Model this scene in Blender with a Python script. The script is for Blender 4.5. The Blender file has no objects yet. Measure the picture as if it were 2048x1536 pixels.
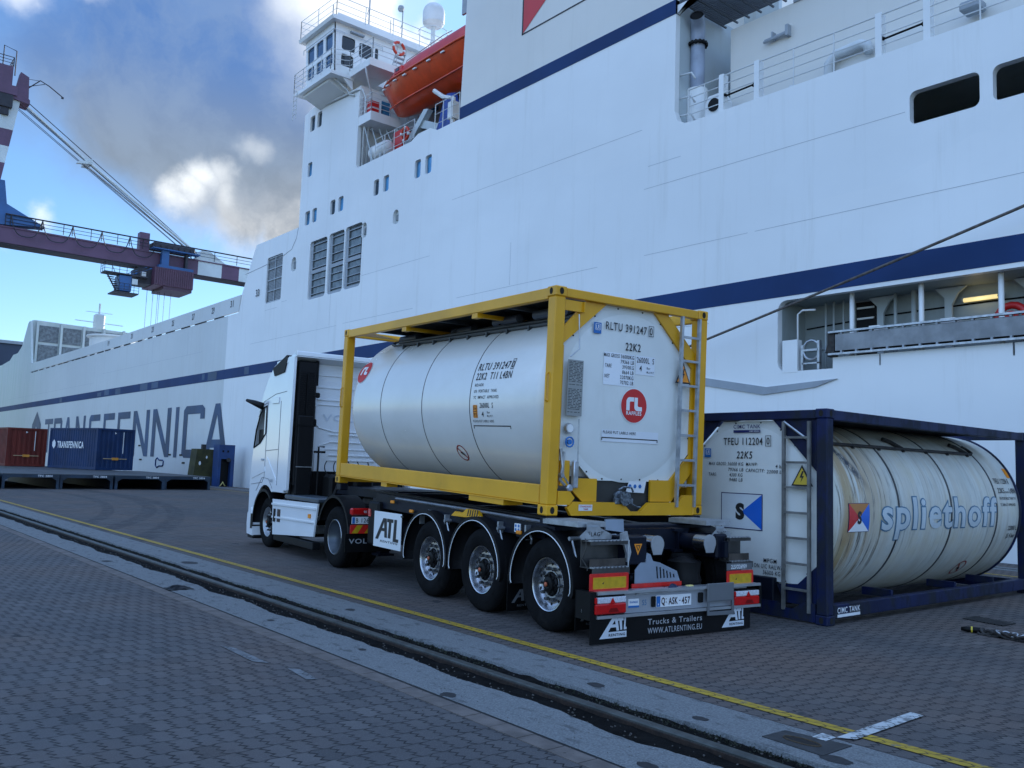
import bpy, bmesh, math, random
from mathutils import Vector, Matrix, noise as mnoise
from mathutils.geometry import tessellate_polygon
R = math.radians
random.seed(7)
SC = bpy.context.scene
C = SC.collection

# ------------------------------------------------------------------ camera
cd = bpy.data.cameras.new('camera'); cam = bpy.data.objects.new('camera', cd); C.objects.link(cam)
cd.sensor_width = 36.0; cd.lens = 30.4988; cd.clip_start = 0.1; cd.clip_end = 9000
_r = Vector((0.768821, -0.638629, 0.032676)); _u = Vector((-0.085547, -0.052079, 0.994972)); _f = Vector((0.633716, 0.767751, 0.094672))
cam.matrix_world = Matrix(((_r.x, _u.x, -_f.x, 0), (_r.y, _u.y, -_f.y, 0), (_r.z, _u.z, -_f.z, 1.7639), (0, 0, 0, 1)))
SC.camera = cam
SC.view_settings.view_transform = 'Standard'; SC.view_settings.look = 'None'
SC.view_settings.exposure = 1.0; SC.view_settings.gamma = 1.0
SC.view_settings.use_curve_mapping = False

# ------------------------------------------------------------------ light and sky
SUN_EL, SUN_AZ = 17.0, 66.0            # azimuth counted from +Y towards +X; the sun stands behind the ship
wd = bpy.data.worlds.new('World'); SC.world = wd; wd.use_nodes = True
NT = wd.node_tree; NT.nodes.clear()

class NB:
    """small node-building helper"""
    def __init__(s, nt): s.nt = nt
    def n(s, t, **kw):
        nd = s.nt.nodes.new(t)
        for k, v in kw.items():
            if k.startswith('i_'):
                key = k[2:]
                nd.inputs[int(key) if key.isdigit() else key.replace('_', ' ')].default_value = v
            else: setattr(nd, k, v)
        return nd
    def l(s, a, b): s.nt.links.new(a, b)
    def m(s, op, a, b=None, c=None, clamp=False):
        nd = s.nt.nodes.new('ShaderNodeMath'); nd.operation = op; nd.use_clamp = clamp
        for i, v in enumerate((a, b, c)):
            if v is None: continue
            if isinstance(v, (int, float)): nd.inputs[i].default_value = v
            else: s.l(v, nd.inputs[i])
        return nd.outputs[0]
    def vm(s, op, a, b=None, sc=None):
        nd = s.nt.nodes.new('ShaderNodeVectorMath'); nd.operation = op
        for i, v in enumerate((a, b)):
            if v is None: continue
            if isinstance(v, (tuple, list, Vector)): nd.inputs[i].default_value = tuple(v)
            else: s.l(v, nd.inputs[i])
        if sc is not None: nd.inputs['Scale'].default_value = sc
        return nd
    def mix(s, f, a, b, bt='MIX'):
        nd = s.nt.nodes.new('ShaderNodeMix'); nd.data_type = 'RGBA'; nd.blend_type = bt
        for v, k in ((f, 0), (a, 6), (b, 7)):
            if isinstance(v, (int, float)): nd.inputs[k].default_value = v
            elif isinstance(v, (tuple, list)): nd.inputs[k].default_value = tuple(v) + ((1,) if len(v) == 3 else ())
            else: s.l(v, nd.inputs[k])
        return nd.outputs[2]
    def noise(s, vec, scale, detail=3, rough=.55):
        nd = s.n('ShaderNodeTexNoise', i_Scale=scale, i_Detail=detail, i_Roughness=rough)
        if vec is not None: s.l(vec, nd.inputs['Vector'])
        return nd
    def mr(s, v, a, b, c=0, d=1, smooth=True):
        nd = s.n('ShaderNodeMapRange'); nd.interpolation_type = 'SMOOTHSTEP' if smooth else 'LINEAR'
        for i, x in enumerate((v, a, b, c, d)):
            if isinstance(x, (int, float)): nd.inputs[i].default_value = x
            else: s.l(x, nd.inputs[i])
        return nd.outputs[0]

W = NB(NT)
sky = W.n('ShaderNodeTexSky', sky_type='NISHITA', sun_disc=False, sun_elevation=R(SUN_EL), sun_rotation=R(SUN_AZ),
          altitude=0, air_density=1.0, dust_density=0.1, ozone_density=3.0)
SKY_STR = 0.10; SKY_TINT = (.86, 1.0, 1.18)
tc = W.n('ShaderNodeTexCoord')
vec = W.vm('NORMALIZE', tc.outputs['Generated']).outputs[0]
nz = W.noise(vec, 5.5, 7, .6)
warp = W.vm('SUBTRACT', nz.outputs['Color'], (.5, .5, .5)).outputs[0]
vw = W.vm('ADD', vec, W.vm('SCALE', warp, sc=.11).outputs[0]).outputs[0]
def blobs(lst, soft):
    acc = None
    for c, r, w in lst:
        d = W.vm('DISTANCE', vw, c).outputs['Value']
        k = W.mr(d, r * (1 + soft), r * (1 - soft), 0, w)
        acc = k if acc is None else W.m('MAXIMUM', acc, k)
    return acc
dark = blobs([((0.184, 0.911, 0.368), .07, .9), ((0.244, 0.884, 0.399), .10, 1), ((0.315, 0.866, 0.39), .10, 1), ((0.232, 0.911, 0.341), .075, 1), ((0.287, 0.895, 0.342), .075, 1), ((0.356, 0.867, 0.348), .08, 1), ((0.213, 0.923, 0.321), .05, .9), ((0.358, 0.832, 0.425), .08, 1), ((0.237, 0.868, 0.437), .10, .9), ((0.313, 0.832, 0.457), .09, .95), ((0.165, 0.9, 0.403), .05, .55)], .55)
grey = blobs([((0.373, 0.874, 0.31), .085, 1), ((0.356, 0.894, 0.272), .055, 1), ((0.405, 0.874, 0.267), .055, 1), ((0.391, 0.854, 0.343), .06, .9), ((0.307, 0.901, 0.306), .065, .9), ((0.421, 0.852, 0.311), .1, .9), ((0.326, 0.903, 0.278), .04, .8)], .5)
white = blobs([((0.281, 0.919, 0.278), .015, .95), ((0.294, 0.912, 0.286), .016, .95), ((0.309, 0.904, 0.295), .016, .85), ((0.325, 0.897, 0.298), .013, .5), ((0.333, 0.901, 0.278), .012, .45), ((0.353, 0.876, 0.328), .012, .3), ((0.439, 0.77, 0.463), .075, 1), ((0.488, 0.756, 0.436), .07, 1), ((0.39, 0.789, 0.474), .045, .9), ((0.124, 0.901, 0.416), .016, .6), ((0.171, 0.958, 0.229), .012, .8), ((0.182, 0.884, 0.431), .014, .5), ((0.149, 0.965, 0.215), .012, .5)], 1.0)
bluehole = blobs([((0.5, 0.725, 0.474), .028, 1), ((0.462, 0.741, 0.488), .02, .8)], .5)
# bright blue cloud added outside the view, to brighten the shaded hull
gen = W.noise(W.vm('MULTIPLY', vec, (1, 1, 2.6)).outputs[0], 2.3, 6, .6)
genm = W.mr(gen.outputs['Fac'], .34, .58, 0, .9)
up = W.n('ShaderNodeSeparateXYZ'); W.l(vec, up.inputs[0])
inframe = W.mr(W.vm('DISTANCE', vec, (0.316, 0.897, 0.307)).outputs['Value'], .55, 1.0)
genm = W.m('MULTIPLY', genm, W.m('MULTIPLY', inframe, W.mr(up.outputs['Z'], 0.02, .2)))
fine = W.noise(vw, 16, 5, .6).outputs['Fac']
base = W.vm('SCALE', sky.outputs[0], sc=SKY_STR).outputs[0]
base = W.vm('MULTIPLY', base, SKY_TINT).outputs[0]
darkc = W.mix(W.mr(up.outputs['Z'], .29, .43), (.135, .172, .225), (.060, .130, .300))
darkc = W.mix(W.mr(fine, .35, .7, 0, .35), darkc, (.18, .24, .33))
greyc = W.mix(W.mr(fine, .30, .65), (.19, .215, .25), (.34, .355, .375))
whitec = (.62, .645, .66)
col = W.mix(genm, base, (.435, .67, 1.14))
col = W.mix(grey, col, greyc)
col = W.mix(dark, col, darkc)
col = W.mix(white, col, whitec)
col = W.mix(bluehole, col, (.22, .40, .62))
bgn = W.n('ShaderNodeBackground'); W.l(col, bgn.inputs[0]); bgn.inputs[1].default_value = 1.0
wo = W.n('ShaderNodeOutputWorld'); W.l(bgn.outputs[0], wo.inputs[0])

sl = bpy.data.lights.new('sun', 'SUN'); sl.energy = 3.0; sl.angle = R(.5); sl.color = (1, .93, .82)
so = bpy.data.objects.new('sun', sl); C.objects.link(so)
sd = Vector((math.sin(R(SUN_AZ)) * math.cos(R(SUN_EL)), math.cos(R(SUN_AZ)) * math.cos(R(SUN_EL)), math.sin(R(SUN_EL))))
so.rotation_euler = sd.to_track_quat('Z', 'Y').to_euler(); so.location = sd * 100

# ------------------------------------------------------------------ materials
MC = {}
def mat(name, rgb, rough=.5, metal=0, var=.08, vs=1.5, dirt=0, dirtc=(.09, .06, .04), dscale=(3, 3, .5), bump=0, bs=30, coat=0, spec=None, emit=None, dth=(.55, .75)):
    if name in MC: return MC[name]
    m = bpy.data.materials.new(name); m.use_nodes = True; nt = m.node_tree
    b = nt.nodes['Principled BSDF']; N = NB(nt); MC[name] = m
    geo = N.n('ShaderNodeNewGeometry'); pos = geo.outputs['Position']
    b.inputs['Roughness'].default_value = rough; b.inputs['Metallic'].default_value = metal
    if coat: b.inputs['Coat Weight'].default_value = coat; b.inputs['Coat Roughness'].default_value = .08
    if spec is not None: b.inputs['Specular IOR Level'].default_value = spec
    n1 = N.noise(pos, vs, 5).outputs['Fac']
    d = tuple(c * (1 - var) for c in rgb); h = tuple(min(1, c * (1 + var)) for c in rgb)
    col = N.mix(N.mr(n1, .3, .7), d, h)
    if dirt:
        sv = N.vm('MULTIPLY', pos, dscale).outputs[0]
        n2 = N.noise(sv, 1.0, 7, .65).outputs['Fac']
        k = N.mr(n2, dth[0], dth[1], 0, dirt)
        col = N.mix(k, col, dirtc)
        N.l(N.m('ADD', rough, N.m('MULTIPLY', k, .25)), b.inputs['Roughness'])
    N.l(col, b.inputs['Base Color'])
    if bump:
        bn = N.n('ShaderNodeBump', i_Strength=bump, i_Distance=.01)
        N.l(N.noise(pos, bs, 4).outputs['Fac'], bn.inputs['Height']); N.l(bn.outputs[0], b.inputs['Normal'])
    if emit:
        b.inputs['Emission Color'].default_value = tuple(emit[0]) + (1,); b.inputs['Emission Strength'].default_value = emit[1]
    return m

def hull_mat(name, rgb, stain=.25, stainc=(.42, .40, .33), rough=.42, green=False):
    m = bpy.data.materials.new(name); m.use_nodes = True; nt = m.node_tree; MC[name] = m
    b = nt.nodes['Principled BSDF']; N = NB(nt)
    pos = N.n('ShaderNodeNewGeometry').outputs['Position']
    n1 = N.noise(N.vm('MULTIPLY', pos, (1, .35, .5)).outputs[0], .35, 5).outputs['Fac']
    col = N.mix(N.mr(n1, .3, .7), tuple(c * .93 for c in rgb), tuple(min(1, c * 1.03) for c in rgb))
    st = N.noise(N.vm('MULTIPLY', pos, (1, 2.2, .16)).outputs[0], 1.0, 7, .7).outputs['Fac']
    col = N.mix(N.mr(st, .50, .78, 0, stain), col, stainc)
    ru = N.noise(N.vm('MULTIPLY', pos, (1, 5.5, .35)).outputs[0], 1.0, 8, .75).outputs['Fac']
    col = N.mix(N.mr(ru, .66, .80, 0, .40), col, (.40, .30, .20))
    # rolled repaint patches
    v = N.n('ShaderNodeTexVoronoi', feature='F1', i_Scale=.22, i_Randomness=.9); v.distance = 'CHEBYCHEV'
    N.l(N.vm('MULTIPLY', pos, (1, .5, 1.4)).outputs[0], v.inputs['Vector'])
    sp = N.n('ShaderNodeSeparateColor'); N.l(v.outputs['Color'], sp.inputs[0])
    col = N.mix(N.m('MULTIPLY', sp.outputs[0], .10), col, (.60, .66, .70))
    if green:
        sy = N.n('ShaderNodeSeparateXYZ'); N.l(pos, sy.inputs[0])
        col = N.mix(N.m('MULTIPLY', N.mr(sy.outputs['Y'], 100, 130), N.mr(st, .35, .7, .25, .9)), col, (.42, .52, .46))
    N.l(col, b.inputs['Base Color']); b.inputs['Roughness'].default_value = rough
    # plating waviness between frames
    wv = N.n('ShaderNodeTexWave', wave_type='BANDS', bands_direction='Y', i_Scale=.42, i_Distortion=.6, i_Detail=1)
    N.l(pos, wv.inputs['Vector'])
    h = N.m('ADD', N.m('MULTIPLY', wv.outputs['Fac'], .35), N.noise(pos, .8, 3).outputs['Fac'])
    bn = N.n('ShaderNodeBump', i_Strength=.22, i_Distance=.05); N.l(h, bn.inputs['Height']); N.l(bn.outputs[0], b.inputs['Normal'])
    return m

M_WHITE = hull_mat('ship_white_paint', (.80, .81, .80), .22)
M_FWD = hull_mat('ship_forward_paint', (.60, .62, .61), .3, green=True)
M_CREAM = hull_mat('ship_casing_paint', (.70, .67, .61), .15)
M_INNER = mat('ship_inner_paint', (.46, .51, .52), .5, dirt=.35, dirtc=(.35, .30, .22), dscale=(1, 1.5, .3), vs=.6)
M_NAVY = mat('navy_paint', (.004, .030, .115), .55, spec=.25, var=.15, vs=.4, dirt=.12, dirtc=(.03, .08, .20), dscale=(1, .5, .6))
M_NAVYF = mat('faded_navy_paint', (.010, .046, .12), .45, var=.35, vs=.5, dirt=.6, dirtc=(.05, .11, .17), dscale=(1, .5, 1.2))
M_LINE = mat('seam_line', (.40, .43, .46), .6)
M_DKGLASS = mat('dark_window_glass', (.008, .012, .016), .04, var=0)
M_GLASS = mat('sky_tinted_glass', (.05, .22, .40), .06, var=.45, vs=.8, metal=.25)  # blue base colour stands in for sky reflected in the panes
M_BLACK = mat('black_paint', (.004, .004, .0045), .5, var=.3, vs=3, spec=.2)
M_PLASTIC = mat('black_plastic', (.005, .005, .006), .55, var=.2, spec=.22)
M_RUBBER = mat('tyre_rubber', (.006, .006, .0065), .85, spec=.12, var=.3, vs=6, dirt=.5, dirtc=(.020, .019, .018), dscale=(4, 4, 4), bump=.3, bs=60)
M_STEEL = mat('galvanised_steel', (.42, .44, .46), .42, metal=.75, var=.2, vs=8)
M_CHROME = mat('polished_alloy', (.50, .51, .53), .24, metal=1, var=.05)
M_ALU = mat('aluminium', (.50, .52, .54), .38, metal=.85, var=.1, vs=4)
M_CHASSIS = mat('chassis_paint', (.004, .006, .013), .45, var=.4, vs=3, dirt=.3, dirtc=(.012, .011, .010), dscale=(3, 3, 3), spec=.2)
M_YEL = mat('yellow_frame_paint', (.70, .340, .006), .40, var=.10, vs=1.2, dirt=.45, dirtc=(.22, .12, .03), dscale=(3.5, 3.5, 1.8), dth=(.60, .82), bump=.06, bs=12)
M_TANK = mat('white_tank_cladding', (.76, .75, .70), .24, var=.04, vs=.8, dirt=.22, dirtc=(.42, .38, .28), dscale=(.6, .6, 1.6), dth=(.45, .8), metal=.1)
M_PANEL = mat('white_end_panel', (.70, .71, .67), .40, var=.05, dirt=.2, dirtc=(.42, .38, .30), dscale=(2, 2, .6))
M_CABW = mat('truck_white_paint', (.80, .82, .83), .16, var=.02, coat=.6)
M_INK = mat('black_lettering', (.012, .012, .014), .5)
M_WINK = mat('white_lettering', (.75, .76, .76), .5)
M_RED = mat('red_decal', (.55, .018, .018), .4, var=.05)
M_ORANGE = mat('orange_decal', (.80, .26, .01), .45)
M_BLUED = mat('blue_decal', (.015, .14, .42), .4)
M_REDREF = mat('red_reflector', (.60, .02, .015), .3, var=.15, vs=20)
M_YELREF = mat('yellow_reflector', (.50, .30, .01), .35, var=.12, vs=20)
M_LAMP = mat('red_lamp_lens', (.50, .008, .008), .12, var=.1, vs=30)
M_CLEAR = mat('clear_lamp_lens', (.55, .56, .60), .12, var=.2, vs=60)
M_BOAT = mat('orange_hull_paint', (.66, .068, .012), .28, var=.15, vs=1.0, dirt=.25, dirtc=(.25, .03, .012))
M_BOATTOP = mat('red_canopy_paint', (.56, .032, .030), .35, var=.1)
M_BFRAME = mat('blue_frame_paint', (.003, .009, .048), .5, var=.3, vs=1.5, dirt=.85, dirtc=(.012, .015, .02), dscale=(4, 4, 2), dth=(.44, .62), spec=.3)
M_RUSTYDK = mat('blackened_steel', (.025, .022, .02), .7, var=.5, vs=9, dirt=.5, dirtc=(.09, .04, .02), dscale=(8, 8, 8))
M_GREYP = mat('grey_paint', (.30, .33, .36), .5, dirt=.3, dirtc=(.2, .12, .06), dscale=(2, 2, 1))
M_LOUVRE = mat('louvre_grey', (.16, .18, .19), .55, var=.35, vs=3)
M_CRANE = mat('crane_maroon_paint', (.105, .050, .095), .5, var=.15, vs=.4, dirt=.3, dirtc=(.07, .03, .05), dscale=(.5, .5, .5))
M_CRANEW = mat('crane_pale_paint', (.55, .60, .60), .5, var=.1, vs=.4)
M_CRANEB = mat('crane_blue_paint', (.02, .09, .24), .45, var=.2, vs=.6)
M_CRANED = mat('crane_dark_steel', (.02, .02, .028), .6, var=.3)
M_ROPE = mat('mooring_rope_fibre', (.10, .088, .08), .85, var=.35, vs=9, bump=.5, bs=60)
M_TARP = mat('blue_tarpaulin', (.012, .06, .30), .4, var=.4, vs=4)
M_RCONT = mat('red_container_paint', (.13, .020, .013), .55, spec=.3, var=.2, vs=1, dirt=.5, dirtc=(.09, .03, .02), dscale=(1.5, 1.5, .6))
M_BCONT = mat('blue_container_paint', (.006, .026, .085), .5, spec=.3, var=.2, vs=1, dirt=.35, dirtc=(.02, .03, .08), dscale=(1.5, 1.5, .6))
M_CASS = mat('cassette_steel_paint', (.014, .030, .052), .5, var=.4, vs=1.5, dirt=.5, dirtc=(.04, .035, .035), dscale=(1, 1, 2))
M_DECKS = mat('worn_steel_deck', (.05, .05, .05), .6, var=.3, vs=2)
M_OLIVE = mat('olive_block_paint', (.038, .036, .009), .7, var=.4, vs=2, dirt=.6, dirtc=(.02, .02, .008), dscale=(3, 3, .4))
M_BOXBLUE = mat('quay_box_blue', (.006, .035, .13), .5, var=.2)
M_RAIL = mat('rail_steel', (.07, .075, .07), .5, metal=.5, var=.3, vs=6, dirt=.5, dirtc=(.05, .025, .012), dscale=(6, 1, 6))
M_RUST = mat('rusty_rail_side', (.022, .012, .007), .85, var=.5, vs=20)
M_WBUOY = mat('white_plastic', (.72, .72, .70), .45)

def deco_tank_mat():
    m = bpy.data.materials.new('stained_tank_cladding'); m.use_nodes = True; nt = m.node_tree; MC[m.name] = m
    b = nt.nodes['Principled BSDF']; N = NB(nt)
    tco = N.n('ShaderNodeTexCoord').outputs['Object']          # local: y = along tank, z = height
    sx = N.n('ShaderNodeSeparateXYZ'); N.l(tco, sx.inputs[0])
    n1 = N.noise(tco, 2.0, 6, .65).outputs['Fac']
    col = N.mix(N.mr(n1, .3, .7), (.52, .54, .49), (.66, .66, .60))
    st = N.noise(N.vm('MULTIPLY', tco, (.6, 7, .55)).outputs[0], 1.0, 8, .72).outputs['Fac']
    big = N.noise(N.vm('MULTIPLY', tco, (.3, 1.6, .25)).outputs[0], 1.0, 3, .5).outputs['Fac']
    near = N.mr(sx.outputs['Y'], 2.4, .1, 0, 1)
    rk = N.m('MULTIPLY', N.m('MULTIPLY', N.mr(st, .38, .56), N.mr(big, .36, .56)), N.m('ADD', .25, N.m('MULTIPLY', near, .7)), clamp=True)
    col = N.mix(rk, col, (.36, .235, .10))
    st2 = N.noise(N.vm('MULTIPLY', tco, (.8, 11, .7)).outputs[0], 1.0, 8, .75).outputs['Fac']
    dk = N.m('MULTIPLY', N.mr(st2, .52, .62), N.m('ADD', .30, near), clamp=True)
    col = N.mix(dk, col, (.06, .055, .05))
    low = N.mr(n1, .45, .75, 0, .5)
    col = N.mix(low, col, (.44, .40, .24))
    # scrape
    sc = N.noise(N.vm('MULTIPLY', tco, (9, 9, 3)).outputs[0], 1.0, 6, .8).outputs['Fac']
    scm = N.m('MULTIPLY', N.mr(N.m('ABSOLUTE', N.m('SUBTRACT', sx.outputs['Y'], N.m('MULTIPLY_ADD', sx.outputs['Z'], -.75, 2.25))), .14, .02), N.mr(sx.outputs['Z'], 1.55, 1.9))
    col = N.mix(N.m('MULTIPLY', scm, N.mr(sc, .42, .5)), col, (.02, .03, .05))
    N.l(col, b.inputs['Base Color']); b.inputs['Roughness'].default_value = .42
    return m
M_STAIN = deco_tank_mat()

def paver_pattern(N, pos, swap):
    """zigzag paving stones: thin wavy course lines, thick toothed cross joints. Returns joint mask, per stone random, groove height"""
    s = N.n('ShaderNodeSeparateXYZ'); N.l(pos, s.inputs[0])
    x, y = (s.outputs['Y'], s.outputs['X']) if swap else (s.outputs['X'], s.outputs['Y'])
    dr = N.noise(pos, .7, 4).outputs['Color']; dv = N.n('ShaderNodeSeparateColor'); N.l(dr, dv.inputs[0])
    fj = N.noise(pos, 9, 2).outputs['Color']; fv = N.n('ShaderNodeSeparateColor'); N.l(fj, fv.inputs[0])
    x = N.m('ADD', x, N.m('MULTIPLY', N.m('SUBTRACT', dv.outputs[0], .5), .10)); y = N.m('ADD', y, N.m('MULTIPLY', N.m('SUBTRACT', dv.outputs[1], .5), .10))
    x = N.m('ADD', x, N.m('MULTIPLY', N.m('SUBTRACT', fv.outputs[0], .5), .010)); y = N.m('ADD', y, N.m('MULTIPLY', N.m('SUBTRACT', fv.outputs[1], .5), .010))
    CH, BW = .2250, .1400
    wav = N.m('MULTIPLY', N.m('SINE', N.m('MULTIPLY', x, 2 * math.pi / BW)), .0055)
    yy = N.m('DIVIDE', N.m('ADD', y, wav), CH); row = N.m('FLOOR', yy); fy = N.m('FRACT', yy)
    tooth = N.m('FRACT', N.m('MULTIPLY', fy, 3)); saw = N.m('MINIMUM', N.m('DIVIDE', tooth, .72), N.m('DIVIDE', N.m('SUBTRACT', 1, tooth), .28))
    half = N.m('MULTIPLY', N.m('MODULO', N.m('ABSOLUTE', row), 2), .5)
    xx = N.m('ADD', N.m('DIVIDE', N.m('ADD', x, N.m('MULTIPLY', N.m('SUBTRACT', saw, .5), .038)), BW), half)
    fx = N.m('FRACT', xx); col = N.m('FLOOR', xx)
    ex = N.m('MULTIPLY', N.m('MINIMUM', fx, N.m('SUBTRACT', 1, fx)), BW); ey = N.m('MULTIPLY', N.m('MINIMUM', fy, N.m('SUBTRACT', 1, fy)), CH)
    jn = N.noise(pos, 4, 4).outputs['Fac']; jw = N.mr(jn, .3, .7, .6, 1.35)
    jx = N.mr(ex, N.m('MULTIPLY', jw, .0090), N.m('MULTIPLY', jw, .0042)); jy = N.mr(ey, N.m('MULTIPLY', jw, .0055), N.m('MULTIPLY', jw, .0022), 0, .9)
    joint = N.m('MAXIMUM', jx, jy)
    cv = N.n('ShaderNodeCombineXYZ'); N.l(col, cv.inputs[0]); N.l(row, cv.inputs[1])
    wn = N.n('ShaderNodeTexWhiteNoise', noise_dimensions='2D'); N.l(cv.outputs[0], wn.inputs['Vector'])
    groove = N.m('MAXIMUM', N.mr(ex, .016, .0), N.mr(ey, .012, .0, 0, .7))
    return joint, wn.outputs['Value'], groove

def paver_mat(name, swap, tone=(.125, .112, .112)):
    m = bpy.data.materials.new(name); m.use_nodes = True; nt = m.node_tree; MC[name] = m
    b = nt.nodes['Principled BSDF']; N = NB(nt)
    pos = N.n('ShaderNodeNewGeometry').outputs['Position']
    joint, rnd, groove = paver_pattern(N, pos, swap)
    big = N.noise(pos, .30, 5).outputs['Fac']; fin = N.noise(pos, 90, 4).outputs['Fac']; mid = N.noise(pos, 2.4, 6, .7).outputs['Fac']
    c = N.mix(N.mr(rnd, 0, 1, 0, 1, False), tuple(t * .88 for t in tone), (tone[0] * 1.12, tone[1] * 1.11, tone[2] * 1.08))
    odd = N.mr(rnd, .975, .98, 0, .6); c = N.mix(odd, c, (tone[0] * 1.6, tone[1] * 1.6, tone[2] * 1.55))
    dkb = N.mr(rnd, .02, .015, 0, .6); c = N.mix(dkb, c, (.030, .030, .031))
    c = N.mix(N.mr(big, .40, .66, 0, .7), c, (tone[0] * 1.45, tone[1] * 1.10, tone[2] * .86))
    big2 = N.noise(N.vm('ADD', pos, (80, 20, 0)).outputs[0], .55, 5).outputs['Fac']
    c = N.mix(N.mr(big2, .50, .68, 0, .45), c, (tone[0] * .55, tone[1] * .58, tone[2] * .62))
    c = N.mix(N.mr(mid, .60, .72, 0, .6), c, (.030, .031, .032))
    c = N.mix(N.mr(fin, .45, .75, 0, .35), c, (.17, .17, .165))
    oil = N.noise(N.vm('ADD', pos, (31, 5, 0)).outputs[0], 1.9, 3, .5).outputs['Fac']
    c = N.mix(N.mr(oil, .69, .72, 0, .85), c, (.016, .016, .017))
    tyre = N.noise(N.vm('MULTIPLY', pos, (.9, .06, 1)).outputs[0], 1.0, 3, .5).outputs['Fac']
    c = N.mix(N.mr(tyre, .52, .68, 0, .45), c, (.045, .045, .048))
    if swap:      # scrubbed tyre arcs from turning vehicles
        for cx, cy, r_, w_ in TYRE_ARCS:
            d = N.vm('DISTANCE', pos, (cx, cy, 0)).outputs['Value']; e = N.m('ABSOLUTE', N.m('SUBTRACT', d, r_))
            c = N.mix(N.m('MULTIPLY', N.mr(e, w_, w_ * .6, 0, .55), N.mr(mid, .3, .55)), c, (.022, .022, .024))
    c = N.mix(joint, c, (.004, .004, .005))
    N.l(c, b.inputs['Base Color'])
    N.l(N.mr(mid, .3, .7, .72, .92), b.inputs['Roughness'])
    h = N.m('SUBTRACT', N.m('ADD', N.m('MULTIPLY', fin, .15), N.m('MULTIPLY', rnd, .25)), groove)
    bn = N.n('ShaderNodeBump', i_Strength=.9, i_Distance=.010); N.l(h, bn.inputs['Height']); N.l(bn.outputs[0], b.inputs['Normal'])
    return m
TYRE_ARCS = [(-30.98, 39.6, 42.1, .30), (-30.98, 39.6, 40.2, .22), (-26.4, 40.3, 37.2, .28)]
M_PAVE = paver_mat('block_paving', False, (.077, .071, .071))
M_PAVE2 = paver_mat('block_paving_turned', True, (.076, .066, .062))
M_CONC = mat('old_concrete', (.150, .158, .158), .85, var=.30, vs=70, dirt=.65, dirtc=(.06, .06, .06), dscale=(9, 4, 2), dth=(.53, .66), bump=1.0, bs=70)
M_SOLD = mat('kerb_paver', (.12, .10, .088), .8, var=.25, vs=5, bump=.4, bs=50)
M_DIRT = mat('trench_dirt', (.0045, .0042, .004), .95, var=.6, vs=8, dirt=.5, dirtc=(.022, .018, .013), dscale=(6, 6, 6), bump=.8, bs=40, spec=.1)
def line_mat(name, rgb, wear):
    m = bpy.data.materials.new(name); m.use_nodes = True; nt = m.node_tree; MC[name] = m
    b = nt.nodes['Principled BSDF']; N = NB(nt)
    # same jointed pattern as the paving, worn through the paint
    for nd in list(nt.nodes):
        if nd != b and nd.type != 'OUTPUT_MATERIAL': nt.nodes.remove(nd)
    pos = N.n('ShaderNodeNewGeometry').outputs['Position']
    joint, rnd, groove = paver_pattern(N, pos, not name.startswith('faded'))
    n1 = N.noise(pos, 9, 6, .7).outputs['Fac']; n2 = N.noise(pos, 1.3, 4, .6).outputs['Fac']
    c = N.mix(N.mr(n2, .3, .7), tuple(t * .8 for t in rgb), rgb)
    c = N.mix(N.mr(n1, .62 - wear, .70 - wear * .6, 0, .85), c, (.10, .10, .10))
    c = N.mix(joint, c, (.006, .006, .006))
    N.l(c, b.inputs['Base Color']); b.inputs['Roughness'].default_value = .7
    return m
M_YLINE = line_mat('worn_yellow_line_paint', (.42, .27, .012), .06)
M_WLINE = line_mat('worn_white_line_paint', (.50, .52, .51), .12)
M_FADED = line_mat('faded_white_line_paint', (.17, .18, .185), .19)

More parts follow.
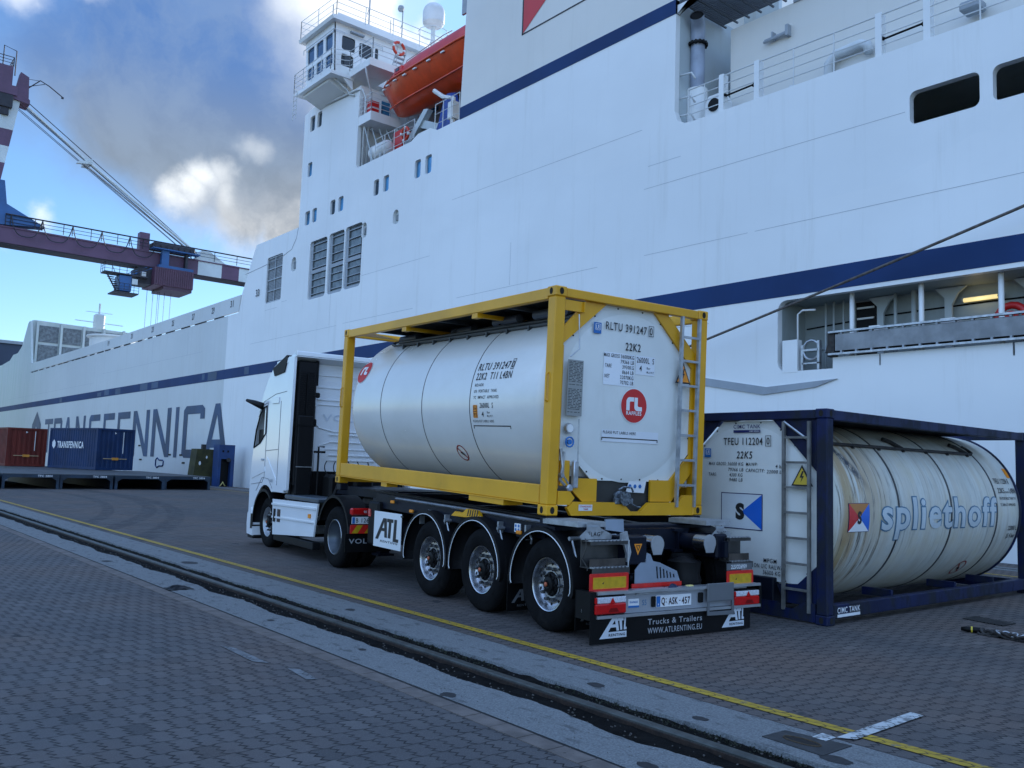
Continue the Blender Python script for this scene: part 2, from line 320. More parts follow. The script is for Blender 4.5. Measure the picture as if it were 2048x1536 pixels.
# ------------------------------------------------------------------ mesh helpers
class MB:
    def __init__(s): s.v = []; s.f = []; s.p = []
    def add(s, vs, fs):
        s.p.append((len(s.v), len(s.f))); o = len(s.v); s.v.extend([tuple(a) for a in vs]); s.f.extend([tuple(i + o for i in f) for f in fs]); return s
    def box(s, x0, x1, y0, y1, z0, z1, M=None, ch=0):
        x0, x1 = min(x0, x1), max(x0, x1); y0, y1 = min(y0, y1), max(y0, y1); z0, z1 = min(z0, z1), max(z0, z1)
        if ch:
            c = min(ch, (x1 - x0) * .3, (y1 - y0) * .3, (z1 - z0) * .3)
            bm = bmesh.new(); bmesh.ops.create_cube(bm, size=1)
            for v in bm.verts: v.co = Vector(((x0 + x1) / 2 + v.co.x * (x1 - x0), (y0 + y1) / 2 + v.co.y * (y1 - y0), (z0 + z1) / 2 + v.co.z * (z1 - z0)))
            bmesh.ops.bevel(bm, geom=bm.edges[:], offset=c, segments=1, affect='EDGES')
            bm.verts.index_update(); vs = [v.co.copy() for v in bm.verts]; fs = [[v.index for v in f.verts] for f in bm.faces]; bm.free()
        else:
            vs = [Vector((x, y, z)) for z in (z0, z1) for y in (y0, y1) for x in (x0, x1)]
            fs = [(0, 2, 3, 1), (4, 5, 7, 6), (0, 1, 5, 4), (2, 6, 7, 3), (0, 4, 6, 2), (1, 3, 7, 5)]
        if M: vs = [M @ v for v in vs]
        return s.add(vs, fs)
    def prism(s, pts, f, d):
        """pts: 2D outline; f maps (u,v)->3D; d: depth vector"""
        d = Vector(d); n = len(pts); a = [Vector(f(*p)) for p in pts]; vs = a + [p + d for p in a]
        tri = tessellate_polygon([[Vector((p[0], p[1], 0)) for p in pts]])
        fs = [tuple(t) for t in tri] + [tuple(i + n for i in reversed(t)) for t in tri]
        fs += [(i, (i + 1) % n, n + (i + 1) % n, n + i) for i in range(n)]
        return s.add(vs, fs)
    def plate(s, loops, f, d):
        """outline with holes, with depth d (front and back faces, reveals)"""
        d = Vector(d); flat = [p for lp in loops for p in lp]; n = len(flat)
        a = [Vector(f(*p)) for p in flat]; vs = a + [p + d for p in a]
        tri = tessellate_polygon([[Vector((p[0], p[1], 0)) for p in lp] for lp in loops])
        fs = [tuple(t) for t in tri] + [tuple(i + n for i in reversed(t)) for t in tri]
        o = 0
        for lp in loops:
            k = len(lp); fs += [(o + i, o + (i + 1) % k, n + o + (i + 1) % k, n + o + i) for i in range(k)]; o += k
        return s.add(vs, fs)
    def flat(s, loops, f):
        flat = [p for lp in loops for p in lp]
        tri = tessellate_polygon([[Vector((p[0], p[1], 0)) for p in lp] for lp in loops])
        return s.add([f(*p) for p in flat], [tuple(t) for t in tri])
    def tube(s, path, r, seg=6, closed=False, cap=True, rs=None):
        P = [Vector(p) for p in path]; n = len(P); vs = []; up = None
        for i, p in enumerate(P):
            if closed: t = P[(i + 1) % n] - P[i - 1]
            else: t = (P[min(i + 1, n - 1)] - P[max(i - 1, 0)])
            t.normalize()
            if up is None:
                up = Vector((0, 0, 1)) if abs(t.z) < .9 else Vector((1, 0, 0))
            a = t.cross(up)
            if a.length < 1e-4: a = t.orthogonal()
            a.normalize(); up = a.cross(t).normalized()
            rr = rs[i] if rs else r
            for k in range(seg):
                q = 2 * math.pi * k / seg; vs.append(p + (a * math.cos(q) + up * math.sin(q)) * rr)
        fs = []
        for i in range(n if closed else n - 1):
            j = (i + 1) % n
            for k in range(seg): fs.append((i * seg + k, i * seg + (k + 1) % seg, j * seg + (k + 1) % seg, j * seg + k))
        if cap and not closed: fs += [tuple(range(seg))[::-1], tuple((n - 1) * seg + k for k in range(seg))]
        return s.add(vs, fs)
    def lathe(s, prof, M, seg=32, cap=True):
        """prof: (radius, height) list, revolved about local z, placed by M"""
        vs = []; n = len(prof)
        for r, h in prof:
            for k in range(seg):
                q = 2 * math.pi * k / seg; vs.append(M @ Vector((r * math.cos(q), r * math.sin(q), h)))
        fs = [(i * seg + k, i * seg + (k + 1) % seg, (i + 1) * seg + (k + 1) % seg, (i + 1) * seg + k) for i in range(n - 1) for k in range(seg)]
        if cap: fs += [tuple(range(seg))[::-1], tuple((n - 1) * seg + k for k in range(seg))]
        return s.add(vs, fs)
    def text(s, body, f, h, w=None, bold=0.0, slant=0, slices=None, align='L', absk=None):
        """h: cap height, w: total width (fits), f maps (u,v)->3D"""
        cu = bpy.data.curves.new('t', 'FONT'); cu.body = body; cu.size = 1; cu.offset = bold; cu.shear = slant; cu.resolution_u = 3; cu.space_character = 1.14 if w else 1.0
        ob = bpy.data.objects.new('t', cu); C.objects.link(ob); bpy.context.view_layer.update()
        me = bpy.data.meshes.new_from_object(ob.evaluated_get(bpy.context.evaluated_depsgraph_get()))
        bpy.data.objects.remove(ob); bpy.data.curves.remove(cu)
        if not me.vertices: return s
        xs = [v.co.x for v in me.vertices]; x0, x1 = min(xs), max(xs)
        ky = h / .69; kx = (w / (x1 - x0)) if w else ky
        if absk: kx, ky, x0 = absk[0], absk[1], 0.0
        s.last = (kx, ky, x0)
        bm = bmesh.new(); bm.from_mesh(me); bpy.data.meshes.remove(me)
        for v in bm.verts: v.co = Vector(((v.co.x - x0) * kx, v.co.y * ky, 0))
        if align == 'C':
            for v in bm.verts: v.co.x -= (x1 - x0) * kx / 2
        if slices:
            for c in slices: bmesh.ops.bisect_plane(bm, geom=bm.verts[:] + bm.edges[:] + bm.faces[:], plane_co=(0, c, 0), plane_no=(0, 1, 0))
        bm.verts.index_update()
        s.add([f(v.co.x, v.co.y) for v in bm.verts], [[v.index for v in fc.verts] for fc in bm.faces]); bm.free()
        return s

OFFS = {}
def obj(name, mb, m, parent=None, smooth=False, auto=None, fix=True):
    me = bpy.data.meshes.new(name); off = OFFS.get(parent.name, Vector()) if parent else Vector()
    me.from_pydata([tuple(Vector(v) - off) for v in mb.v] if off.length else mb.v, [], mb.f); me.update()
    bm = bmesh.new(); bm.from_mesh(me)
    if fix: bmesh.ops.recalc_face_normals(bm, faces=bm.faces[:])
    if smooth:
        for f in bm.faces: f.smooth = True
        if auto:
            for e in bm.edges:
                if len(e.link_faces) == 2 and e.calc_face_angle(0) > R(auto): e.smooth = False
    bm.to_mesh(me); bm.free()
    if m: me.materials.append(m)
    o = bpy.data.objects.new(name, me); C.objects.link(o)
    if parent: o.parent = parent; OFFS[o.name] = off
    return o
def objp(name, mb, m, parent=None, **kw):
    """one object for every piece that was added"""
    ends = mb.p[1:] + [(len(mb.v), len(mb.f))]; o = None
    for (v0, f0), (v1, f1) in zip(mb.p, ends):
        q = MB(); q.add(mb.v[v0:v1], [[i - v0 for i in f] for f in mb.f[f0:f1]]); o = obj(name, q, m, parent, **kw)
    return o
def tag(o, label=None, cat=None, group=None, kind=None):
    if label: o['label'] = label
    if cat: o['category'] = cat
    if group: o['group'] = group
    if kind: o['kind'] = kind
    return o
def thing(name, label, cat, loc=(0, 0, 0), rz=0, group=None, world=False, rx=0):
    o = bpy.data.objects.new(name, None); C.objects.link(o); o.location = loc; o.rotation_euler = (rx, 0, rz); o.empty_display_size = .3
    tag(o, label, cat, group)
    if world: OFFS[o.name] = Vector(loc)
    return o
def copy_tree(o, parent=None):
    c = o.copy(); C.objects.link(c); c.parent = parent
    for ch in [k for k in bpy.data.objects if k.parent == o]: copy_tree(ch, c)
    return c
def rr(u0, u1, v0, v1, r, n=4):
    """rounded rectangle outline"""
    pts = []
    for cx, cy, a in ((u1 - r, v1 - r, 0), (u0 + r, v1 - r, 90), (u0 + r, v0 + r, 180), (u1 - r, v0 + r, 270)):
        for k in range(n + 1):
            q = R(a + 90 * k / n); pts.append((cx + r * math.cos(q), cy + r * math.sin(q)))
    return pts
def circ(cx, cy, r, n=24, ry=None):
    return [(cx + r * math.cos(2 * math.pi * k / n), cy + (ry or r) * math.sin(2 * math.pi * k / n)) for k in range(n)]
def T(x, y, z): return Matrix.Translation((x, y, z))
AX = {'x': Matrix.Rotation(R(90), 4, 'Y'), '-x': Matrix.Rotation(R(-90), 4, 'Y'), 'y': Matrix.Rotation(R(-90), 4, 'X'), '-y': Matrix.Rotation(R(90), 4, 'X'), 'z': Matrix.Identity(4)}
def cyl(mb, p, ax, r, h, seg=16): return mb.lathe([(r, 0), (r, h)], T(*p) @ AX[ax], seg)
def cylp(mb, a, b, r, seg=10): return mb.tube([a, b], r, seg)
# ================================================================== THE SETTING: quay and water
def struct(o): o['kind'] = 'structure'; return o
Y0, Y1 = -60.0, 900.0
g = MB(); prof = [(-500, 0), (3.90, 0), (3.90, -.075), (5.50, -.075), (5.50, 0), (20.8, 0), (20.8, -3.2)]
for (xa, za), (xb, zb) in zip(prof[:-1], prof[1:]): g.add([(xa, Y0, za), (xb, Y0, zb), (xb, Y1, zb), (xa, Y1, za)], [(0, 1, 2, 3)])
gr = struct(obj('ground', g, M_PAVE, fix=False))
for m_ in (M_DIRT, M_PAVE2, M_CONC): gr.data.materials.append(m_)
for i, mi in enumerate((0, 1, 1, 1, 2, 3)): gr.data.polygons[i].material_index = mi
w_ = MB().add([(20.8, Y0, -2.6), (1500, Y0, -2.6), (1500, 1500, -2.6), (20.8, 1500, -2.6)], [(0, 1, 2, 3)])
struct(obj('water', w_, mat('harbour_water', (.02, .045, .05), .08, var=.2, bump=.5, bs=1.2)))

# soldier course, worn concrete strips either side of the crane rail
sm_ = MB(); y = -6.0
while y < 60:
    ln = .29; j = random.uniform(-.003, .003); sm_.box(3.80, 3.955 + j, y + .005, y + ln - .005, -.02, .004 + random.uniform(0, .002)); y += ln
struct(obj('kerb_course', sm_, M_SOLD))
def ragged(xo, xi, amp, y0=-8, y1=130, seed=0, side=1):
    v = []; yy = y0
    while yy < y1:
        st = .035 if yy < 25 else .5
        n1 = mnoise.noise(Vector((seed, yy * 1.1, 0))) * amp + mnoise.noise(Vector((seed + 9, yy * 6, 0))) * amp * .30 + mnoise.noise(Vector((seed + 4, yy * 22, 0))) * amp * .14
        v.append((xi + n1, yy)); yy += st
    return v
def slab(name, xo, xi, amp, seed, m, top=.004):
    e = ragged(xo, xi, amp, seed=seed); mb = MB(); vs = []
    for x, yy in e: vs += [(xo, yy, top), (x, yy, top), (x + (.02 if xi > xo else -.02) * 1, yy, -.07)]
    fs = []
    for i in range(len(e) - 1):
        a = i * 3; fs += [(a, a + 1, a + 4, a + 3), (a + 1, a + 2, a + 5, a + 4)]
    mb.add(vs, fs); return struct(obj(name, mb, m))
slab('concrete_strip', 3.985, 4.455, .085, 3.0, M_CONC)
slab('concrete_strip', 5.60, 5.06, .050, 17.0, M_CONC)
for cx_, cy_, r_ in ((4.05, 5.55, .055), (5.25, 5.15, .06), (4.12, 3.6, .05), (5.2, 3.0, .07), (5.3, 9.3, .05), (5.25, 14.6, .12), (4.2, 9.1, .04), (5.2, 4.05, .045), (4.15, 15.3, .08), (4.3, 7.3, .035)):
    pr_ = MB().flat([[(cx_ + r_ * (1 + .35 * mnoise.noise(Vector((math.cos(a) * 2, math.sin(a) * 2, cx_ + cy_)))) * math.cos(a), cy_ + r_ * 1.5 * (1 + .35 * mnoise.noise(Vector((math.cos(a) * 2, math.sin(a) * 2, cy_)))) * math.sin(a)) for a in [q * .3142 for q in range(20)]]], lambda u, v: (u, v, .0065))
    struct(obj('concrete_stain', pr_, mat('dark_stain', (.016, .016, .017), .8, var=.4, vs=30)))
st_ = MB().add([(3.957, -6, .002), (3.985, -6, .002), (3.985, 100, .002), (3.957, 100, .002)], [(0, 1, 2, 3)])
struct(obj('joint_gap', st_, mat('open_joint', (.008, .008, .008), .9)))
# loose dirt heaped in the trench
dm = MB(); nx = 14; ny = 900; ys = [-5 + 60 * (k / ny) ** 1.8 for k in range(ny + 1)]
for yy in ys:
    for i in range(nx + 1):
        x = 4.40 + .66 * i / nx
        edge = min(abs(x - 4.72), abs(x - 4.86)); far = x > 4.86
        z = -.034 + mnoise.noise(Vector((x * 9, yy * 5, 0))) * .012 + mnoise.noise(Vector((x * 30, yy * 24, 3))) * .007 + (.008 if far else 0) * min(1, edge * 9)
        dm.v.append((x, yy, z))
for j in range(ny):
    for i in range(nx):
        a = j * (nx + 1) + i; dm.f.append((a, a + 1, a + nx + 2, a + nx + 1))
struct(obj('trench_soil', dm, M_DIRT, smooth=True))
rl = MB()
for yA, yB in ((-8, 900),):
    rl.prism([(4.752, .012), (4.824, .012), (4.830, .004), (4.830, -.022), (4.805, -.03), (4.805, -.07), (4.768, -.07), (4.768, -.03), (4.746, -.022), (4.746, .004)], lambda u, v: (u, yA, v), (0, yB - yA, 0))
crane_rail = struct(obj('crane_rail', rl, M_RAIL))
rl2 = MB().box(4.730, 4.7455, -8, 900, -.05, -.006); rl2.box(4.831, 4.846, -8, 900, -.05, -.012)
struct(obj('rail_flange', rl2, M_RUST))
rl3 = MB().box(19.42, 19.49, -20, 900, -.01, .012); struct(obj('seaward_crane_rail', rl3, M_RAIL))
rl4 = MB().box(19.1, 19.40, -20, 900, -.02, .004); rl4.box(19.51, 19.8, -20, 900, -.02, .004); struct(obj('rail_bedding', rl4, M_CONC))
# weeds and crumbs along the rail
wv = MB(); rng = random.Random(5)
for k in range(9000):
    yy = -1.0 + 30 * rng.random() ** 1.7; band = rng.random()
    if mnoise.noise(Vector((0, yy * 1.3, 7))) < -.15 + .5 * (band > .8): continue
    x = 5.00 + rng.gauss(0, .030); s_ = rng.uniform(.004, .012); a = rng.uniform(0, 6.28); z0 = -.035
    h = rng.uniform(.006, .026)
    dx, dy = math.cos(a) * s_, math.sin(a) * s_; lx, ly = rng.gauss(0, .012), rng.gauss(0, .012)
    wv.add([(x - dx, yy - dy, z0), (x + dx, yy + dy, z0), (x + dx * .6 + lx, yy + dy * .6 + ly, z0 + h), (x - dx * .4 + lx, yy - dy * .4 + ly, z0 + h * 1.1)], [(0, 1, 2, 3)])
o = obj('weeds', wv, mat('dusty_weeds', (.022, .026, .014), .9, var=.6, vs=20, dirt=.6, dirtc=(.07, .06, .05), dscale=(30, 30, 30)), fix=False)
tag(o, 'low dusty moss and weeds growing in the gap beside the crane rail', 'weeds', kind='stuff')
gv = MB()
for k in range(1500):
    yy = -1 + 26 * rng.random() ** 1.6; x = rng.choice((4.6 + rng.gauss(0, .06), 4.98 + rng.gauss(0, .04), 4.15 + rng.gauss(0, .2))); 
    if 4.72 < x < 4.87: continue
    z = .004 if (x < 4.40 or x > 5.1) else -.030
    s_ = rng.uniform(.002, .007) * (1 if z < 0 else .5)
    gv.box(x - s_, x + s_, yy - s_, yy + s_ * 1.3, z - .003, z + s_ * 1.1, M=T(x, yy, z) @ Matrix.Rotation(rng.random() * 3, 4, 'Z') @ Matrix.Rotation(.4, 4, 'X') @ T(-x, -yy, -z))
tag(obj('gravel', gv, mat('pale_grit', (.08, .074, .066), .9, var=.4, vs=40)), 'scattered pale grit and crumbs lying along the rail trench', 'gravel', kind='stuff')

# painted markings
def ground_poly(name, pts, m, z=.006, gap=None):
    return struct(obj(name, MB().add([(x, y_, z) for x, y_ in pts], [tuple(range(len(pts)))]), m))
ground_poly('yellow_line', [(5.775, -8), (5.895, -8), (5.895, 300), (5.775, 300)], M_YLINE)
ground_poly('yellow_line', [(17.95, -20), (18.07, -20), (18.07, 300), (17.95, 300)], M_YLINE)
ground_poly('white_mark', [(6.707, 3.248), (6.697, 3.145), (5.691, 3.132), (5.615, 3.234)], M_WLINE, z=.011)
ground_poly('white_mark', [(5.632, 3.341), (5.618, 3.232), (5.475, 3.225), (5.484, 3.334)], M_WLINE, z=.012)
ground_poly('faded_white_mark', [(3.26, 8.123), (3.335, 7.95), (3.346, 7.208), (3.251, 7.355)], M_FADED)
ground_poly('faded_white_mark', [(3.393, 6.964), (3.465, 6.878), (3.435, 6.495), (3.355, 6.545)], M_FADED)

# sunken lashing point with its dark surround
pit = thing('lashing_pit', 'dark pit plate with a rusty oval recess set in concrete by the yellow line', 'pit cover', (5.348, 3.285, 0), world=True)
obj('surround', MB().prism([(5.21, 3.541), (5.467, 3.53), (5.545, 3.08), (5.189, 3.082)], lambda u, v: (u, v, -.01), (0, 0, .02)), mat('pit_plate', (.022, .023, .025), .6, var=.3, vs=12), pit)
cx, cy = (5.336, 3.318); px, py = (5.329, 3.449)
ax_ = math.hypot(px - cx, py - cy); an = math.atan2(py - cy, px - cx)
rim = [(cx + math.cos(an) * ax_ * math.cos(q) - math.sin(an) * ax_ * .42 * math.sin(q), cy + math.sin(an) * ax_ * math.cos(q) + math.cos(an) * ax_ * .42 * math.sin(q)) for q in [k * 2 * math.pi / 28 for k in range(28)]]
rb = MB().tube([(x, y_, .012) for x, y_ in rim], .006, 6, closed=True); obj('rim', rb, mat('rusty_ochre', (.045, .028, .012), .8, var=.4, vs=30), pit)
rb = MB().prism(rim, lambda u, v: (u, v, .0102), (0, 0, .0012)); obj('recess', rb, mat('pit_shadow', (.008, .005, .003), .9, var=.4, vs=20), pit)
cxb, cyb = cx + .10 * math.cos(an + 1.57), cy + .10 * math.sin(an + 1.57)
dg = thing('drain_grate', 'dark rectangular steel grate let into the paving right of the chain', 'drain grate', (11.904, 4.768, 0), world=True)
gp = [(11.799, 5.03), (12.178, 5.032), (12.05, 4.488), (11.685, 4.5)]
obj('grate_plate', MB().prism(gp, lambda u, v: (u, v, -.01), (0, 0, .018)), M_BLACK, dg)
mbg = MB()
for k in range(12):
    t = (k + .5) / 12; a = Vector(gp[1]).lerp(Vector(gp[2]), t); b = Vector(gp[0]).lerp(Vector(gp[3]), t); mbg.tube([(a.x, a.y, .010), (b.x, b.y, .010)], .006, 4)
obj('grate_bars', mbg, M_RUSTYDK, dg)
# crumpled debris
def rag(name, label, cat, c, sx, sy, sz, m, seed, parent=None):
    mb = MB(); n = 9
    for j in range(n):
        for i in range(n):
            u, v = i / (n - 1) * 2 - 1, j / (n - 1) * 2 - 1; r_ = 1 + .35 * mnoise.noise(Vector((u * 2, v * 2, seed)))
            mb.v.append((c[0] + u * sx * r_, c[1] + v * sy * r_, c[2] + .004 + sz * max(0, (1 - u * u) * (1 - v * v)) * abs(mnoise.noise(Vector((u * 3, v * 3, seed + 5)))) * 3))
    for j in range(n - 1):
        for i in range(n - 1):
            a = j * n + i; mb.f.append((a, a + 1, a + n + 1, a + n))
    o = obj(name, mb, m, parent, smooth=True, fix=False); md = o.modifiers.new('solid', 'SOLIDIFY'); md.thickness = .004
    if label: tag(o, label, cat)
    return o
gx, gy = (4.131, 11.823)
rag('black_rag', 'crumpled black rag lying on the concrete edge by the left paving', 'rag', (gx, gy, .006), .15, .14, .035, M_BLACK, 2)

# hook and chain lying on the paving at the right edge
ch = thing('lashing_chain', 'rusty twisted lashing chain with a black strap handle and yellow band, on the paving', 'chain', (10.832, 4.206, 0), world=True)
def gl(a, b, n, z): return [(a[0] + (b[0] - a[0]) * t / (n - 1), a[1] + (b[1] - a[1]) * t / (n - 1), z) for t in range(n)]
A_, B_ = (10.812, 4.629), (10.908, 4.399)
obj('strap_handle', MB().tube(gl(A_, B_, 5, .035), .034, 8, rs=[.02, .032, .034, .034, .03]), M_BLACK, ch, smooth=True)
bx_, by_ = A_[0] + (B_[0] - A_[0]) * .42, A_[1] + (B_[1] - A_[1]) * .42
obj('band', MB().tube([(bx_, by_, .035), (bx_ + (B_[0] - A_[0]) * .07, by_ + (B_[1] - A_[1]) * .07, .035)], .037, 8), mat('yellow_band', (.6, .45, .03), .5), ch)
cb = MB(); P0, P1 = (10.816, 4.384), (10.749, 3.714)
for st in range(3):
    path = []
    for k in range(90):
        t = k / 89; q = t * 34 + st * 2.1; x = P0[0] + (P1[0] - P0[0]) * t; y_ = P0[1] + (P1[1] - P0[1]) * t
        r_ = .035 + .03 * math.sin(t * 9 + st) ** 2
        path.append((x + math.cos(q) * r_ * .6, y_ + math.sin(q) * r_ + .02 * math.sin(t * 12), .035 + .028 * math.sin(q * 1.3 + st)))
    cb.tube(path, .017, 6)
obj('twisted_links', cb, M_RUSTYDK, ch, smooth=True)
sh = MB()
for k in range(5):
    x = P0[0] + (P1[0] - P0[0]) * (.35 + k * .11); y_ = P0[1] + (P1[1] - P0[1]) * (.35 + k * .11) + .04
    sh.tube([(x + .03 * math.cos(q), y_ + .045 * math.sin(q), .06 + .02 * math.sin(q + k)) for q in [i * .6283 for i in range(10)]], .009, 5, closed=True)
obj('shackle', sh, M_STEEL, ch, smooth=True)

# ================================================================== THE SHIP (hull plane stands at x = 21.5)
HX = 21.5
ship = thing('cargo_ship', 'huge white cargo ship with navy stripes moored along the whole quay behind the truck', 'ship', (HX, 50, 0), world=True)
hf = lambda u, v: (HX, u, v)
def hfo(off): return lambda u, v: (HX - off, u, v)
# --- main side plating with its openings
gal = rr(-6.0, 14.16, 4.69, 6.74, .28, 5)
wn1 = rr(8.56, 10.28, 10.86, 11.74, .17); wn2 = rr(5.4, 8.26, 10.86, 11.74, .17)
def pane_loops(lst, r): return [rr(a, b, c, d, r) for a, b, c, d in lst]
ports = [(44.50, 45.10, 15.02, 15.83), (43.66, 44.22, 15.02, 15.83), (41.52, 42.08, 15.02, 15.83), (40.62, 41.18, 15.02, 15.83), (37.0, 37.5, 15.06, 15.88), (36.06, 36.58, 15.06, 15.88), (33.26, 33.77, 15.06, 15.94), (32.36, 32.88, 15.06, 15.94),
         (44.5, 45.08, 20.54, 21.44), (43.66, 44.2, 20.54, 21.44), (44.56, 45.1, 17.86, 18.70)]
grills = [(47.75, 49.92, 11.12, 13.95)]
bigs = [(42.2, 44.25, 10.62, 13.92), (40.3, 42.0, 10.62, 13.95), (38.42, 40.2, 10.64, 13.97)]
smalls = [(45.92, 46.55, 12.58, 13.42), (38.0, 38.5, 13.08, 13.88), (35.0, 35.52, 13.2, 13.92)]
A_hull = [(-30, -3.2), (55.68, -3.2), (55.68, 11.05), (54.0, 11.05), (53.75, 11.6), (53.62, 12.15), (52.2, 14.4), (51.7, 15.1), (45.84, 15.1), (45.84, 21.75), (44.9, 21.95), (39.75, 21.45), (39.45, 21.2), (39.45, 17.15), (39.3, 17.0), (34.2, 17.0), (33.6, 17.22), (32.6, 17.22), (32.0, 16.95), (30.30, 16.95), (18.09, 17.0), (18.09, 13.6), (17.95, 13.25), (17.65, 13.08), (17.2, 13.05), (-30, 12.85)]
loops = [A_hull, gal, wn1, wn2] + pane_loops(ports, .12) + pane_loops(grills, .15) + pane_loops(bigs, .22)
for a, b, c, d in smalls:
    r_ = (b - a) / 2; loops.append([(a, c + .1), (a + .1, c), (b - .1, c), (b, c + .1)] + [(a + r_ + r_ * math.cos(R(q)), d - r_ + r_ * math.sin(R(q))) for q in range(0, 181, 30)])
hull = obj('hull', MB().plate(loops, hf, (.22, 0, 0)), M_WHITE, ship)
# forward hull (weathered paint), bow structure profile
F_hull = [(55.68, -3.2), (150, -3.2), (165, 14.5), (137, 13.35), (131, 13.6), (129, 14.2), (126, 14.2), (123.6, 14.9), (120.9, 17.55), (120.2, 17.75), (119.6, 17.6), (117.6, 13.0), (117.2, 12.3), (117.2, 11.12), (55.68, 11.05)]
obj('forward_hull', MB().plate([F_hull], hf, (.25, 0, 0)), M_FWD, ship)
obj('bulwark', MB().plate([[(53.9, 11.12), (117.0, 11.20), (117.0, 12.2), (86, 12.05), (53.62, 12.18)]], hfo(.04), (.12, 0, 0)), M_FWD, ship)
yy = 56.5
while yy < 116:
    obj('freeing_port', MB().box(HX - .02, HX + .06, yy, yy + random.uniform(.8, 2.4), 11.05, 11.14), mat('slot_shadow', (.03, .035, .04), .8), ship); yy += random.uniform(2.2, 3.4)
# body of the ship behind the plating so nothing is paper
bd = MB().box(24.9, 47, 30, 52, -2, 15.0).box(21.76, 47, 56, 150, -2, 10.9).box(26, 47, -30, 30.2, -2, 13.0).box(21.76, 47, 45.0, 52.5, -2, 15.0)
bd.box(21.76, 24.9, 14.5, 38.2, -2, 4.6).box(21.76, 24.9, 30.4, 37.9, 4.6, 16.4)
obj('inner_body', bd, M_INNER, ship)
# --- navy bands
obj('lower_stripe', MB().plate([[(-30, 6.87), (55.68, 6.84), (55.68, 7.48), (-30, 7.54)]], hfo(.012), (.011, 0, 0)), M_NAVY, ship)
obj('forward_stripe', MB().plate([[(55.68, 6.84), (139, 6.86), (139, 7.48), (55.68, 7.48)]], hfo(.014), (.013, 0, 0)), M_NAVY, ship)
for a, b, c, d in ((57.0, 58.6, 6.9, 7.45), (69, 70.6, 6.95, 7.4), (71.6, 73.5, 6.9, 7.45), (79, 80.5, 6.9, 7.4), (82.5, 84.0, 6.95, 7.45), (85, 86.3, 6.95, 7.3), (51.7, 52.4, 6.95, 7.4), (100, 101, 6.9, 7.4), (59.2, 59.7, 7.0, 7.4)): obj('repaint_patch', MB().box(HX - .02, HX - .014, a, b, c, d), M_NAVYF, ship)
obj('upper_stripe', MB().plate([[(18.09, 16.98), (30.26, 16.92), (30.26, 17.46), (18.09, 17.48)]], hfo(.02), (.25, 0, 0)), M_NAVY, ship)
# --- thin weld seams
sm = MB()
for a, b, z in ((30.6, 19.5, 13.36), (19.36, 10.4, 11.24), (5.3, -20, 11.24), (14.95, -20, 8.95), (38.3, 32.2, 11.12), (51.8, 40.7, 8.82), (40.0, 33.4, 8.86), (19.3, 15.2, 8.95), (30.0, 21.5, 8.9), (47.6, 46.9, 10.95), (49.9, 48.2, 10.7), (17.8, 19.2, 12.0), (60, 85, 9.0), (88, 130, 8.3), (24.5, 16.6, 6.35), (25, 16.9, 5.6)): sm.box(HX - .004, HX + .001, min(a, b), max(a, b), z, z + .014)
for yv in (41.5, 26.4, 63, 71, 88): sm.box(HX - .004, HX + .001, yv, yv + .014, 8.95, 10.7)
q = [(51.7 - .15 * t, 14.55 - .05 * t) for t in (0, 3, 6)]
sm.tube([(HX - .003, a, b) for a, b in [(53.2, 13.45), (50.5, 13.55), (47.8, 13.72), (46.6, 13.95), (46.05, 14.5), (45.86, 15.1)]], .02, 4)
obj('weld_seam', sm, M_LINE, ship)
# --- windows set into the side
def window(a, b, c, d, glass=M_GLASS, depth=.12, frame=.05, name='window'):
    fr_ = MB().plate([rr(a - .02, b + .02, c - .02, d + .02, .12), rr(a + frame, b - frame, c + frame, d - frame, .09)], hfo(-depth + .03), (.03, 0, 0))
    wdw = obj(name, fr_, M_GREYP, ship)
    obj('pane', MB().box(HX + depth, HX + depth + .02, a, b, c, d), glass, wdw)
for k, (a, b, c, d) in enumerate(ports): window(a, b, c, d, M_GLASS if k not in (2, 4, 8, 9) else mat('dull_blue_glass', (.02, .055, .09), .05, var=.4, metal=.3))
for a, b, c, d in smalls:
    n_ = obj('niche', MB().box(HX + .15, HX + .17, a, b, c, d), M_INNER, ship); obj('niche_vent', MB().box(HX + .09, HX + .149, a + .14, b - .14, c + .2, d - .25), M_LOUVRE, n_)
for a, b, c, d in grills:
    mb = MB()
    for k in range(3): y_ = a + .06 + (b - a - .12) * k / 2; mb.box(HX + .05, HX + .10, y_ - .025, y_ + .025, c, d)
    for k in range(5): z_ = c + .06 + (d - c - .12) * k / 4; mb.box(HX + .053, HX + .103, a, b, z_ - .025, z_ + .025)
    gl_ = obj('louvre_window', mb, M_STEEL, ship); obj('louvre_panel', MB().box(HX + .12, HX + .16, a, b, c, d), M_LOUVRE, gl_)
    lv = MB(); z_ = c
    while z_ < d: lv.box(HX + .105, HX + .119, a, b, z_, z_ + .035); z_ += .09
    obj('louvre_slats', lv, M_GREYP, gl_)
for a, b, c, d in bigs:
    mb = MB(); mid_ = c + (d - c) * .46
    for k in range(4): z_ = c + .30 + (mid_ - c - .3) * k / 3; mb.box(HX + .08, HX + .14, a, b, z_ - .02, z_ + .02)
    for k in range(4): z_ = mid_ + .25 + (d - mid_ - .45) * k / 3; mb.box(HX + .08, HX + .14, a, b, z_ - .02, z_ + .02)
    mb.box(HX + .078, HX + .145, a, b, mid_ - .06, mid_ + .14); mb.box(HX + .076, HX + .145, a, b, c, c + .16)
    for y_ in (a + .02, b - .24): mb.box(HX + .083, HX + .137, y_, y_ + .22 * (y_ > a + .1) + .05, c, d)
    ow = obj('shutter_window', mb, M_GREYP, ship); obj('shutter_panel', MB().box(HX + .16, HX + .2, a, b, c, d), mat('shutter_glass', (.10, .13, .14), .2, var=.5, vs=2.2), ow)
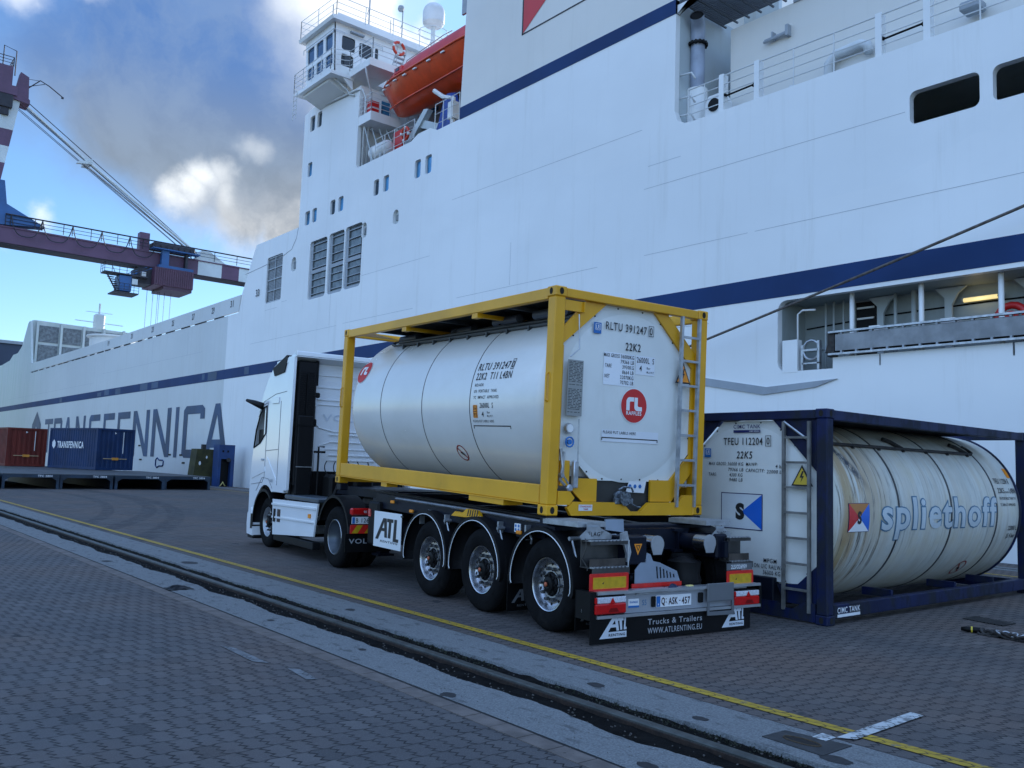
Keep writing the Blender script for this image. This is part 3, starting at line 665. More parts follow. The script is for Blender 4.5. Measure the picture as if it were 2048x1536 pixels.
# --- hull lettering
def let(mb, f, x0, x1, ch):
    """block letters drawn as outlines in a unit box; x0 > x1 because forward is to the left"""
    S = {'T': [[(0, 1), (1, 1), (1, .84), (.58, .84), (.58, 0), (.42, 0), (.42, .84), (0, .84)]],
         'A': [[(0, 0), (.40, 1), (.60, 1), (1, 0), (.80, 0), (.73, .2), (.27, .2), (.20, 0)], [(.33, .35), (.67, .35), (.50, .80)]],
         'N': [[(0, 0), (0, 1), (.22, 1), (.80, .26), (.80, 1), (1, 1), (1, 0), (.78, 0), (.20, .74), (.20, 0)]],
         'S': [[(0, 0), (0, .17), (.78, .17), (.80, .19), (.80, .42), (.12, .42), (0, .50), (0, .90), (.12, 1), (1, 1), (1, .84), (.20, .84), (.20, .58), (.88, .58), (1, .50), (1, .08), (.90, 0)]],
         'F': [[(0, 0), (0, 1), (1, 1), (1, .84), (.20, .84), (.20, .58), (.85, .58), (.85, .43), (.20, .43), (.20, 0)]],
         'E': [[(0, 0), (0, 1), (1, 1), (1, .84), (.20, .84), (.20, .58), (.85, .58), (.85, .43), (.20, .43), (.20, .16), (1, .16), (1, 0)]],
         'I': [[(0, 0), (0, 1), (1, 1), (1, 0)]],
         'C': [[(.12, 0), (0, .08), (0, .92), (.12, 1), (.88, 1), (1, .93), (1, .74), (.80, .74), (.80, .84), (.20, .84), (.20, .16), (1, .16), (1, 0)]],
         'R': [[(0, 0), (0, 1), (.88, 1), (1, .90), (1, .55), (.86, .46), (1, 0), (.79, 0), (.64, .43), (.20, .43), (.20, 0)], [(.20, .58), (.80, .58), (.80, .84), (.20, .84)]]}
    mb.flat([[(x0 + (x1 - x0) * u, v) for u, v in lp] for lp in S[ch]], f)
tl = MB(); ZB, ZT = 1.62, 5.28
tf_ = lambda u, v: (HX - .02, u, ZB + (ZT - ZB) * v)
spans = [('T', 106.95, 103.15), ('R', 102.6, 99.0), ('A', 98.6, 94.6), ('N', 93.4, 89.8), ('S', 88.4, 84.7), ('F', 83.5, 80.1), ('E', 79.1, 75.6), ('N', 74.7, 70.5), ('N', 69.7, 65.5), ('I', 64.5, 63.8), ('C', 62.8, 58.7), ('A', 58.5, 54.35)]
for c_, a, b in spans: let(tl, tf_, a, b, c_)
tl.flat([[(113.6, .86), (111.4, 1.27), (109.0, .86), (109.0, .38), (111.4, .80), (113.6, .38)]], tf_)
tl.flat([[(113.3, .30), (111.4, .72), (109.3, .30), (109.3, -.05), (113.3, -.05)]], lambda u, v: (HX - .024, u, ZB + (ZT - ZB) * (v + .0)))
obj('hull_lettering', tl, M_NAVYF, ship)
# draught and bow thruster marks, deck numbers
mk = MB()
mk.tube([(HX - .03, a, b) for a, b in [(68.25, 1.4), (67.95, 1.55), (67.5, 1.38), (66.7, 1.38), (66.5, 1.3), (66.5, 1.03), (66.7, .95), (67.5, .95), (67.9, .80), (68.25, .95), (68.25, 1.4)]], .05, 4)
obj('bow_mark', mk, M_NAVY, ship)
for a, c in ((72.3, 2.4), (65.0, 1.75), (62.6, 1.75), (49.0, 2.05), (71.8, 1.3), (62, 1.2)): obj('hull_fitting', MB().box(HX - .03, HX - .005, a, a + .55, c, c + .12), M_BLACK, ship)
for t_, y_, z_ in (('33', 51.3, 11.75), ('31', 55.3, 11.55), ('29', 58.6, 11.5), ('27', 62.4, 11.5), ('25', 66.7, 11.5), ('23', 71.5, 11.5), ('21', 77, 11.5), ('19', 84, 11.5)):
    obj('frame_number', MB().text(t_, lambda u, v: (HX - .05, y_ - u, z_ + v), .42, .5, bold=.02), M_INK, ship)
# --- knuckle ledge below the gallery and grey vent flashes
obj('rubbing_ledge', MB().prism([(20.5, 5.35), (14.5, 4.28), (12.3, 4.40), (12.95, 4.20), (14.6, 4.06), (20.5, 5.12)], lambda u, v: (HX - .05, u, v), (.05, 0, 0)), M_GREYP, ship)
obj('vent_flash', MB().box(HX - .06, HX, 46.6, 48.2, 5.42, 5.62), M_GREYP, ship)
# --- casing (upper block with the house flag)
cas = [(18.09, 16.99), (30.28, 16.93), (30.05, 22.4), (29.75, 27.5), (18.09, 27.5)]
casing = obj('casing', MB().plate([cas], hfo(.01), (.25, 0, 0)), M_CREAM, ship)
obj('casing_body', MB().box(21.74, 38, 18.25, 29.7, 17, 27.4), M_CREAM, ship)
fl = MB().flat([[(26.05, 19.3), (26.05, 23.7), (22.7, 21.5)]], hfo(.024)); flag = obj('house_flag', fl, M_RED, ship)
obj('flag_fly', MB().flat([[(19.35, 19.3), (19.35, 23.7), (22.7, 21.5)]], hfo(.024)), M_BLUED, flag)
obj('flag_top', MB().flat([[(26.05, 23.7), (19.35, 23.7), (22.7, 21.5)]], hfo(.024)), M_ORANGE, flag)
bd_ = MB()
for a, b in (((26.1, 19.27), (26.1, 23.75)), ((26.1, 19.27), (19.3, 19.27)), ((19.3, 19.27), (19.3, 23.75)), ((26.1, 23.75), (19.3, 23.75))):
    bd_.box(HX - .022, HX - .013, min(a[0], b[0]) - .035, max(a[0], b[0]) + .035, min(a[1], b[1]) - .03, max(a[1], b[1]) + .03)
obj('flag_border', bd_, M_INK, flag)
obj('flag_letter', MB().text('S', lambda u, v: (HX - .03, 24.05 - u, 20.25 + v), 2.5, 2.0, bold=.05), M_INK, flag)

# --- bridge tower and wing
obj('tower', MB().box(21.735, 44, 39.75, 45.7, 14.9, 21.7), M_WHITE, ship)
wing = MB(); AFT = 40.5; XO = 20.5
# aft wall (faces -Y) with windows
aw = [rr(20.86, 21.66, 23.70, 24.48, .12), rr(20.86, 21.60, 22.80, 23.48, .12), rr(21.90, 22.70, 23.62, 24.42, .12), rr(22.88, 23.1, 23.65, 24.42, .08)]
wing.plate([[(XO, 22.35), (30, 22.35), (30, 25.05), (XO - .12, 25.05)]] + aw, lambda u, v: (u, AFT, v), (0, .06, 0))
sw = []
for a in (40.72, 41.78, 42.84): sw += [rr(a, a + .80, 23.72, 24.56, .12), rr(a, a + .78, 22.78, 23.46, .12)]
wing.plate([[(AFT, 22.35), (43.85, 22.35), (43.85, 25.05), (AFT, 25.05)]] + sw, lambda u, v: (XO - .12 * (v - 22.35) / 2.7, u, v), (.06, 0, 0))
wing.box(XO, 44, 43.80, 43.86, 22.35, 25.0); wing.box(XO - .02, 30, AFT + .07, 43.8, 22.30, 22.36)
bw = obj('bridge_wing', wing, M_WHITE, ship)
for k, lp in enumerate(aw):
    u0, u1 = min(p[0] for p in lp), max(p[0] for p in lp); v0, v1 = min(p[1] for p in lp), max(p[1] for p in lp)
    w1_ = obj('window', MB().box(u0, u1, AFT + .065, AFT + .08, v0, v1), M_DKGLASS, bw)
for k, lp in enumerate(sw):
    u0, u1 = min(p[0] for p in lp), max(p[0] for p in lp); v0, v1 = min(p[1] for p in lp), max(p[1] for p in lp)
    xa = XO - .12 * (v0 - 22.35) / 2.7 + .065; xb = XO - .12 * (v1 - 22.35) / 2.7 + .065
    obj('window', MB().add([(xa, u0, v0), (xa, u1, v0), (xb, u1, v1), (xb, u0, v1), (xa + .02, u0, v0), (xa + .02, u1, v0), (xb + .02, u1, v1), (xb + .02, u0, v1)], [(0, 1, 2, 3), (7, 6, 5, 4), (0, 4, 5, 1), (1, 5, 6, 2), (2, 6, 7, 3), (3, 7, 4, 0)]), mat('bridge_glass', (.03, .09, .17), .03, metal=.5, var=.3), bw)
obj('wing_room', MB().box(XO + .6, 30, AFT + .7, 43.7, 22.4, 24.9), M_BLACK, bw)
rf = MB().prism([(20.12, 25.05), (20.05, 25.22), (20.3, 25.30), (44, 25.30), (44, 25.05)], lambda u, v: (u, 40.15, v), (0, 4.0, 0))
rf.box(20.4, 44, 40.20, 40.24, 25.31, 25.45)
obj('wing_roof', rf, M_WHITE, ship)
obj('wing_bracket', MB().prism([(20.42, 22.04), (20.42, 21.90), (21.5, 21.50), (21.5, 22.04)], lambda u, v: (u, 40.9, v), (0, 3.0, 0)).box(20.15, 21.5, 40.2, 44.4, 22.05, 22.24).prism([(21.5, 21.5), (21.5, 22.04), (20.9, 22.04)], lambda u, v: (u, 40.25, v), (0, .1, 0)), M_WHITE, ship)
obj('rain_visor', MB().box(21.3, 22.1, 40.3, 40.49, 24.72, 24.82), M_GREYP, bw)
def rail(name, pts, h, n_mid=2, post=1.1, r=.022, parent=ship, m=M_STEEL, base=0):
    mb = MB(); P = [Vector(p) for p in pts]
    for k in range(n_mid + 1):
        z = h * (k + 1) / (n_mid + 1); mb.tube([p + Vector((0, 0, z)) for p in P], r if k == n_mid else r * .75, 5)
    for a, b in zip(P[:-1], P[1:]):
        L_ = (b - a).length; k = max(1, round(L_ / post))
        for i in range(k + 1):
            p = a.lerp(b, i / k); mb.tube([p, p + Vector((0, 0, h))], r, 5)
    return obj(name, mb, m, parent)
M_RAILW = mat('pale_rail_paint', (.58, .60, .60), .5, var=.1)
rail('wing_railing', [(22.9, 38.2, 22.6), (21.45, 38.2, 22.6), (21.25, 40.2, 22.5), (20.12, 40.2, 22.25), (20.12, 44.5, 22.25), (21.5, 44.5, 22.25)], 1.1, 3, m=M_RAILW)
rail('roof_railing', [(43, 40.2, 25.3), (20.3, 40.2, 25.3), (20.15, 44.1, 25.3), (43, 44.1, 25.3)], 1.05, 2, 1.7, m=M_RAILW)
rail('wing_ladder', [(20.12, 44.5, 20.7), (20.12, 44.1, 20.7)], 1.6, 5, .5, m=M_RAILW)
rail('window_rail', [(20.3, 43.9, 24.35), (20.3, 40.4, 24.35), (23.3, 40.4, 24.35)], .24, 0, 3, m=M_RAILW)
dp = MB().tube([(20.3, 40.9, 22.2), (20.7, 40.7, 22.0), (21.3, 40.5, 21.55), (21.42, 40.4, 21.3), (21.42, 39.9, 21.1)], .055, 7)
dp.tube([(21.42, 43.9, 21.9), (21.42, 43.6, 21.62), (21.42, 39.6, 21.3), (21.6, 39.35, 21.3), (21.75, 39.25, 20.9), (21.75, 39.25, 17.1)], .06, 7)
dp.tube([(21.3, 38.6, 22.2), (21.5, 38.7, 21.7), (21.9, 39.0, 21.2), (22.0, 39.2, 20.6), (22.0, 39.3, 17.0)], .05, 6)
obj('drain_pipe', dp, M_RAILW, ship, smooth=True)
# roof gear
obj('radar_scanner', MB().lathe([(.05, 0), (.32, .02), (.36, .12), (.30, .3), (.10, .42)], T(22.6, 41.6, 25.35) @ Matrix.Rotation(R(60), 4, 'X'), 14), M_WBUOY, ship, smooth=True)
def dome(x, y, z, r, h):
    pf = [(r * .12, -1.1), (r * .12, 0), (r * .75, .03), (r * .98, .18), (r, .35), (r, h - r * .9)]
    pf += [(r * math.cos(R(a)), h - r * .9 + r * .9 * math.sin(R(a))) for a in range(10, 91, 10)]
    return MB().lathe([(max(.001, a), b) for a, b in pf], T(x, y, z), 24)
obj('satellite_dome', dome(27.62, 42, 27.95, .66, 1.45), mat('radome_plastic', (.62, .62, .62), .4), ship, smooth=True, auto=40)
dmb = MB().tube([(27.62, 42, 25.3), (27.62, 42, 27.9)], .13, 8); dmb.tube([(26.9, 42, 25.3), (27.62, 42, 27.4)], .03, 5); dmb.tube([(28.4, 42, 25.3), (27.62, 42, 27.4)], .03, 5)
dmb.tube([(27.62 + .9 * math.cos(q), 42 + .9 * math.sin(q), 27.55) for q in [k * .5236 for k in range(12)]], .025, 5, closed=True)
obj('dome_mast', dmb, M_RAILW, ship)
am = MB()
for x, y, h, r_ in ((23.25, 42, 4.5, .045), (25.45, 42, 2.9, .035), (21.9, 43.8, 2.6, .03), (24.2, 41.2, 1.5, .02), (30.2, 41, 4.6, .03)): am.tube([(x, y, 25.3), (x, y, 25.3 + h)], r_, 6)
am.tube([(23.25, 42, 27.6), (22.7, 42, 25.3)], .018, 4); am.tube([(25.45, 42, 27.4), (24.9, 42, 25.3)], .018, 4)
am.lathe([(.02, .2), (.16, .16), (.2, 0), (.15, -.12), (.02, -.14)], T(25.32, 42, 28.2), 10)
obj('antenna_mast', am, M_GREYP, ship)
# horns / search light beside the boat
se = MB().lathe([(.08, 0), (.2, .05), (.24, .25), (.02, .26)], T(23.7, 39.9, 23.3) @ AX['-y'], 14).tube([(23.7, 40.1, 22.9), (23.7, 40.1, 23.4)], .05, 6).tube([(23.2, 39.8, 22.8), (23.9, 39.5, 23.3), (24.2, 39.4, 23.2)], .035, 5)
obj('search_light', se, M_WBUOY, ship, smooth=True, auto=50)
lad = MB()
for k in range(10): lad.box(22.95, 23.5, 39.3 - k * .12, 39.5 - k * .12, 21.6 + k * .2, 21.64 + k * .2)
for x in (22.95, 23.5): lad.tube([(x, 39.5, 21.5), (x, 38.2, 23.7)], .03, 5)
obj('inclined_ladder', lad, M_RAILW, ship)

# --- boat recess: back wall, floor, platforms, struts
rc = MB().box(24.6, 24.9, 30.3, 39.75, 16.2, 22.6).box(21.72, 24.6, 30.2, 39.72, 16.15, 16.4)
obj('recess_wall', rc, M_INNER, ship)
obj('recess_soffit', MB().box(24.0, 31.0, 30.3, 40.4, 22.4, 22.5), M_INNER, ship)
obj('platform', MB().box(21.52, 23.3, 38.2, 39.45, 19.30, 19.78), M_WHITE, ship)
obj('platform', MB().box(21.3, 22.95, 38.15, 40.4, 22.16, 22.56), M_WHITE, ship)
rail('platform_railing', [(21.56, 39.45, 19.78), (21.56, 38.25, 19.78), (23.25, 38.25, 19.78), (23.9, 36.5, 18.9)], 1.0, 3, .6, m=M_RAILW)
rail('deck_railing', [(21.66, 37.8, 16.4), (21.66, 34.2, 16.4)], 1.75, 3, .9, m=M_RAILW)
rail('stowage_railing', [(21.62, 32.4, 16.4), (21.62, 30.5, 16.4)], 1.9, 3, .6, m=M_RAILW)
df = MB()
df.tube([(23.2, 38.4, 19.3), (23.6, 36.9, 16.5)], .13, 6); df.prism([(37.6, 16.6), (34.6, 19.0), (34.2, 18.9), (37.1, 16.4)], lambda u, v: (22.4, u, v), (.3, 0, 0)); df.prism([(34.9, 18.6), (31.2, 17.0), (31.2, 16.7), (35.0, 18.2)], lambda u, v: (22.5, u, v), (.3, 0, 0))
df.box(23.9, 24.55, 33.0, 33.5, 16.4, 20.6).box(23.6, 24.5, 31.4, 31.9, 16.4, 22.0)
for k in range(4): df.tube([(21.7 + k * .35, 39.1 - k * .15, 19.2), (21.8 + k * .4, 38.0 - k * .3, 16.6)], .035, 5)
obj('davit_frame', df, M_INNER, ship)
gf = MB()
for k in range(5): gf.tube([(23.0 + .3 * k, 38.0, 18.9), (23.2 + .3 * k, 36.0, 18.9)], .05, 5)
gf.box(23.2, 24.5, 36.0, 38.5, 18.86, 18.9)
obj('underdeck_beams', gf, M_GREYP, ship)
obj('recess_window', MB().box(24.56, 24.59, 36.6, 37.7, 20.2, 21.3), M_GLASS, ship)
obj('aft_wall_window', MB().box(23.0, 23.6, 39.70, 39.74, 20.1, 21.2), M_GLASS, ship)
obj('recess_door', MB().box(24.55, 24.59, 34.2, 35.0, 16.5, 18.6), M_GREYP, ship)
cr_ = MB().tube([(21.9, 31.4, 16.4), (21.9, 31.4, 18.4), (21.9, 32.2, 18.7), (21.7, 32.7, 19.1)], .11, 7); cr_.tube([(21.9, 31.2, 18.0), (22.1, 31.9, 18.2)], .09, 6); cr_.box(21.75, 22.1, 31.2, 31.6, 17.4, 18.2)
obj('launching_arm', cr_, M_WBUOY, ship, smooth=True, auto=50)

# things kept in the recess
bx_ = thing('fire_box', 'small red cabinet on the white platform under the bridge wing', 'cabinet', (22.0, 38.9, 19.8), world=True)
obj('cabinet', MB().box(21.85, 22.3, 38.75, 39.2, 19.85, 20.6), M_RED, bx_); obj('cabinet_band', MB().box(21.84, 22.31, 38.74, 39.21, 20.2, 20.24), M_WBUOY, bx_)
cn = thing('liferaft_canister', 'white liferaft canister lying in the recess below the orange lifeboat', 'liferaft', (22.3, 38.2, 16.4), world=True)
pf = [(.02, -.85), (.25, -.82), (.38, -.70)] + [(.42 - .02 * (k % 2), -.65 + k * .1) for k in range(14)] + [(.38, .72), (.25, .84), (.02, .87)]
obj('canister', MB().lathe(pf, T(22.25, 38.2, 17.80) @ AX['y'], 20), M_WBUOY, cn, smooth=True, auto=40)
obj('cradle', MB().box(21.9, 22.6, 37.7, 37.8, 16.4, 17.6).box(21.9, 22.6, 38.6, 38.7, 16.4, 17.6), M_INNER, cn)
rd = obj('deck_locker', MB().box(22.6, 23.3, 36.9, 37.7, 16.4, 18.75, ch=.05), M_RED); tag(rd, 'dark red deck locker behind the white liferaft canister', 'locker')
def lifebuoy(loc, ax, label):
    t = thing('lifebuoy', label, 'lifebuoy', loc, group='lifebuoys on the ship', world=True); mb, mb2 = MB(), MB(); M = T(*loc) @ AX[ax]
    obj('ring', mb.tube([M @ Vector((.33 * math.cos(k * .2618), .33 * math.sin(k * .2618), 0)) for k in range(24)], .075, 8, closed=True), mat('lifebuoy_red', (.60, .05, .02), .45), t, smooth=True)
    for k in range(4): obj('reflective_band', MB().tube([M @ Vector((.33 * math.cos(k * 1.5708 + a), .33 * math.sin(k * 1.5708 + a), 0)) for a in (0, .2, .4)], .079, 8), M_WBUOY, t, smooth=True)
lifebuoy((22.95, 38.10, 23.55), 'y', 'red and white lifebuoy on the railing of the bridge wing platform')
lifebuoy((22.2, 35.9, 18.05), 'x', 'red lifebuoy on the deck railing below the orange lifeboat')
tp = MB(); n = 12
for j in range(n + 1):
    for i in range(n + 1):
        a = i / n * math.pi; z = 16.4 + 2.9 * j / n; r_ = .85 * (1 - .55 * (j / n) ** 2) * (1 + .15 * math.sin(i * 2.3) * (1 - j / n * .5)) + .08 * mnoise.noise(Vector((i * .5, j * .5, 0)))
        tp.v.append((22.9 - r_ * math.sin(a) * .8, 32.9 + r_ * math.cos(a), z))
for j in range(n):
    for i in range(n): a = j * (n + 1) + i; tp.f.append((a, a + 1, a + n + 2, a + n + 1))
tag(obj('tarpaulin_cover', tp, M_TARP, smooth=True), 'blue tarpaulin draped over gear at the aft end of the boat recess', 'tarpaulin')

# --- the lifeboat
lb = thing('lifeboat', 'enclosed orange lifeboat with red canopy hanging under the bridge wing', 'lifeboat', (23.1, 34.2, 19.7), world=True)
def sect(t, kind):
    """t 0..1 from stern (Y 29.9) to bow (Y 39.4)"""
    y = 29.9 + 9.3 * t; bow = max(0, (t - .55) / .45); st = max(0, (.12 - t) / .12)
    hw = 1.42 * (1 - bow ** 2.6) ** .8 * (1 - .12 * st) + .02; keel = 19.70 - .05 * math.sin(t * 3.1) + .35 * bow ** 4; gun = 20.92 + .35 * bow ** 1.6 + .05 * st
    return y, hw, keel, gun
def loft(prof, name, m, parent, t0=0, t1=1, n=40):
    mb = MB(); k = None
    for i in range(n + 1):
        pts = prof(t0 + (t1 - t0) * i / n); k = len(pts); mb.v.extend(pts)
    for i in range(n):
        for j in range(k - 1): a = i * k + j; mb.f.append((a, a + 1, a + k + 1, a + k))
    mb.f.append(tuple(range(k))[::-1]); mb.f.append(tuple(n * k + j for j in range(k)))
    return obj(name, mb, m, parent, smooth=True, auto=38)
def hullp(t):
    y, hw, ke, gu = sect(t, 0); rake = 1.5 * max(0, (t - .72) / .28) ** 1.3
    o_ = []
    for s_ in [-1, -.97, -.9, -.78, -.6, -.35, -.06, .06, .35, .6, .78, .9, .97, 1]:
        a = abs(s_); z = ke + (gu - ke) * (a ** 3.0) * .92 + (gu - ke) * .08 * a
        if a < .1: z = ke - .10
        o_.append((23.1 + s_ * hw * (1 - .5 * max(0, (t - .8) / .2) * (1 - (z - ke) / max(.1, gu - ke))), y - .9 * max(0, (t - .72) / .28) ** 1.3 + rake * (z - ke) / 1.2 * .6, z))
    return o_
loft(hullp, 'boat_hull', M_BOAT, lb)
def canp(t):
    y, hw, ke, gu = sect(t, 0); hh = 1.08 * min(1, (1 - max(0, (t - .50) / .5) ** 1.7)) ** .8 * (1 - .18 * max(0, (.1 - t) / .1)); hh = max(hh, .04)
    rake = 1.5 * max(0, (t - .72) / .28) ** 1.3 * .6
    o_ = []
    for q in range(0, 181, 12):
        c_, s_ = math.cos(R(q)), math.sin(R(q)); cx_ = (abs(c_) ** .55) * (1 if c_ > 0 else -1)
        o_.append((23.1 + cx_ * (hw - .08) * (1 - .10 * s_), y, gu + .02 + hh * (s_ ** .8 if s_ > 0 else 0)))
    return o_
loft(canp, 'canopy', M_BOATTOP, lb)
rub = []
for i in range(41):
    y, hw, ke, gu = sect(i / 40, 0); rub.append((23.1 - hw - .02, y, gu))
obj('rubbing_strake', MB().tube(rub, .055, 6), M_BOAT, lb, smooth=True)
kb = []
for i in range(36):
    t = i / 40; y, hw, ke, gu = sect(t, 0); kb.append((23.1 - hw * .60, y, ke + .30))
obj('bilge_strake', MB().tube(kb, .035, 5), M_BOAT, lb)
for i in (8, 13, 18, 22, 26, 30, 33):
    y, hw, ke, gu = sect(i / 40 + .02, 0); obj('grab_becket', MB().box(23.1 - hw - .05, 23.1 - hw + .03, y, y + .26, gu - .20, gu - .14), M_WBUOY, lb)
obj('canopy_hatch', MB().box(23.1 - 1.36, 23.1 - 1.1, 35.8, 36.5, 21.1, 21.5, ch=.06), M_BOATTOP, lb); obj('canopy_window', MB().box(23.1 - 1.385, 23.1 - 1.2, 36.0, 36.3, 21.25, 21.4), M_DKGLASS, lb)
obj('conning_cap', MB().box(22.6, 23.6, 31.0, 32.0, 21.9, 22.35, ch=.12), M_BOATTOP, lb)
obj('canopy_rail', MB().tube([(22.3, 36.4, 21.6), (22.3, 36.2, 22.0), (22.3, 33, 22.15), (22.3, 32.3, 22.1)], .025, 5), M_RAILW, lb)
obj('lifting_hook', MB().tube([(23.1, 36.4, 21.7), (23.1, 36.4, 22.4)], .05, 6).tube([(23.1, 31.2, 21.9), (23.1, 31.2, 22.4)], .05, 6), M_BLACK, lb)
dk_ = MB().box(21.9, 23.6, 30.1, 30.6, 23.0, 23.12).box(21.9, 22.0, 30.1, 31.0, 22.2, 23.0)
obj('davit_platform', dk_, M_GREYP, ship); rail('davit_platform_railing', [(21.9, 30.9, 23.1), (21.9, 30.1, 23.1)], 1.3, 3, .4, m=M_GREYP)

# --- aft recess: exhaust pipe, set back house, deck and railing
rs = MB().box(23.0, 23.2, -30, 16.98, 13.05, 16.52).box(23.2, 38, -30, 16.7, 13.05, 16.48)
obj('set_back_house', rs, M_CREAM, ship)
rs2 = MB().box(25.5, 25.7, 16.8, 18.3, 13.0, 19.5).box(21.74, 25.5, 18.10, 18.24, 13.0, 17.6).box(21.72, 26, -30, 18.2, 12.78, 13.03)
obj('recess_lining', rs2, M_INNER, ship)
gt = MB()
for k in range(22): gt.box(21.6 + k * .11, 21.64 + k * .11, 14.6, 18.05, 17.42, 17.47)
for k in range(8): gt.box(21.6, 24.1, 14.6 + k * .48, 14.66 + k * .48, 17.36, 17.41)
obj('grating_deck', gt, mat('grating_grey', (.10, .11, .12), .6), ship)
obj('grating_edge', MB().prism([(18.08, 17.3), (18.08, 17.0), (17.2, 17.62), (14.3, 17.62), (14.3, 17.3), (17.0, 17.3)][::-1], lambda u, v: (21.56, u, v), (.12, 0, 0)), M_WHITE, ship)
rail('upper_railing', [(21.6, 18.0, 17.6), (21.6, 14.3, 17.6), (23.1, 14.3, 16.6), (23.1, 2, 16.55)], 1.1, 2, 1.4, m=M_RAILW)
up_ = MB()
for z_ in (17.9, 18.6): up_.tube([(22.4, 18, z_), (22.6, 10, z_ + .1)], .07, 6)
up_.box(23.6, 24.6, 8, 14, 16.6, 18.6)
obj('upper_deck_gear', up_, M_INNER, ship)
ex = thing_ex = MB()
ex.tube([(22.45, 17.92, 12.95), (22.45, 17.92, 14.55)], .36, 20); 
ep = obj('exhaust_casing', ex, M_WHITE, ship, smooth=True, auto=50)
obj('exhaust_pipe', MB().tube([(22.45, 17.92, 14.5), (22.45, 17.92, 16.35), (22.43, 17.90, 16.62), (22.30, 17.80, 16.85), (22.05, 17.66, 16.98)], .24, 20, cap=False), mat('exhaust_grey', (.30, .34, .42), .45, var=.2), ship, smooth=True)
obj('exhaust_mouth', MB().tube([(22.20, 17.75, 16.90), (22.08, 17.68, 16.965)], .222, 20), M_BLACK, ship)
fg = MB().lathe([(.34, 0), (.34, .07)], T(22.45, 17.92, 16.12), 20)
for k in range(14): fg.lathe([(.035, -.03), (.035, .11)], T(22.45 + .30 * math.cos(k * .449), 17.92 + .30 * math.sin(k * .449), 16.11), 5)
obj('pipe_flange', fg, M_BLACK, ship)
dr = MB().box(25.44, 25.49, 16.9, 17.6, 13.1, 15.6); obj('dark_doorway', MB().box(25.42, 25.47, 16.95, 17.55, 13.1, 15.5), M_BLACK, ship)
pp = MB().tube([(24.2, 17.4, 13.1), (24.2, 17.4, 15.4), (24.2, 17.2, 15.6), (24.2, 16.9, 15.6)], .07, 7).tube([(24.2, 17.5, 15.9), (24.2, 16.8, 15.75)], .04, 5)
for z_ in (13.5, 14.1, 14.9): pp.tube([(21.75, 18.06, z_), (21.75, 17.6, z_ - .05), (21.75, 17.45, z_ - .3)], .035, 5)
obj('vent_pipe', pp, M_RAILW, ship, smooth=True)
obj('hooded_vent', MB().prism([(-.35, 0), (.35, 0), (.35, .7), (.22, .95), (-.22, .95), (-.35, .7)], lambda u, v: (22.1, 16.95 + u, 13.05 + v), (.5, 0, 0)), M_WHITE, ship); obj('vent_mouth', MB().lathe([(.22, 0), (.22, .03)], T(22.06, 16.95, 13.65) @ AX['x'], 14), M_BLACK, ship)
rail('side_railing', [(21.56, 17.55, 13.05), (21.56, 16.28, 13.05)], 1.12, 3, .7, m=M_RAILW)
rail('side_railing', [(21.56, 16.28, 13.05), (21.56, 14.98, 13.05), (21.56, 11.15, 13.02), (21.56, 9.86, 13.02), (21.56, -6, 12.95)], 1.15, 3, 1.28, m=M_RAILW)
for yv, zz in ((16.28, 13.06), (14.98, 13.06), (11.15, 13.04), (9.86, 13.02)): obj('stanchion', MB().box(21.56, 21.80, yv - .10, yv - .05, zz, zz + 1.2).box(21.53, 21.558, yv - .12, yv + .06, zz, zz + 1.2), M_WHITE, ship)
for a, b, z in ((16.1, 15.15, 13.55), (11.0, 10.0, 13.5)):
    hb = MB().tube([(21.62, a, z), (21.62, b, z + .03)], .028, 6).tube([(21.62, a, z), (21.62, a + .12, z + .08)], .05, 6).tube([(21.62, b, z), (21.62, b - .1, z + .05)], .05, 6); obj('stowed_handle', hb, M_BLACK, ship)
ap = MB().tube([(22.8, 13.3, 13.1), (22.8, 13.3, 14.0), (22.8, 13.1, 14.2), (22.8, 12.3, 14.25), (22.8, 12.1, 14.15), (22.8, 12.05, 13.9)], .14, 10)
obj('air_pipe', ap, M_RAILW, ship, smooth=True)
ap = MB().tube([(22.7, 14.1, 13.1), (22.7, 14.2, 13.5), (22.7, 14.45, 13.55), (22.7, 14.7, 13.3)], .15, 10); obj('air_pipe', ap, M_RAILW, ship, smooth=True)
obj('air_pipe_mouth', MB().lathe([(.17, 0), (.17, .08)], T(22.7, 14.7, 13.2), 14), M_BLACK, ship)
wl = MB().tube([(22.85, 15.6, 15.52), (22.85, 14.75, 15.55)], .045, 6).tube([(22.9, 15.6, 15.6), (22.9, 14.75, 15.62)], .03, 6).box(22.8, 23.0, 14.7, 14.8, 15.45, 15.8).box(22.8, 23.0, 15.25, 15.3, 15.5, 15.75)
obj('wall_lamp', wl, M_GREYP, ship)
obj('flood_light', MB().box(22.4, 22.9, 8.9, 9.4, 13.9, 14.15, ch=.04), M_GREYP, ship)
obj('rust_stained_lip', MB().box(22.95, 23.0, 12.9, 14.6, 16.50, 16.62), M_GREYP, ship)

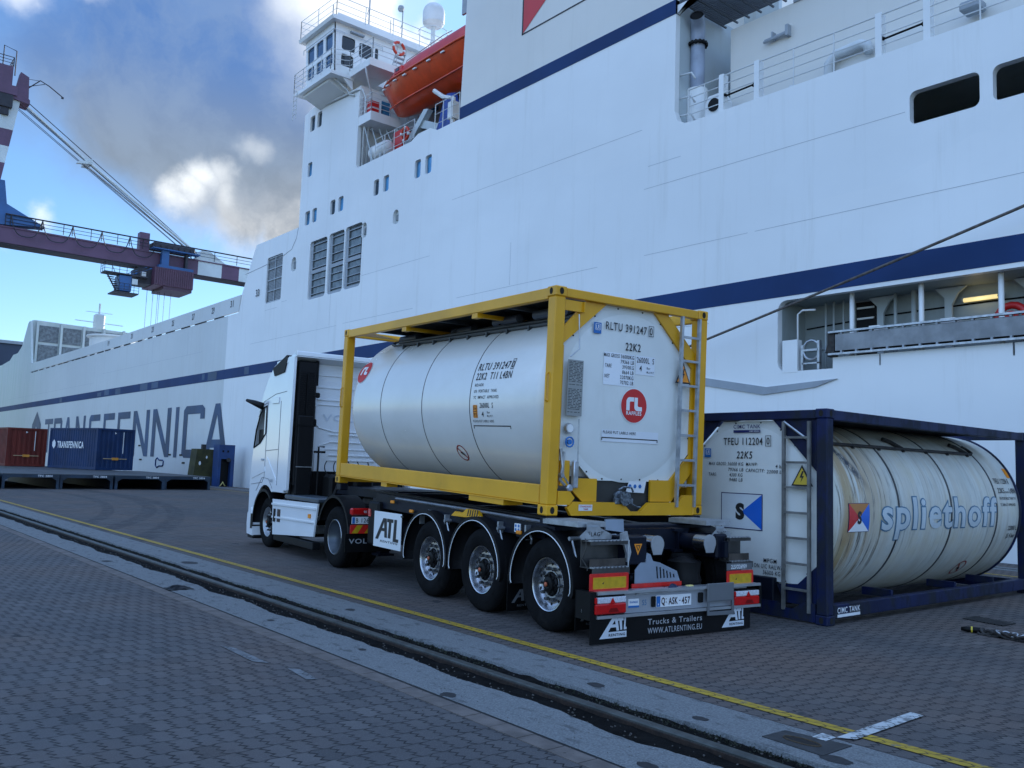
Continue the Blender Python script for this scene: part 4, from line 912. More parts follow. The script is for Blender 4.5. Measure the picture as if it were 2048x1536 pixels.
# --- mid gallery with stowed gangway
gl_w = obj('gallery_lining', MB().box(22.95, 23.1, -6, 14.3, 4.5, 7.0).box(21.73, 23.1, -6, 14.3, 6.76, 6.85).box(21.73, 23.1, -6, 14.3, 4.55, 4.66).box(21.73, 23.0, 14.17, 14.3, 4.6, 6.8), mat('gallery_paint', (.30, .34, .34), .5, dirt=.4, dirtc=(.2, .17, .12), dscale=(1, 1.5, .3), vs=.6), ship)
for yv in (12.08, 10.20, 8.30, 6.4, 4.5): obj('pillar', MB().tube([(21.85, yv, 4.7), (21.85, yv, 6.77)], .065, 12), M_WHITE, ship, smooth=True)
for yv in (11.72, 9.90, 8.0, 6.1): obj('web_frame', MB().prism([(0, 0), (.18, 0), (.18, 1.6), (.34, 1.9), (.55, 2.06), (-.25, 2.06), (0, 1.8)], lambda u, v: (22.7, yv - u + .1, 4.68 + v), (.08, 0, 0)), M_INNER, ship)
for yv, r_ in ((11.25, .045), (10.75, .07), (13.3, .03), (13.05, .03), (12.75, .03)): obj('pipe', MB().tube([(22.6, yv, 4.7), (22.6, yv, 6.77)], r_, 8).tube([(22.6, yv, 5.3), (22.6, yv, 5.36)], r_ * 1.5, 8), M_INNER, ship, smooth=True)
obj('dark_doorway', MB().box(22.92, 22.948, 11.95, 12.55, 4.7, 6.7), M_BLACK, ship)
for z_ in (5.3, 5.6, 5.9, 6.2, 6.5): obj('door_rung', MB().box(22.87, 22.91, 12.0, 12.5, z_, z_ + .05), M_WHITE, ship)
cbm = MB().tube([(22.92, 14.1, 6.1), (22.92, 12.6, 6.2)], .02, 4).tube([(22.92, 11.8, 6.25), (22.92, 9, 6.3), (22.92, 0, 6.32)], .02, 4)
obj('cable_run', cbm, M_BLACK, ship)
obj('stringer', MB().box(22.88, 22.95, -6, 14.1, 5.45, 5.50), M_GREYP, ship)
lm = obj('lit_lamp', MB().tube([(22.78, 9.55, 6.37), (22.78, 8.75, 6.38)], .055, 10), mat('lamp_glow', (.9, .8, .5), .4, emit=((1, .78, .30), .45)), ship, smooth=True)
obj('lamp_housing', MB().box(22.84, 22.93, 8.65, 9.65, 6.36, 6.46).tube([(22.80, 8.62, 6.33), (22.80, 8.72, 6.42)], .06, 6), M_GREYP, ship)
ll = bpy.data.lights.new('gallery_lamp_light', 'POINT'); ll.energy = .5; ll.color = (1, .78, .42); ll.shadow_soft_size = .15; lo = bpy.data.objects.new('gallery_lamp_light', ll); C.objects.link(lo); lo.location = (22.6, 9.15, 6.3)
obj('white_junction_box', MB().box(21.55, 21.95, 11.15, 11.45, 5.55, 5.75), M_WBUOY, ship); obj('white_junction_box', MB().box(21.55, 21.95, 9.25, 9.6, 5.58, 5.74), M_WBUOY, ship)
obj('white_locker', MB().box(21.49, 21.72, 13.52, 14.0, 4.66, 5.58), M_WHITE, ship)
hr = MB().tube([(21.8, 13.7, 5.5), (21.8, 13.7, 6.35), (21.8, 13.55, 6.45), (21.8, 13.15, 6.42)], .03, 6); obj('hand_rail', hr, M_WHITE, ship, smooth=True)
fh = thing('fire_hose_reel', 'red coiled hose reel in the gallery below the yellow lamp', 'hose reel', (22.3, 8.2, 5.7), world=True)
obj('reel', MB().tube([(22.3, 8.25 + .32 * math.cos(q), 5.72 + .30 * math.sin(q)) for q in [k * .3927 for k in range(16)]], .09, 8, closed=True), M_RED, fh, smooth=True)
obj('reel_hub', MB().lathe([(.16, -.05), (.16, .05)], T(22.3, 8.25, 5.72) @ AX['x'], 14), M_RED, fh)
gw = thing('gangway', 'long grey stowed gangway ladder along the side opening of the ship', 'gangway', (21.6, 8, 4.7), world=True)
gm = MB().plate([[(12.3, 5.14), (12.3, 5.58), (-5, 5.56), (-5, 5.12)]], lambda u, v: (21.36, u, v), (.05, 0, 0))
obj('side_plate', gm, mat('gangway_aluminium', (.24, .25, .26), .5, metal=.5, var=.2, vs=2, bump=.4, bs=8), gw)
gm = MB().box(21.33, 21.46, -5, 12.5, 5.63, 5.68).box(21.33, 21.46, -5, 12.5, 5.03, 5.08)
obj('gangway_rail', gm, M_STEEL, gw)
yv = 12.1
while yv > -4: 
    gm = MB().box(21.35, 21.45, yv, yv + .05, 5.58, 5.63).box(21.35, 21.45, yv, yv + .05, 5.08, 5.14); obj('rail_bracket', gm, M_GREYP, gw); yv -= .42
obj('gangway_back', MB().box(21.45, 21.75, -5, 12.3, 5.10, 5.60), M_BLACK, gw)
obj('turntable', MB().tube([(21.55, 13.12 + .25 * math.cos(q), 5.25 + .27 * math.sin(q)) for q in [k * .3307 for k in range(19)]], .035, 7, closed=True).box(21.5, 21.6, 12.9, 13.35, 5.22, 5.28).box(21.5, 21.62, 12.85, 12.92, 4.7, 5.5).box(21.5, 21.62, 13.35, 13.42, 4.7, 5.4).box(21.5, 21.6, 12.85, 13.4, 4.86, 4.9), M_STEEL, gw, smooth=True, auto=40)
obj('hinge_gear', MB().box(21.4, 21.6, 12.35, 12.55, 5.0, 5.7).tube([(21.45, 12.6, 5.1), (21.45, 12.45, 5.6)], .05, 6), M_RUSTYDK, gw)
for a, b in ((12.45, 11.15), (11.1, 7.95), (7.9, 4), (3.95, -5)): obj('lower_shield', MB().box(21.50, 21.53, b, a, 4.69, 4.99), M_WHITE, gw)

# --- bow: wind shield, mast and vent beyond the bulwark
ws = MB()
M_LV = M_LOUVRE
wsx = [22.3, 25.0, 27.6, 30.0, 32.4, 34.8]
obj('wind_shield', MB().plate([[(21.7, 11), (35.2, 11), (35.2, 17.6), (22.0, 17.9), (21.7, 17.8)]] , lambda u, v: (u, 119.8, v), (0, .4, 0)), M_FWD, ship)
for k in range(5):
    for z0, z1 in ((12.8, 14.9), (15.25, 17.3)): obj('shield_louvre', MB().box(wsx[k] + .25, wsx[k + 1] - .25, 119.70, 119.78, z0, z1), M_LV, ship)
for x in wsx: obj('shield_rib', MB().box(x - .13, x + .13, 119.3, 119.8, 12.0, 17.75), M_FWD, ship)
bmst = MB().box(29.0, 30.3, 120.5, 121.5, 17.5, 19.8, ch=.2).tube([(29.6, 121, 19.8), (29.6, 121, 21.2)], .12, 6).tube([(26.8, 121, 18.7), (32.6, 121, 18.6)], .06, 5).tube([(28, 121, 20.0), (31.2, 121, 20.0)], .04, 5)
obj('bow_mast', bmst, M_CRANEW, ship)
obj('deck_ventilator', MB().lathe([(2.2, 0), (2.25, 2.3), (2.55, 2.45), (2.55, 2.6), (2.2, 2.62)], T(25.5, 98, 11.5), 28), M_FWD, ship, smooth=True, auto=40)

# --- the mooring line
rp = []
A1, A2 = Vector((21.02, -6, 11.7)), Vector((20.25, 39.5, .45))
for k in range(41):
    t = k / 40; p = A1.lerp(A2, t); p.z -= .55 * math.sin(t * math.pi); rp.append(p)
tag(obj('mooring_rope', MB().tube(rp, .038, 8), M_ROPE, smooth=True), 'grey brown mooring rope slanting across the hull above the blue tank container', 'rope')
bo = thing('bollard', 'black steel quay bollard holding the slanting mooring rope', 'bollard', (20.3, 39.6, 0), world=True)
obj('post', MB().lathe([(.3, 0), (.2, .12), (.19, .45), (.3, .55), (.28, .62), (.05, .64)], T(20.3, 39.6, 0), 18), M_RUSTYDK, bo, smooth=True, auto=40)
# ================================================================== THE GANTRY CRANE (boom plane stands near y = 115)
CY = 115.0
crane = thing('gantry_crane', 'tall maroon and white quay crane with its boom reaching over the far ship deck', 'crane', (16.5, CY, 0), world=True)
def beam(name, m, xa, xb, ya, yb, z0, z1, parent=crane, z0b=None, z1b=None):
    z0b = z0 if z0b is None else z0b; z1b = z1 if z1b is None else z1b
    mb = MB().add([(xa, ya, z0), (xb, ya, z0b), (xb, yb, z0b), (xa, yb, z0), (xa, ya, z1), (xb, ya, z1b), (xb, yb, z1b), (xa, yb, z1)], [(0, 3, 2, 1), (4, 5, 6, 7), (0, 1, 5, 4), (1, 2, 6, 5), (2, 3, 7, 6), (3, 0, 4, 7)])
    return obj(name, mb, m, parent)
BY0, BY1 = 114.2, 115.8
beam('boom_girder', M_CRANE, 2, 39.6, BY0, BY1, 25.75, 27.75)
for a, b, m_ in ((39.6, 42.8, M_CRANEW), (42.8, 45.2, M_CRANE), (45.2, 50.5, M_CRANEW), (50.5, 53.5, M_CRANE), (53.5, 57, M_CRANEW)): beam('boom_panel', m_, a, b, BY0, BY1, 25.75, 27.75)
beam('boom_underside', mat('crane_under_dark', (.03, .02, .03), .6), 2, 57, BY0 + .1, BY1 + .9, 25.60, 25.745)
beam('boom_flange', M_CRANE, 2, 57, BY0 - .12, BY0 - .01, 27.55, 27.68)
rail('boom_railing', [(17, BY0 - .3, 27.78), (57, BY0 - .3, 27.78)], 1.25, 2, 3.0, .045, crane, M_CRANED)
hr_ = MB().tube([(16.9, BY0 - .5, 29.05), (57, BY0 - .5, 29.05)], .07, 5); obj('festoon_track', hr_, M_CRANED, crane)
fx = 17.5; k = 0
while fx < 32:
    nx_ = fx + 3.3; pts = [(fx + (nx_ - fx) * t, BY0 - .5, 29.0 - (2.1 if True else 0) * (1 - (2 * t - 1) ** 4) - .2 * math.sin(t * 3.14)) for t in [j / 14 for j in range(15)]]
    obj('festoon_cable', MB().tube(pts, .06, 5), M_CRANED, crane); obj('festoon_post', MB().tube([(fx, BY0 - .4, 27.8), (fx, BY0 - .4, 29.0)], .05, 5), M_CRANED, crane); fx = nx_
beam('boom_post', M_CRANE, 32.0, 33.2, BY0 - .1, BY0 + 1.0, 27.7, 30.0)
# pylon (tapering legs, banded)
def leg(xb, xt, z0, z1, yb, yt, w0, w1, bands, name='pylon_leg'):
    n = len(bands)
    for i, m_ in enumerate(bands):
        def at(t): return (xb + (xt - xb) * t, yb + (yt - yb) * t, z0 + (z1 - z0) * t, w0 + (w1 - w0) * t)
        a, b = at(i / n), at((i + 1) / n); mb = MB()
        mb.v = [(a[0] - a[3], a[1] - .9, a[2]), (a[0] + a[3], a[1] - .9, a[2]), (a[0] + a[3], a[1] + .9, a[2]), (a[0] - a[3], a[1] + .9, a[2]), (b[0] - b[3], b[1] - .9, b[2]), (b[0] + b[3], b[1] - .9, b[2]), (b[0] + b[3], b[1] + .9, b[2]), (b[0] - b[3], b[1] + .9, b[2])]
        mb.f = [(0, 3, 2, 1), (4, 5, 6, 7), (0, 1, 5, 4), (1, 2, 6, 5), (2, 3, 7, 6), (3, 0, 4, 7)]; obj(name, mb, m_, crane)
leg(15.1, 16.75, 31.0, 43.2, CY, CY, .8, .75, [M_CRANE, M_CRANEW, M_CRANE, M_CRANEW, M_CRANE, M_CRANEW][1:] + [M_CRANEW])
leg(13.2, 14.8, 31.0, 43.2, CY + 8, CY + 4, .8, .75, [M_CRANEW, M_CRANE, M_CRANEW, M_CRANE, M_CRANEW])
leg(13.0, 15.4, 0, 31, CY - 1, CY, .9, 1.15, [M_CRANEB], 'portal_leg'); leg(13.0, 15.4, 0, 31, CY + 16, CY + 12, .9, 1.15, [M_CRANEB], 'portal_leg'); leg(0.6, 3.0, 0, 31, CY - 1, CY, .9, 1.1, [M_CRANEB], 'portal_leg'); leg(0.6, 3.0, 0, 31, CY + 16, CY + 12, .9, 1.1, [M_CRANEB], 'portal_leg')
obj('boom_hinge_gusset', MB().prism([(15.2, 27.8), (16.8, 27.8), (21.2, 28.3), (17.0, 30.3), (16.6, 33.0), (15.2, 33.0)], lambda u, v: (u, BY0 - .2, v), (0, 1.8, 0)), M_CRANEB, crane)
pk = MB().box(14.2, 17.0, CY - 1.4, CY + 1.4, 43.2, 44.3).prism([(14.5, 44.3), (17.0, 44.4), (18.4, 43.1), (18.4, 42.6), (16.4, 42.9)], lambda u, v: (u, CY - 1.2, v), (0, 2.4, 0)).box(14.0, 16.4, CY - 1.3, CY + 1.3, 44.3, 46.6)
obj('pylon_head', pk, M_CRANE, crane)
obj('pylon_fin', MB().prism([(17.0, 44.6), (17.3, 46.5), (18.2, 46.1), (18.35, 43.2)], lambda u, v: (u, CY - .6, v), (0, 1.2, 0)), M_CRANE, crane)
rail('head_railing', [(14.2, CY - 1.3, 46.6), (16.4, CY - 1.3, 46.6), (16.4, CY + 1.3, 46.6)], 1.1, 2, 1.1, .05, crane, M_CRANED)
obj('head_frame', MB().tube([(15.3, CY - 1.2, 46.6), (15.3, CY - 1.2, 48.9), (16.6, CY - 1.2, 48.6), (16.6, CY - 1.2, 45.6)], .07, 5), M_CRANED, crane)
obj('sheave_block', MB().box(15.2, 16.6, CY - 1.5, CY - .9, 41.6, 43.1).box(15.4, 16.3, CY - 1.3, CY - .8, 40.7, 41.6), M_CRANED, crane)
an_ = MB().tube([(18.3, CY, 45.0), (19.5, CY, 46.3), (20.5, CY, 45.9), (22.0, CY, 45.0)], .07, 5).tube([(18.3, CY, 46.1), (19.5, CY, 46.25)], .03, 4).tube([(18.3, CY, 45.2), (20.0, CY, 46.0)], .04, 4).box(21.9, 22.15, CY - .1, CY + .1, 44.8, 45.0)
obj('anemometer_arm', an_, M_CRANED, crane)
# stays
def stay(name, a, b, r_, m_): obj(name, MB().tube([a, b], r_, 6), m_, crane)
SA, SM, SB = Vector((18.2, CY, 42.9)), Vector((25.4, CY, 37.2)), Vector((40.0, CY, 27.9))
ln_ = lambda t: SA.lerp(SB, t)
stay('boom_stay', (18.3, CY, 43.3), (40.6, CY, 28.1), .05, M_CRANED); stay('boom_stay', (17.4, CY - .4, 42.7), (39.6, CY - .4, 27.9), .05, M_CRANED); stay('boom_stay', (16.9, CY, 42.4), (39.0, CY, 27.9), .035, M_CRANED)
stay('boom_stay', (17.9, CY, 43.0), (25.6, CY, 37.6), .10, M_CRANEW); stay('boom_stay', (18.0, CY + .5, 42.9), (26, CY, 37.3), .06, M_CRANED)
stay('rigid_stay', (25.4, CY, 37.75), (40.4, CY, 28.2), .17, M_CRANEW); stay('rigid_stay', (25.6, CY + 1.2, 37.5), (40.6, CY + 1.2, 28.2), .12, M_GREYP)
stay('luffing_rope', (16.8, CY - .8, 42.3), (38.6, CY - .8, 27.9), .035, M_CRANED)
obj('stay_link', MB().box(25.0, 25.8, CY - .8, CY + 1.4, 37.25, 37.9).prism([(24.0, 37.0), (24.2, 37.3), (25.5, 37.7), (25.3, 37.2)], lambda u, v: (u, CY - .9, v), (0, .5, 0)), M_CRANEW, crane)
obj('stay_anchor', MB().prism([(39.2, 27.75), (43.3, 27.75), (41.2, 29.0), (40.0, 29.1)], lambda u, v: (u, CY - .8, v), (0, 1.6, 0)), M_CRANEW, crane)
# trolley, machinery house, operator's cab
obj('trolley_winch', MB().box(33.5, 38.8, BY0 - .9, BY0 + 1.5, 28.1, 28.9, ch=.1), M_CRANED, crane)
tw_ = MB()
for k in range(7): tw_.tube([(33.9 + k * .75, BY0 - 1.0, 28.45), (33.9 + k * .75, BY0 - .5, 28.45)], .28, 8)
obj('winch_drum', tw_, M_CRANED, crane)
obj('trolley_deck', MB().box(33.3, 39.3, BY0 - 1.5, BY0 - .25, 27.95, 28.08), M_CRANEB, crane)
obj('trolley_leg', MB().box(34.6, 35.5, BY0 - 1.0, BY0 - .3, 26.0, 27.94), M_CRANEB, crane); obj('trolley_leg', MB().box(37.6, 37.9, BY0 - 1.0, BY0 - .3, 25.9, 27.94), M_CRANED, crane)
obj('trolley_beam', MB().box(34.2, 38.6, BY0 - 1.3, BY0 - .4, 25.55, 25.98), M_CRANEB, crane)

hs = MB(); n = 54
for side_y, dirn in ((BY0 - 1.8, -1),):
    for k in range(n):
        x0, x1 = 33.6 + 4.9 * k / n, 33.6 + 4.9 * (k + 1) / n; d = .09 if k % 3 == 0 else 0
        hs.box(x0, x1, side_y - d, side_y + .05, 23.25, 25.52)
hs.box(33.6, 38.5, BY0 - 1.74, BY0 + 3.2, 23.2, 25.5)
house = obj('machinery_house', hs, mat('crane_house_paint', (.085, .035, .062), .5, var=.12, vs=.6), crane)
obj('house_skirt', MB().box(34.8, 38.4, BY0 - 1.7, BY0 + 3.0, 22.8, 23.19), mat('crane_house_skirt', (.06, .025, .045), .5), crane)
obj('house_annex', MB().box(31.9, 33.59, BY0 - .6, BY0 + 2.4, 23.3, 25.3), M_CRANED, crane); obj('annex_window', MB().box(32.3, 32.9, BY0 - .66, BY0 - .61, 24.2, 24.8), M_WBUOY, crane)
cabn = obj('operator_cab', MB().box(29.6, 31.1, BY0 - 1.2, BY0 + .8, 21.9, 23.9, ch=.06), M_CRANEB, crane)
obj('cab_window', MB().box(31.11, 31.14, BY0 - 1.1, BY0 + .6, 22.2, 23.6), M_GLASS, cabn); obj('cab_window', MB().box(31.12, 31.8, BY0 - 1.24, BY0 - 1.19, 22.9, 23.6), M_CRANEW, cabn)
obj('cab_platform', MB().box(29.0, 31.9, BY0 - 1.6, BY0 + 1.2, 21.6, 21.75), M_CRANED, crane)
obj('cab_walkway', MB().box(27.8, 33.0, BY0 - 1.4, BY0 + .4, 23.95, 24.1), M_CRANED, crane)
rail('cab_railing', [(33, BY0 - 1.4, 24.1), (27.8, BY0 - 1.4, 24.1), (27.8, BY0 + .4, 24.1)], 1.1, 2, .9, .035, crane, M_CRANED)
rail('cab_railing', [(31.9, BY0 - 1.6, 21.7), (29.0, BY0 - 1.6, 21.7)], 1.1, 2, .6, .03, crane, M_CRANED)
obj('cab_stair', MB().tube([(28.0, BY0 - 1.4, 23.9), (29.3, BY0 - 1.4, 21.7)], .10, 5).tube([(28.6, BY0 - 1.4, 24.9), (29.7, BY0 - 1.4, 22.7)], .04, 5), M_CRANED, crane)
for k in range(8): obj('stair_tread', MB().box(28.1 + k * .16, 28.9 + k * .12, BY0 - 1.4, BY0 - .8, 23.7 - k * .26, 23.74 - k * .26), M_CRANED, crane)
obj('cab_hanger', MB().tube([(31.0, BY0 - .5, 24.1), (34.0, BY0 - .5, 25.6)], .12, 5).tube([(30.4, BY0 - .5, 24.1), (33.0, BY0 - .5, 25.5)], .05, 5), M_CRANEB, crane)
for x, z1 in ((33.6, 22.8), (34.35, 22.8), (34.95, 22.8), (35.15, 22.8), (35.8, 22.8), (36.6, 22.8)): obj('hoist_rope', MB().tube([(x, BY0 + .8, 23.0), (x - .03, BY0 + .8, 13.0)], .028, 4), M_CRANED, crane)

# dark building far behind the bow
fb = thing('quay_shed', 'dark blue grey shed standing far behind the bow of the ship', 'shed', (40, 260, 0), world=True)
obj('walls', MB().box(14, 90, 258, 300, 0, 29.5), mat('shed_cladding', (.035, .05, .085), .6, var=.2, vs=.1), fb); obj('roof_edge', MB().box(13.5, 91, 257.5, 301, 29.5, 30.3), M_GREYP, fb); obj('pale_bay', MB().box(50, 62, 257.6, 257.9, 18, 28), M_GREYP, fb)

# ================================================================== CASSETTES, CONTAINERS AND QUAY FURNITURE IN THE DISTANCE
def container(name, label, cat, corner, rz, paint, L_=6.06, group='shipping containers on the cassettes', letters=None, H_=2.44):
    """local frame: end face at y=0 (towards -y), length along +y, width along +x"""
    W_ = 2.438; t = thing(name, label, cat, corner, rz, group)
    fr_ = MB()
    for x in (0, W_ - .16):
        for y_ in (0, L_ - .16): fr_.box(x, x + .16, y_, y_ + .16, 0, H_)
    for x in (0, W_ - .1): fr_.box(x, x + .1, .16, L_ - .16, 0, .16).box(x, x + .1, .16, L_ - .16, H_ - .1, H_)
    for y_ in (0, L_ - .12): fr_.box(.16, W_ - .16, y_, y_ + .12, 0, .16).box(.16, W_ - .16, y_, y_ + .12, H_ - .12, H_)
    obj('frame', fr_, paint, t)
    def corr(p0, p1, d, n, z0, z1, nrm):
        mb = MB(); P0_, P1_ = Vector(p0), Vector(p1); pts = []
        for k in range(n):
            for f_, o_ in ((0, 0), (.36, 0), (.5, 1), (.86, 1)): pts.append(P0_.lerp(P1_, (k + f_) / n) + Vector(nrm) * (d * o_))
        pts.append(P1_)
        for p_ in pts: mb.v += [(p_.x, p_.y, z0), (p_.x, p_.y, z1)]
        mb.f = [(2 * i, 2 * i + 2, 2 * i + 3, 2 * i + 1) for i in range(len(pts) - 1)]
        return mb
    for x, nx_ in ((.03, 1), (W_ - .03, -1)): obj('side_wall', corr((x, .16, 0), (x, L_ - .16, 0), .036, 20, .16, H_ - .1, (nx_, 0, 0)), paint, t, fix=False)
    obj('roof', MB().box(.1, W_ - .1, .12, L_ - .12, H_ - .06, H_ - .02), paint, t)
    obj('rear_wall', corr((.16, L_ - .04, 0), (W_ - .16, L_ - .04, 0), .036, 8, .16, H_ - .1, (0, -1, 0)), paint, t, fix=False)
    obj('end_panel', corr((.16, .05, 0), (W_ - .16, .05, 0), .045, 7, .16, H_ - .12, (0, 1, 0)), paint, t, fix=False)
    br = MB().tube([(.45, -.0, .70), (W_ - .45, -.0, .70)], .028, 6); lb_ = obj('locking_bar', br, mat('bar_ochre', (.42, .30, .16), .6), t); obj('bar_clamp', MB().box(W_ / 2 - .2, W_ / 2 + .2, -.04, .05, .62, .78), mat('clamp_orange', (.62, .25, .03), .5), t)
    obj('lock_rod', MB().tube([(W_ * .70, .01, 1.05), (W_ * .70, .01, H_ - .2)], .022, 6), M_WBUOY, t)
    obj('end_decal', MB().flat([circ(W_ * .48, H_ - .28, .08, 3)], lambda u, v: (u, .035, v)), M_WBUOY, t)
    if letters:
        lm_ = MB(); lm_.text(letters, lambda u, v: (.018, 5.0 - u, 1.32 + v), .40, 3.35, bold=.03)
        obj('lettering', lm_, M_WINK, t); obj('emblem', MB().flat([[(5.45, 1.84), (5.24, 1.66), (5.24, 1.42), (5.45, 1.24), (5.66, 1.42), (5.66, 1.66)]], lambda u, v: (.018, u, v)), M_WINK, t)
    return t
CZ = .92
def cassette(x, y, label, first=None, mark=None):
    if first is not None:
        c = copy_tree(first); c.location = (x, y, 0); c['label'] = label; return c
    t = thing('steel_cassette', label, 'cassette', (x, y, 0), 0, 'steel cassettes standing in a row'); W_, L_, H_ = 2.38, 12.0, .70
    obj('deck_plate', MB().box(0, W_, 0, L_, H_ - .02, H_), M_DECKS, t)
    e = MB().box(0, W_, -.02, .10, H_ - .17, H_ - .021).box(0, .1, .1, L_, H_ - .17, H_ - .021).box(W_ - .1, W_, .1, L_, H_ - .17, H_ - .021); obj('edge_beam', e, M_CASS, t)
    for x_, s_ in ((0, 1), (W_, -1)):
        obj('leg', MB().prism([(0, 0), (.12 * s_, 0), (.12 * s_, .40), (.32 * s_, H_ - .172), (0, H_ - .172)], lambda u, v: (x_ + u, -.01, v), (0, .12, 0)), M_CASS, t)
        obj('runner', MB().box(x_, x_ + .10 * s_, .12, L_, 0, H_ - .171), M_CHASSIS, t)
    obj('number_plate', MB().text('TFC 3804', lambda u, v: (1.45 + u, -.025, H_ - .135 + v), .09, .62, bold=.02), M_WINK, t)
    cross = MB()
    for k in range(5): cross.box(.12, W_ - .12, 1 + k * 2.4, 1.1 + k * 2.4, H_ - .16, H_ - .025)
    obj('cross_beam', cross, M_CHASSIS, t)
    return t
c0 = cassette(7.55, 45.4, 'dark steel cassette at the left end of the front row, below the red container')
cassette(10.0, 45.6, '', c0)['label'] = 'second dark steel cassette of the front row, ahead of the blue container text'
cassette(12.45, 45.5, '', c0)['label'] = 'third dark steel cassette of the front row, below the blue container end'
cassette(14.95, 45.9, '', c0)['label'] = 'dark steel cassette at the right end of the front row beside the olive block'
cassette(10.9, 58.2, '', c0)['label'] = 'steel cassette of the back row carrying the red container'
cassette(13.5, 57.9, '', c0)['label'] = 'steel cassette of the back row carrying the blue container'
cassette(5.0, 45.2, '', c0)['label'] = 'dark steel cassette cut by the left edge of the photo'
container('red_container', 'weathered red shipping container with orange locking bar at the far left', 'container', (11.0, 65.6, .72), R(5), M_RCONT, H_=2.55)
container('blue_container', 'blue shipping container with white lettering on its side standing on cassettes', 'container', (14.6, 57.8, .72), R(14), M_BCONT, letters='TRANSFENNICA', H_=2.59)
ob = thing('quay_block', 'tall mossy olive block standing at the quay edge by the cassettes', 'block', (19.5, 53, 0), world=True)
obj('block', MB().prism([(18.85, 0), (20.15, 0), (20.2, 2.2), (19.05, 2.22)], lambda u, v: (u, 52.9, v), (0, 1.0, 0)), M_OLIVE, ob)
obj('top_post', MB().box(19.45, 19.65, 53.1, 53.4, 2.2, 2.5), M_RUSTYDK, ob)
for u, v, r_ in ((19.25, 1.35, .07), (19.65, 1.72, .05)): obj('paint_blob', MB().flat([circ(u, v, r_, 10, r_ * 1.8)], lambda a, b: (a, 52.885, b)), M_WINK, ob)
bb = thing('quay_cabinet', 'blue steel cabinet with a dark opening beside the olive block', 'cabinet', (20.2, 51.5, 0), world=True)
obj('body', MB().plate([[(19.75, 0), (19.75, 2.5), (20.72, 2.5), (20.72, 0), (20.5, 0), (20.5, 1.65), (19.9, 1.65), (19.9, 0)]], lambda u, v: (u, 51.2, v), (0, .9, 0)), M_BOXBLUE, bb)
obj('opening', MB().box(19.9, 20.5, 51.5, 52.0, 0, 1.66), M_BLACK, bb)
for u in (19.95, 20.25): obj('port', MB().box(u, u + .1, 51.18, 51.199, 2.05, 2.17), M_BLACK, bb)
obj('pulley', MB().lathe([(.12, 0), (.12, .1)], T(20.35, 51.15, 1.6) @ AX['y'], 12), M_RUSTYDK, bb)
yh = [(19.75 + .35 * t + .06 * math.sin(t * 6), 50.8, .03 + .28 * math.sin(t * 3.1)) for t in [k / 12 for k in range(13)]]
tag(obj('yellow_hose', MB().tube(yh, .03, 6), mat('hose_yellow', (.42, .36, .12), .6), smooth=True), 'short pale yellow hose loop lying at the foot of the blue cabinet', 'hose')
# ================================================================== TANK CONTAINERS
W_, L_, H_ = 2.438, 6.058, 2.591
TZ, TR = 1.315, 1.20
M_TAG = mat('nameplate_metal', (.30, .31, .30), .45, metal=.5)
M_GALV = mat('walkway_grating', (.10, .11, .12), .6, metal=.4, var=.3, vs=10)
M_HOLE = mat('casting_hole', (.012, .010, .006), .9)
def tankmap(side, y0, z0, off=.004):
    p0 = math.asin(max(-1, min(1, (z0 - TZ) / TR))); r_ = TR + off
    if side == 'L': return lambda u, v: (W_ / 2 - r_ * math.cos(p0 + v / TR), y0 - u, TZ + r_ * math.sin(p0 + v / TR))
    return lambda u, v: (W_ / 2 + r_ * math.cos(p0 + v / TR), y0 + u, TZ + r_ * math.sin(p0 + v / TR))
def sl(h, st=.05): return [st * k for k in range(-4, int(h / st) + 2)]
def bisected(loops, f, st=.05):
    mb0 = MB().flat(loops, lambda u, v: (u, v, 0)); bm = bmesh.new(); vs = [bm.verts.new(v) for v in mb0.v]
    for fc in mb0.f:
        try: bm.faces.new([vs[i] for i in fc])
        except Exception: pass
    lo, hi = min(v[1] for v in mb0.v), max(v[1] for v in mb0.v); c = lo + st
    while c < hi: bmesh.ops.bisect_plane(bm, geom=bm.verts[:] + bm.edges[:] + bm.faces[:], plane_co=(0, c, 0), plane_no=(0, 1, 0)); c += st
    bm.verts.index_update(); mb = MB().add([f(v.co.x, v.co.y) for v in bm.verts], [[v.index for v in x.verts] for x in bm.faces]); bm.free(); return mb
def frame(t, m, p=.155, post_name='corner_post', ladder=True):
    for x in (0, W_ - p):
        for y_ in (0, L_ - p): obj(post_name, MB().box(x + .004, x + p - .004, y_ + .004, y_ + p - .004, .118, H_ - .118, ch=.012), m, t)
    for x in (0, W_ - .165):
        for y_ in (0, L_ - .178):
            for z_ in (0, H_ - .118):
                c_ = obj('corner_casting', MB().box(x, x + .165, y_, y_ + .178, z_, z_ + .118, ch=.012), m, t)
                hx = 0 if x == 0 else W_; hy = 0 if y_ == 0 else L_; s1, s2 = (-1 if hx == 0 else 1), (-1 if hy == 0 else 1)
                hm_ = MB().prism(circ(y_ + .09, z_ + .06, .030, 12, .040), lambda u, v: (hx, u, v), (s1 * .002, 0, 0)); hm_.prism(circ(x + .083, z_ + .06, .030, 12, .040), lambda u, v: (u, hy, v), (0, s2 * .002, 0)) if True else None
                obj('casting_hole', hm_, M_HOLE, c_)
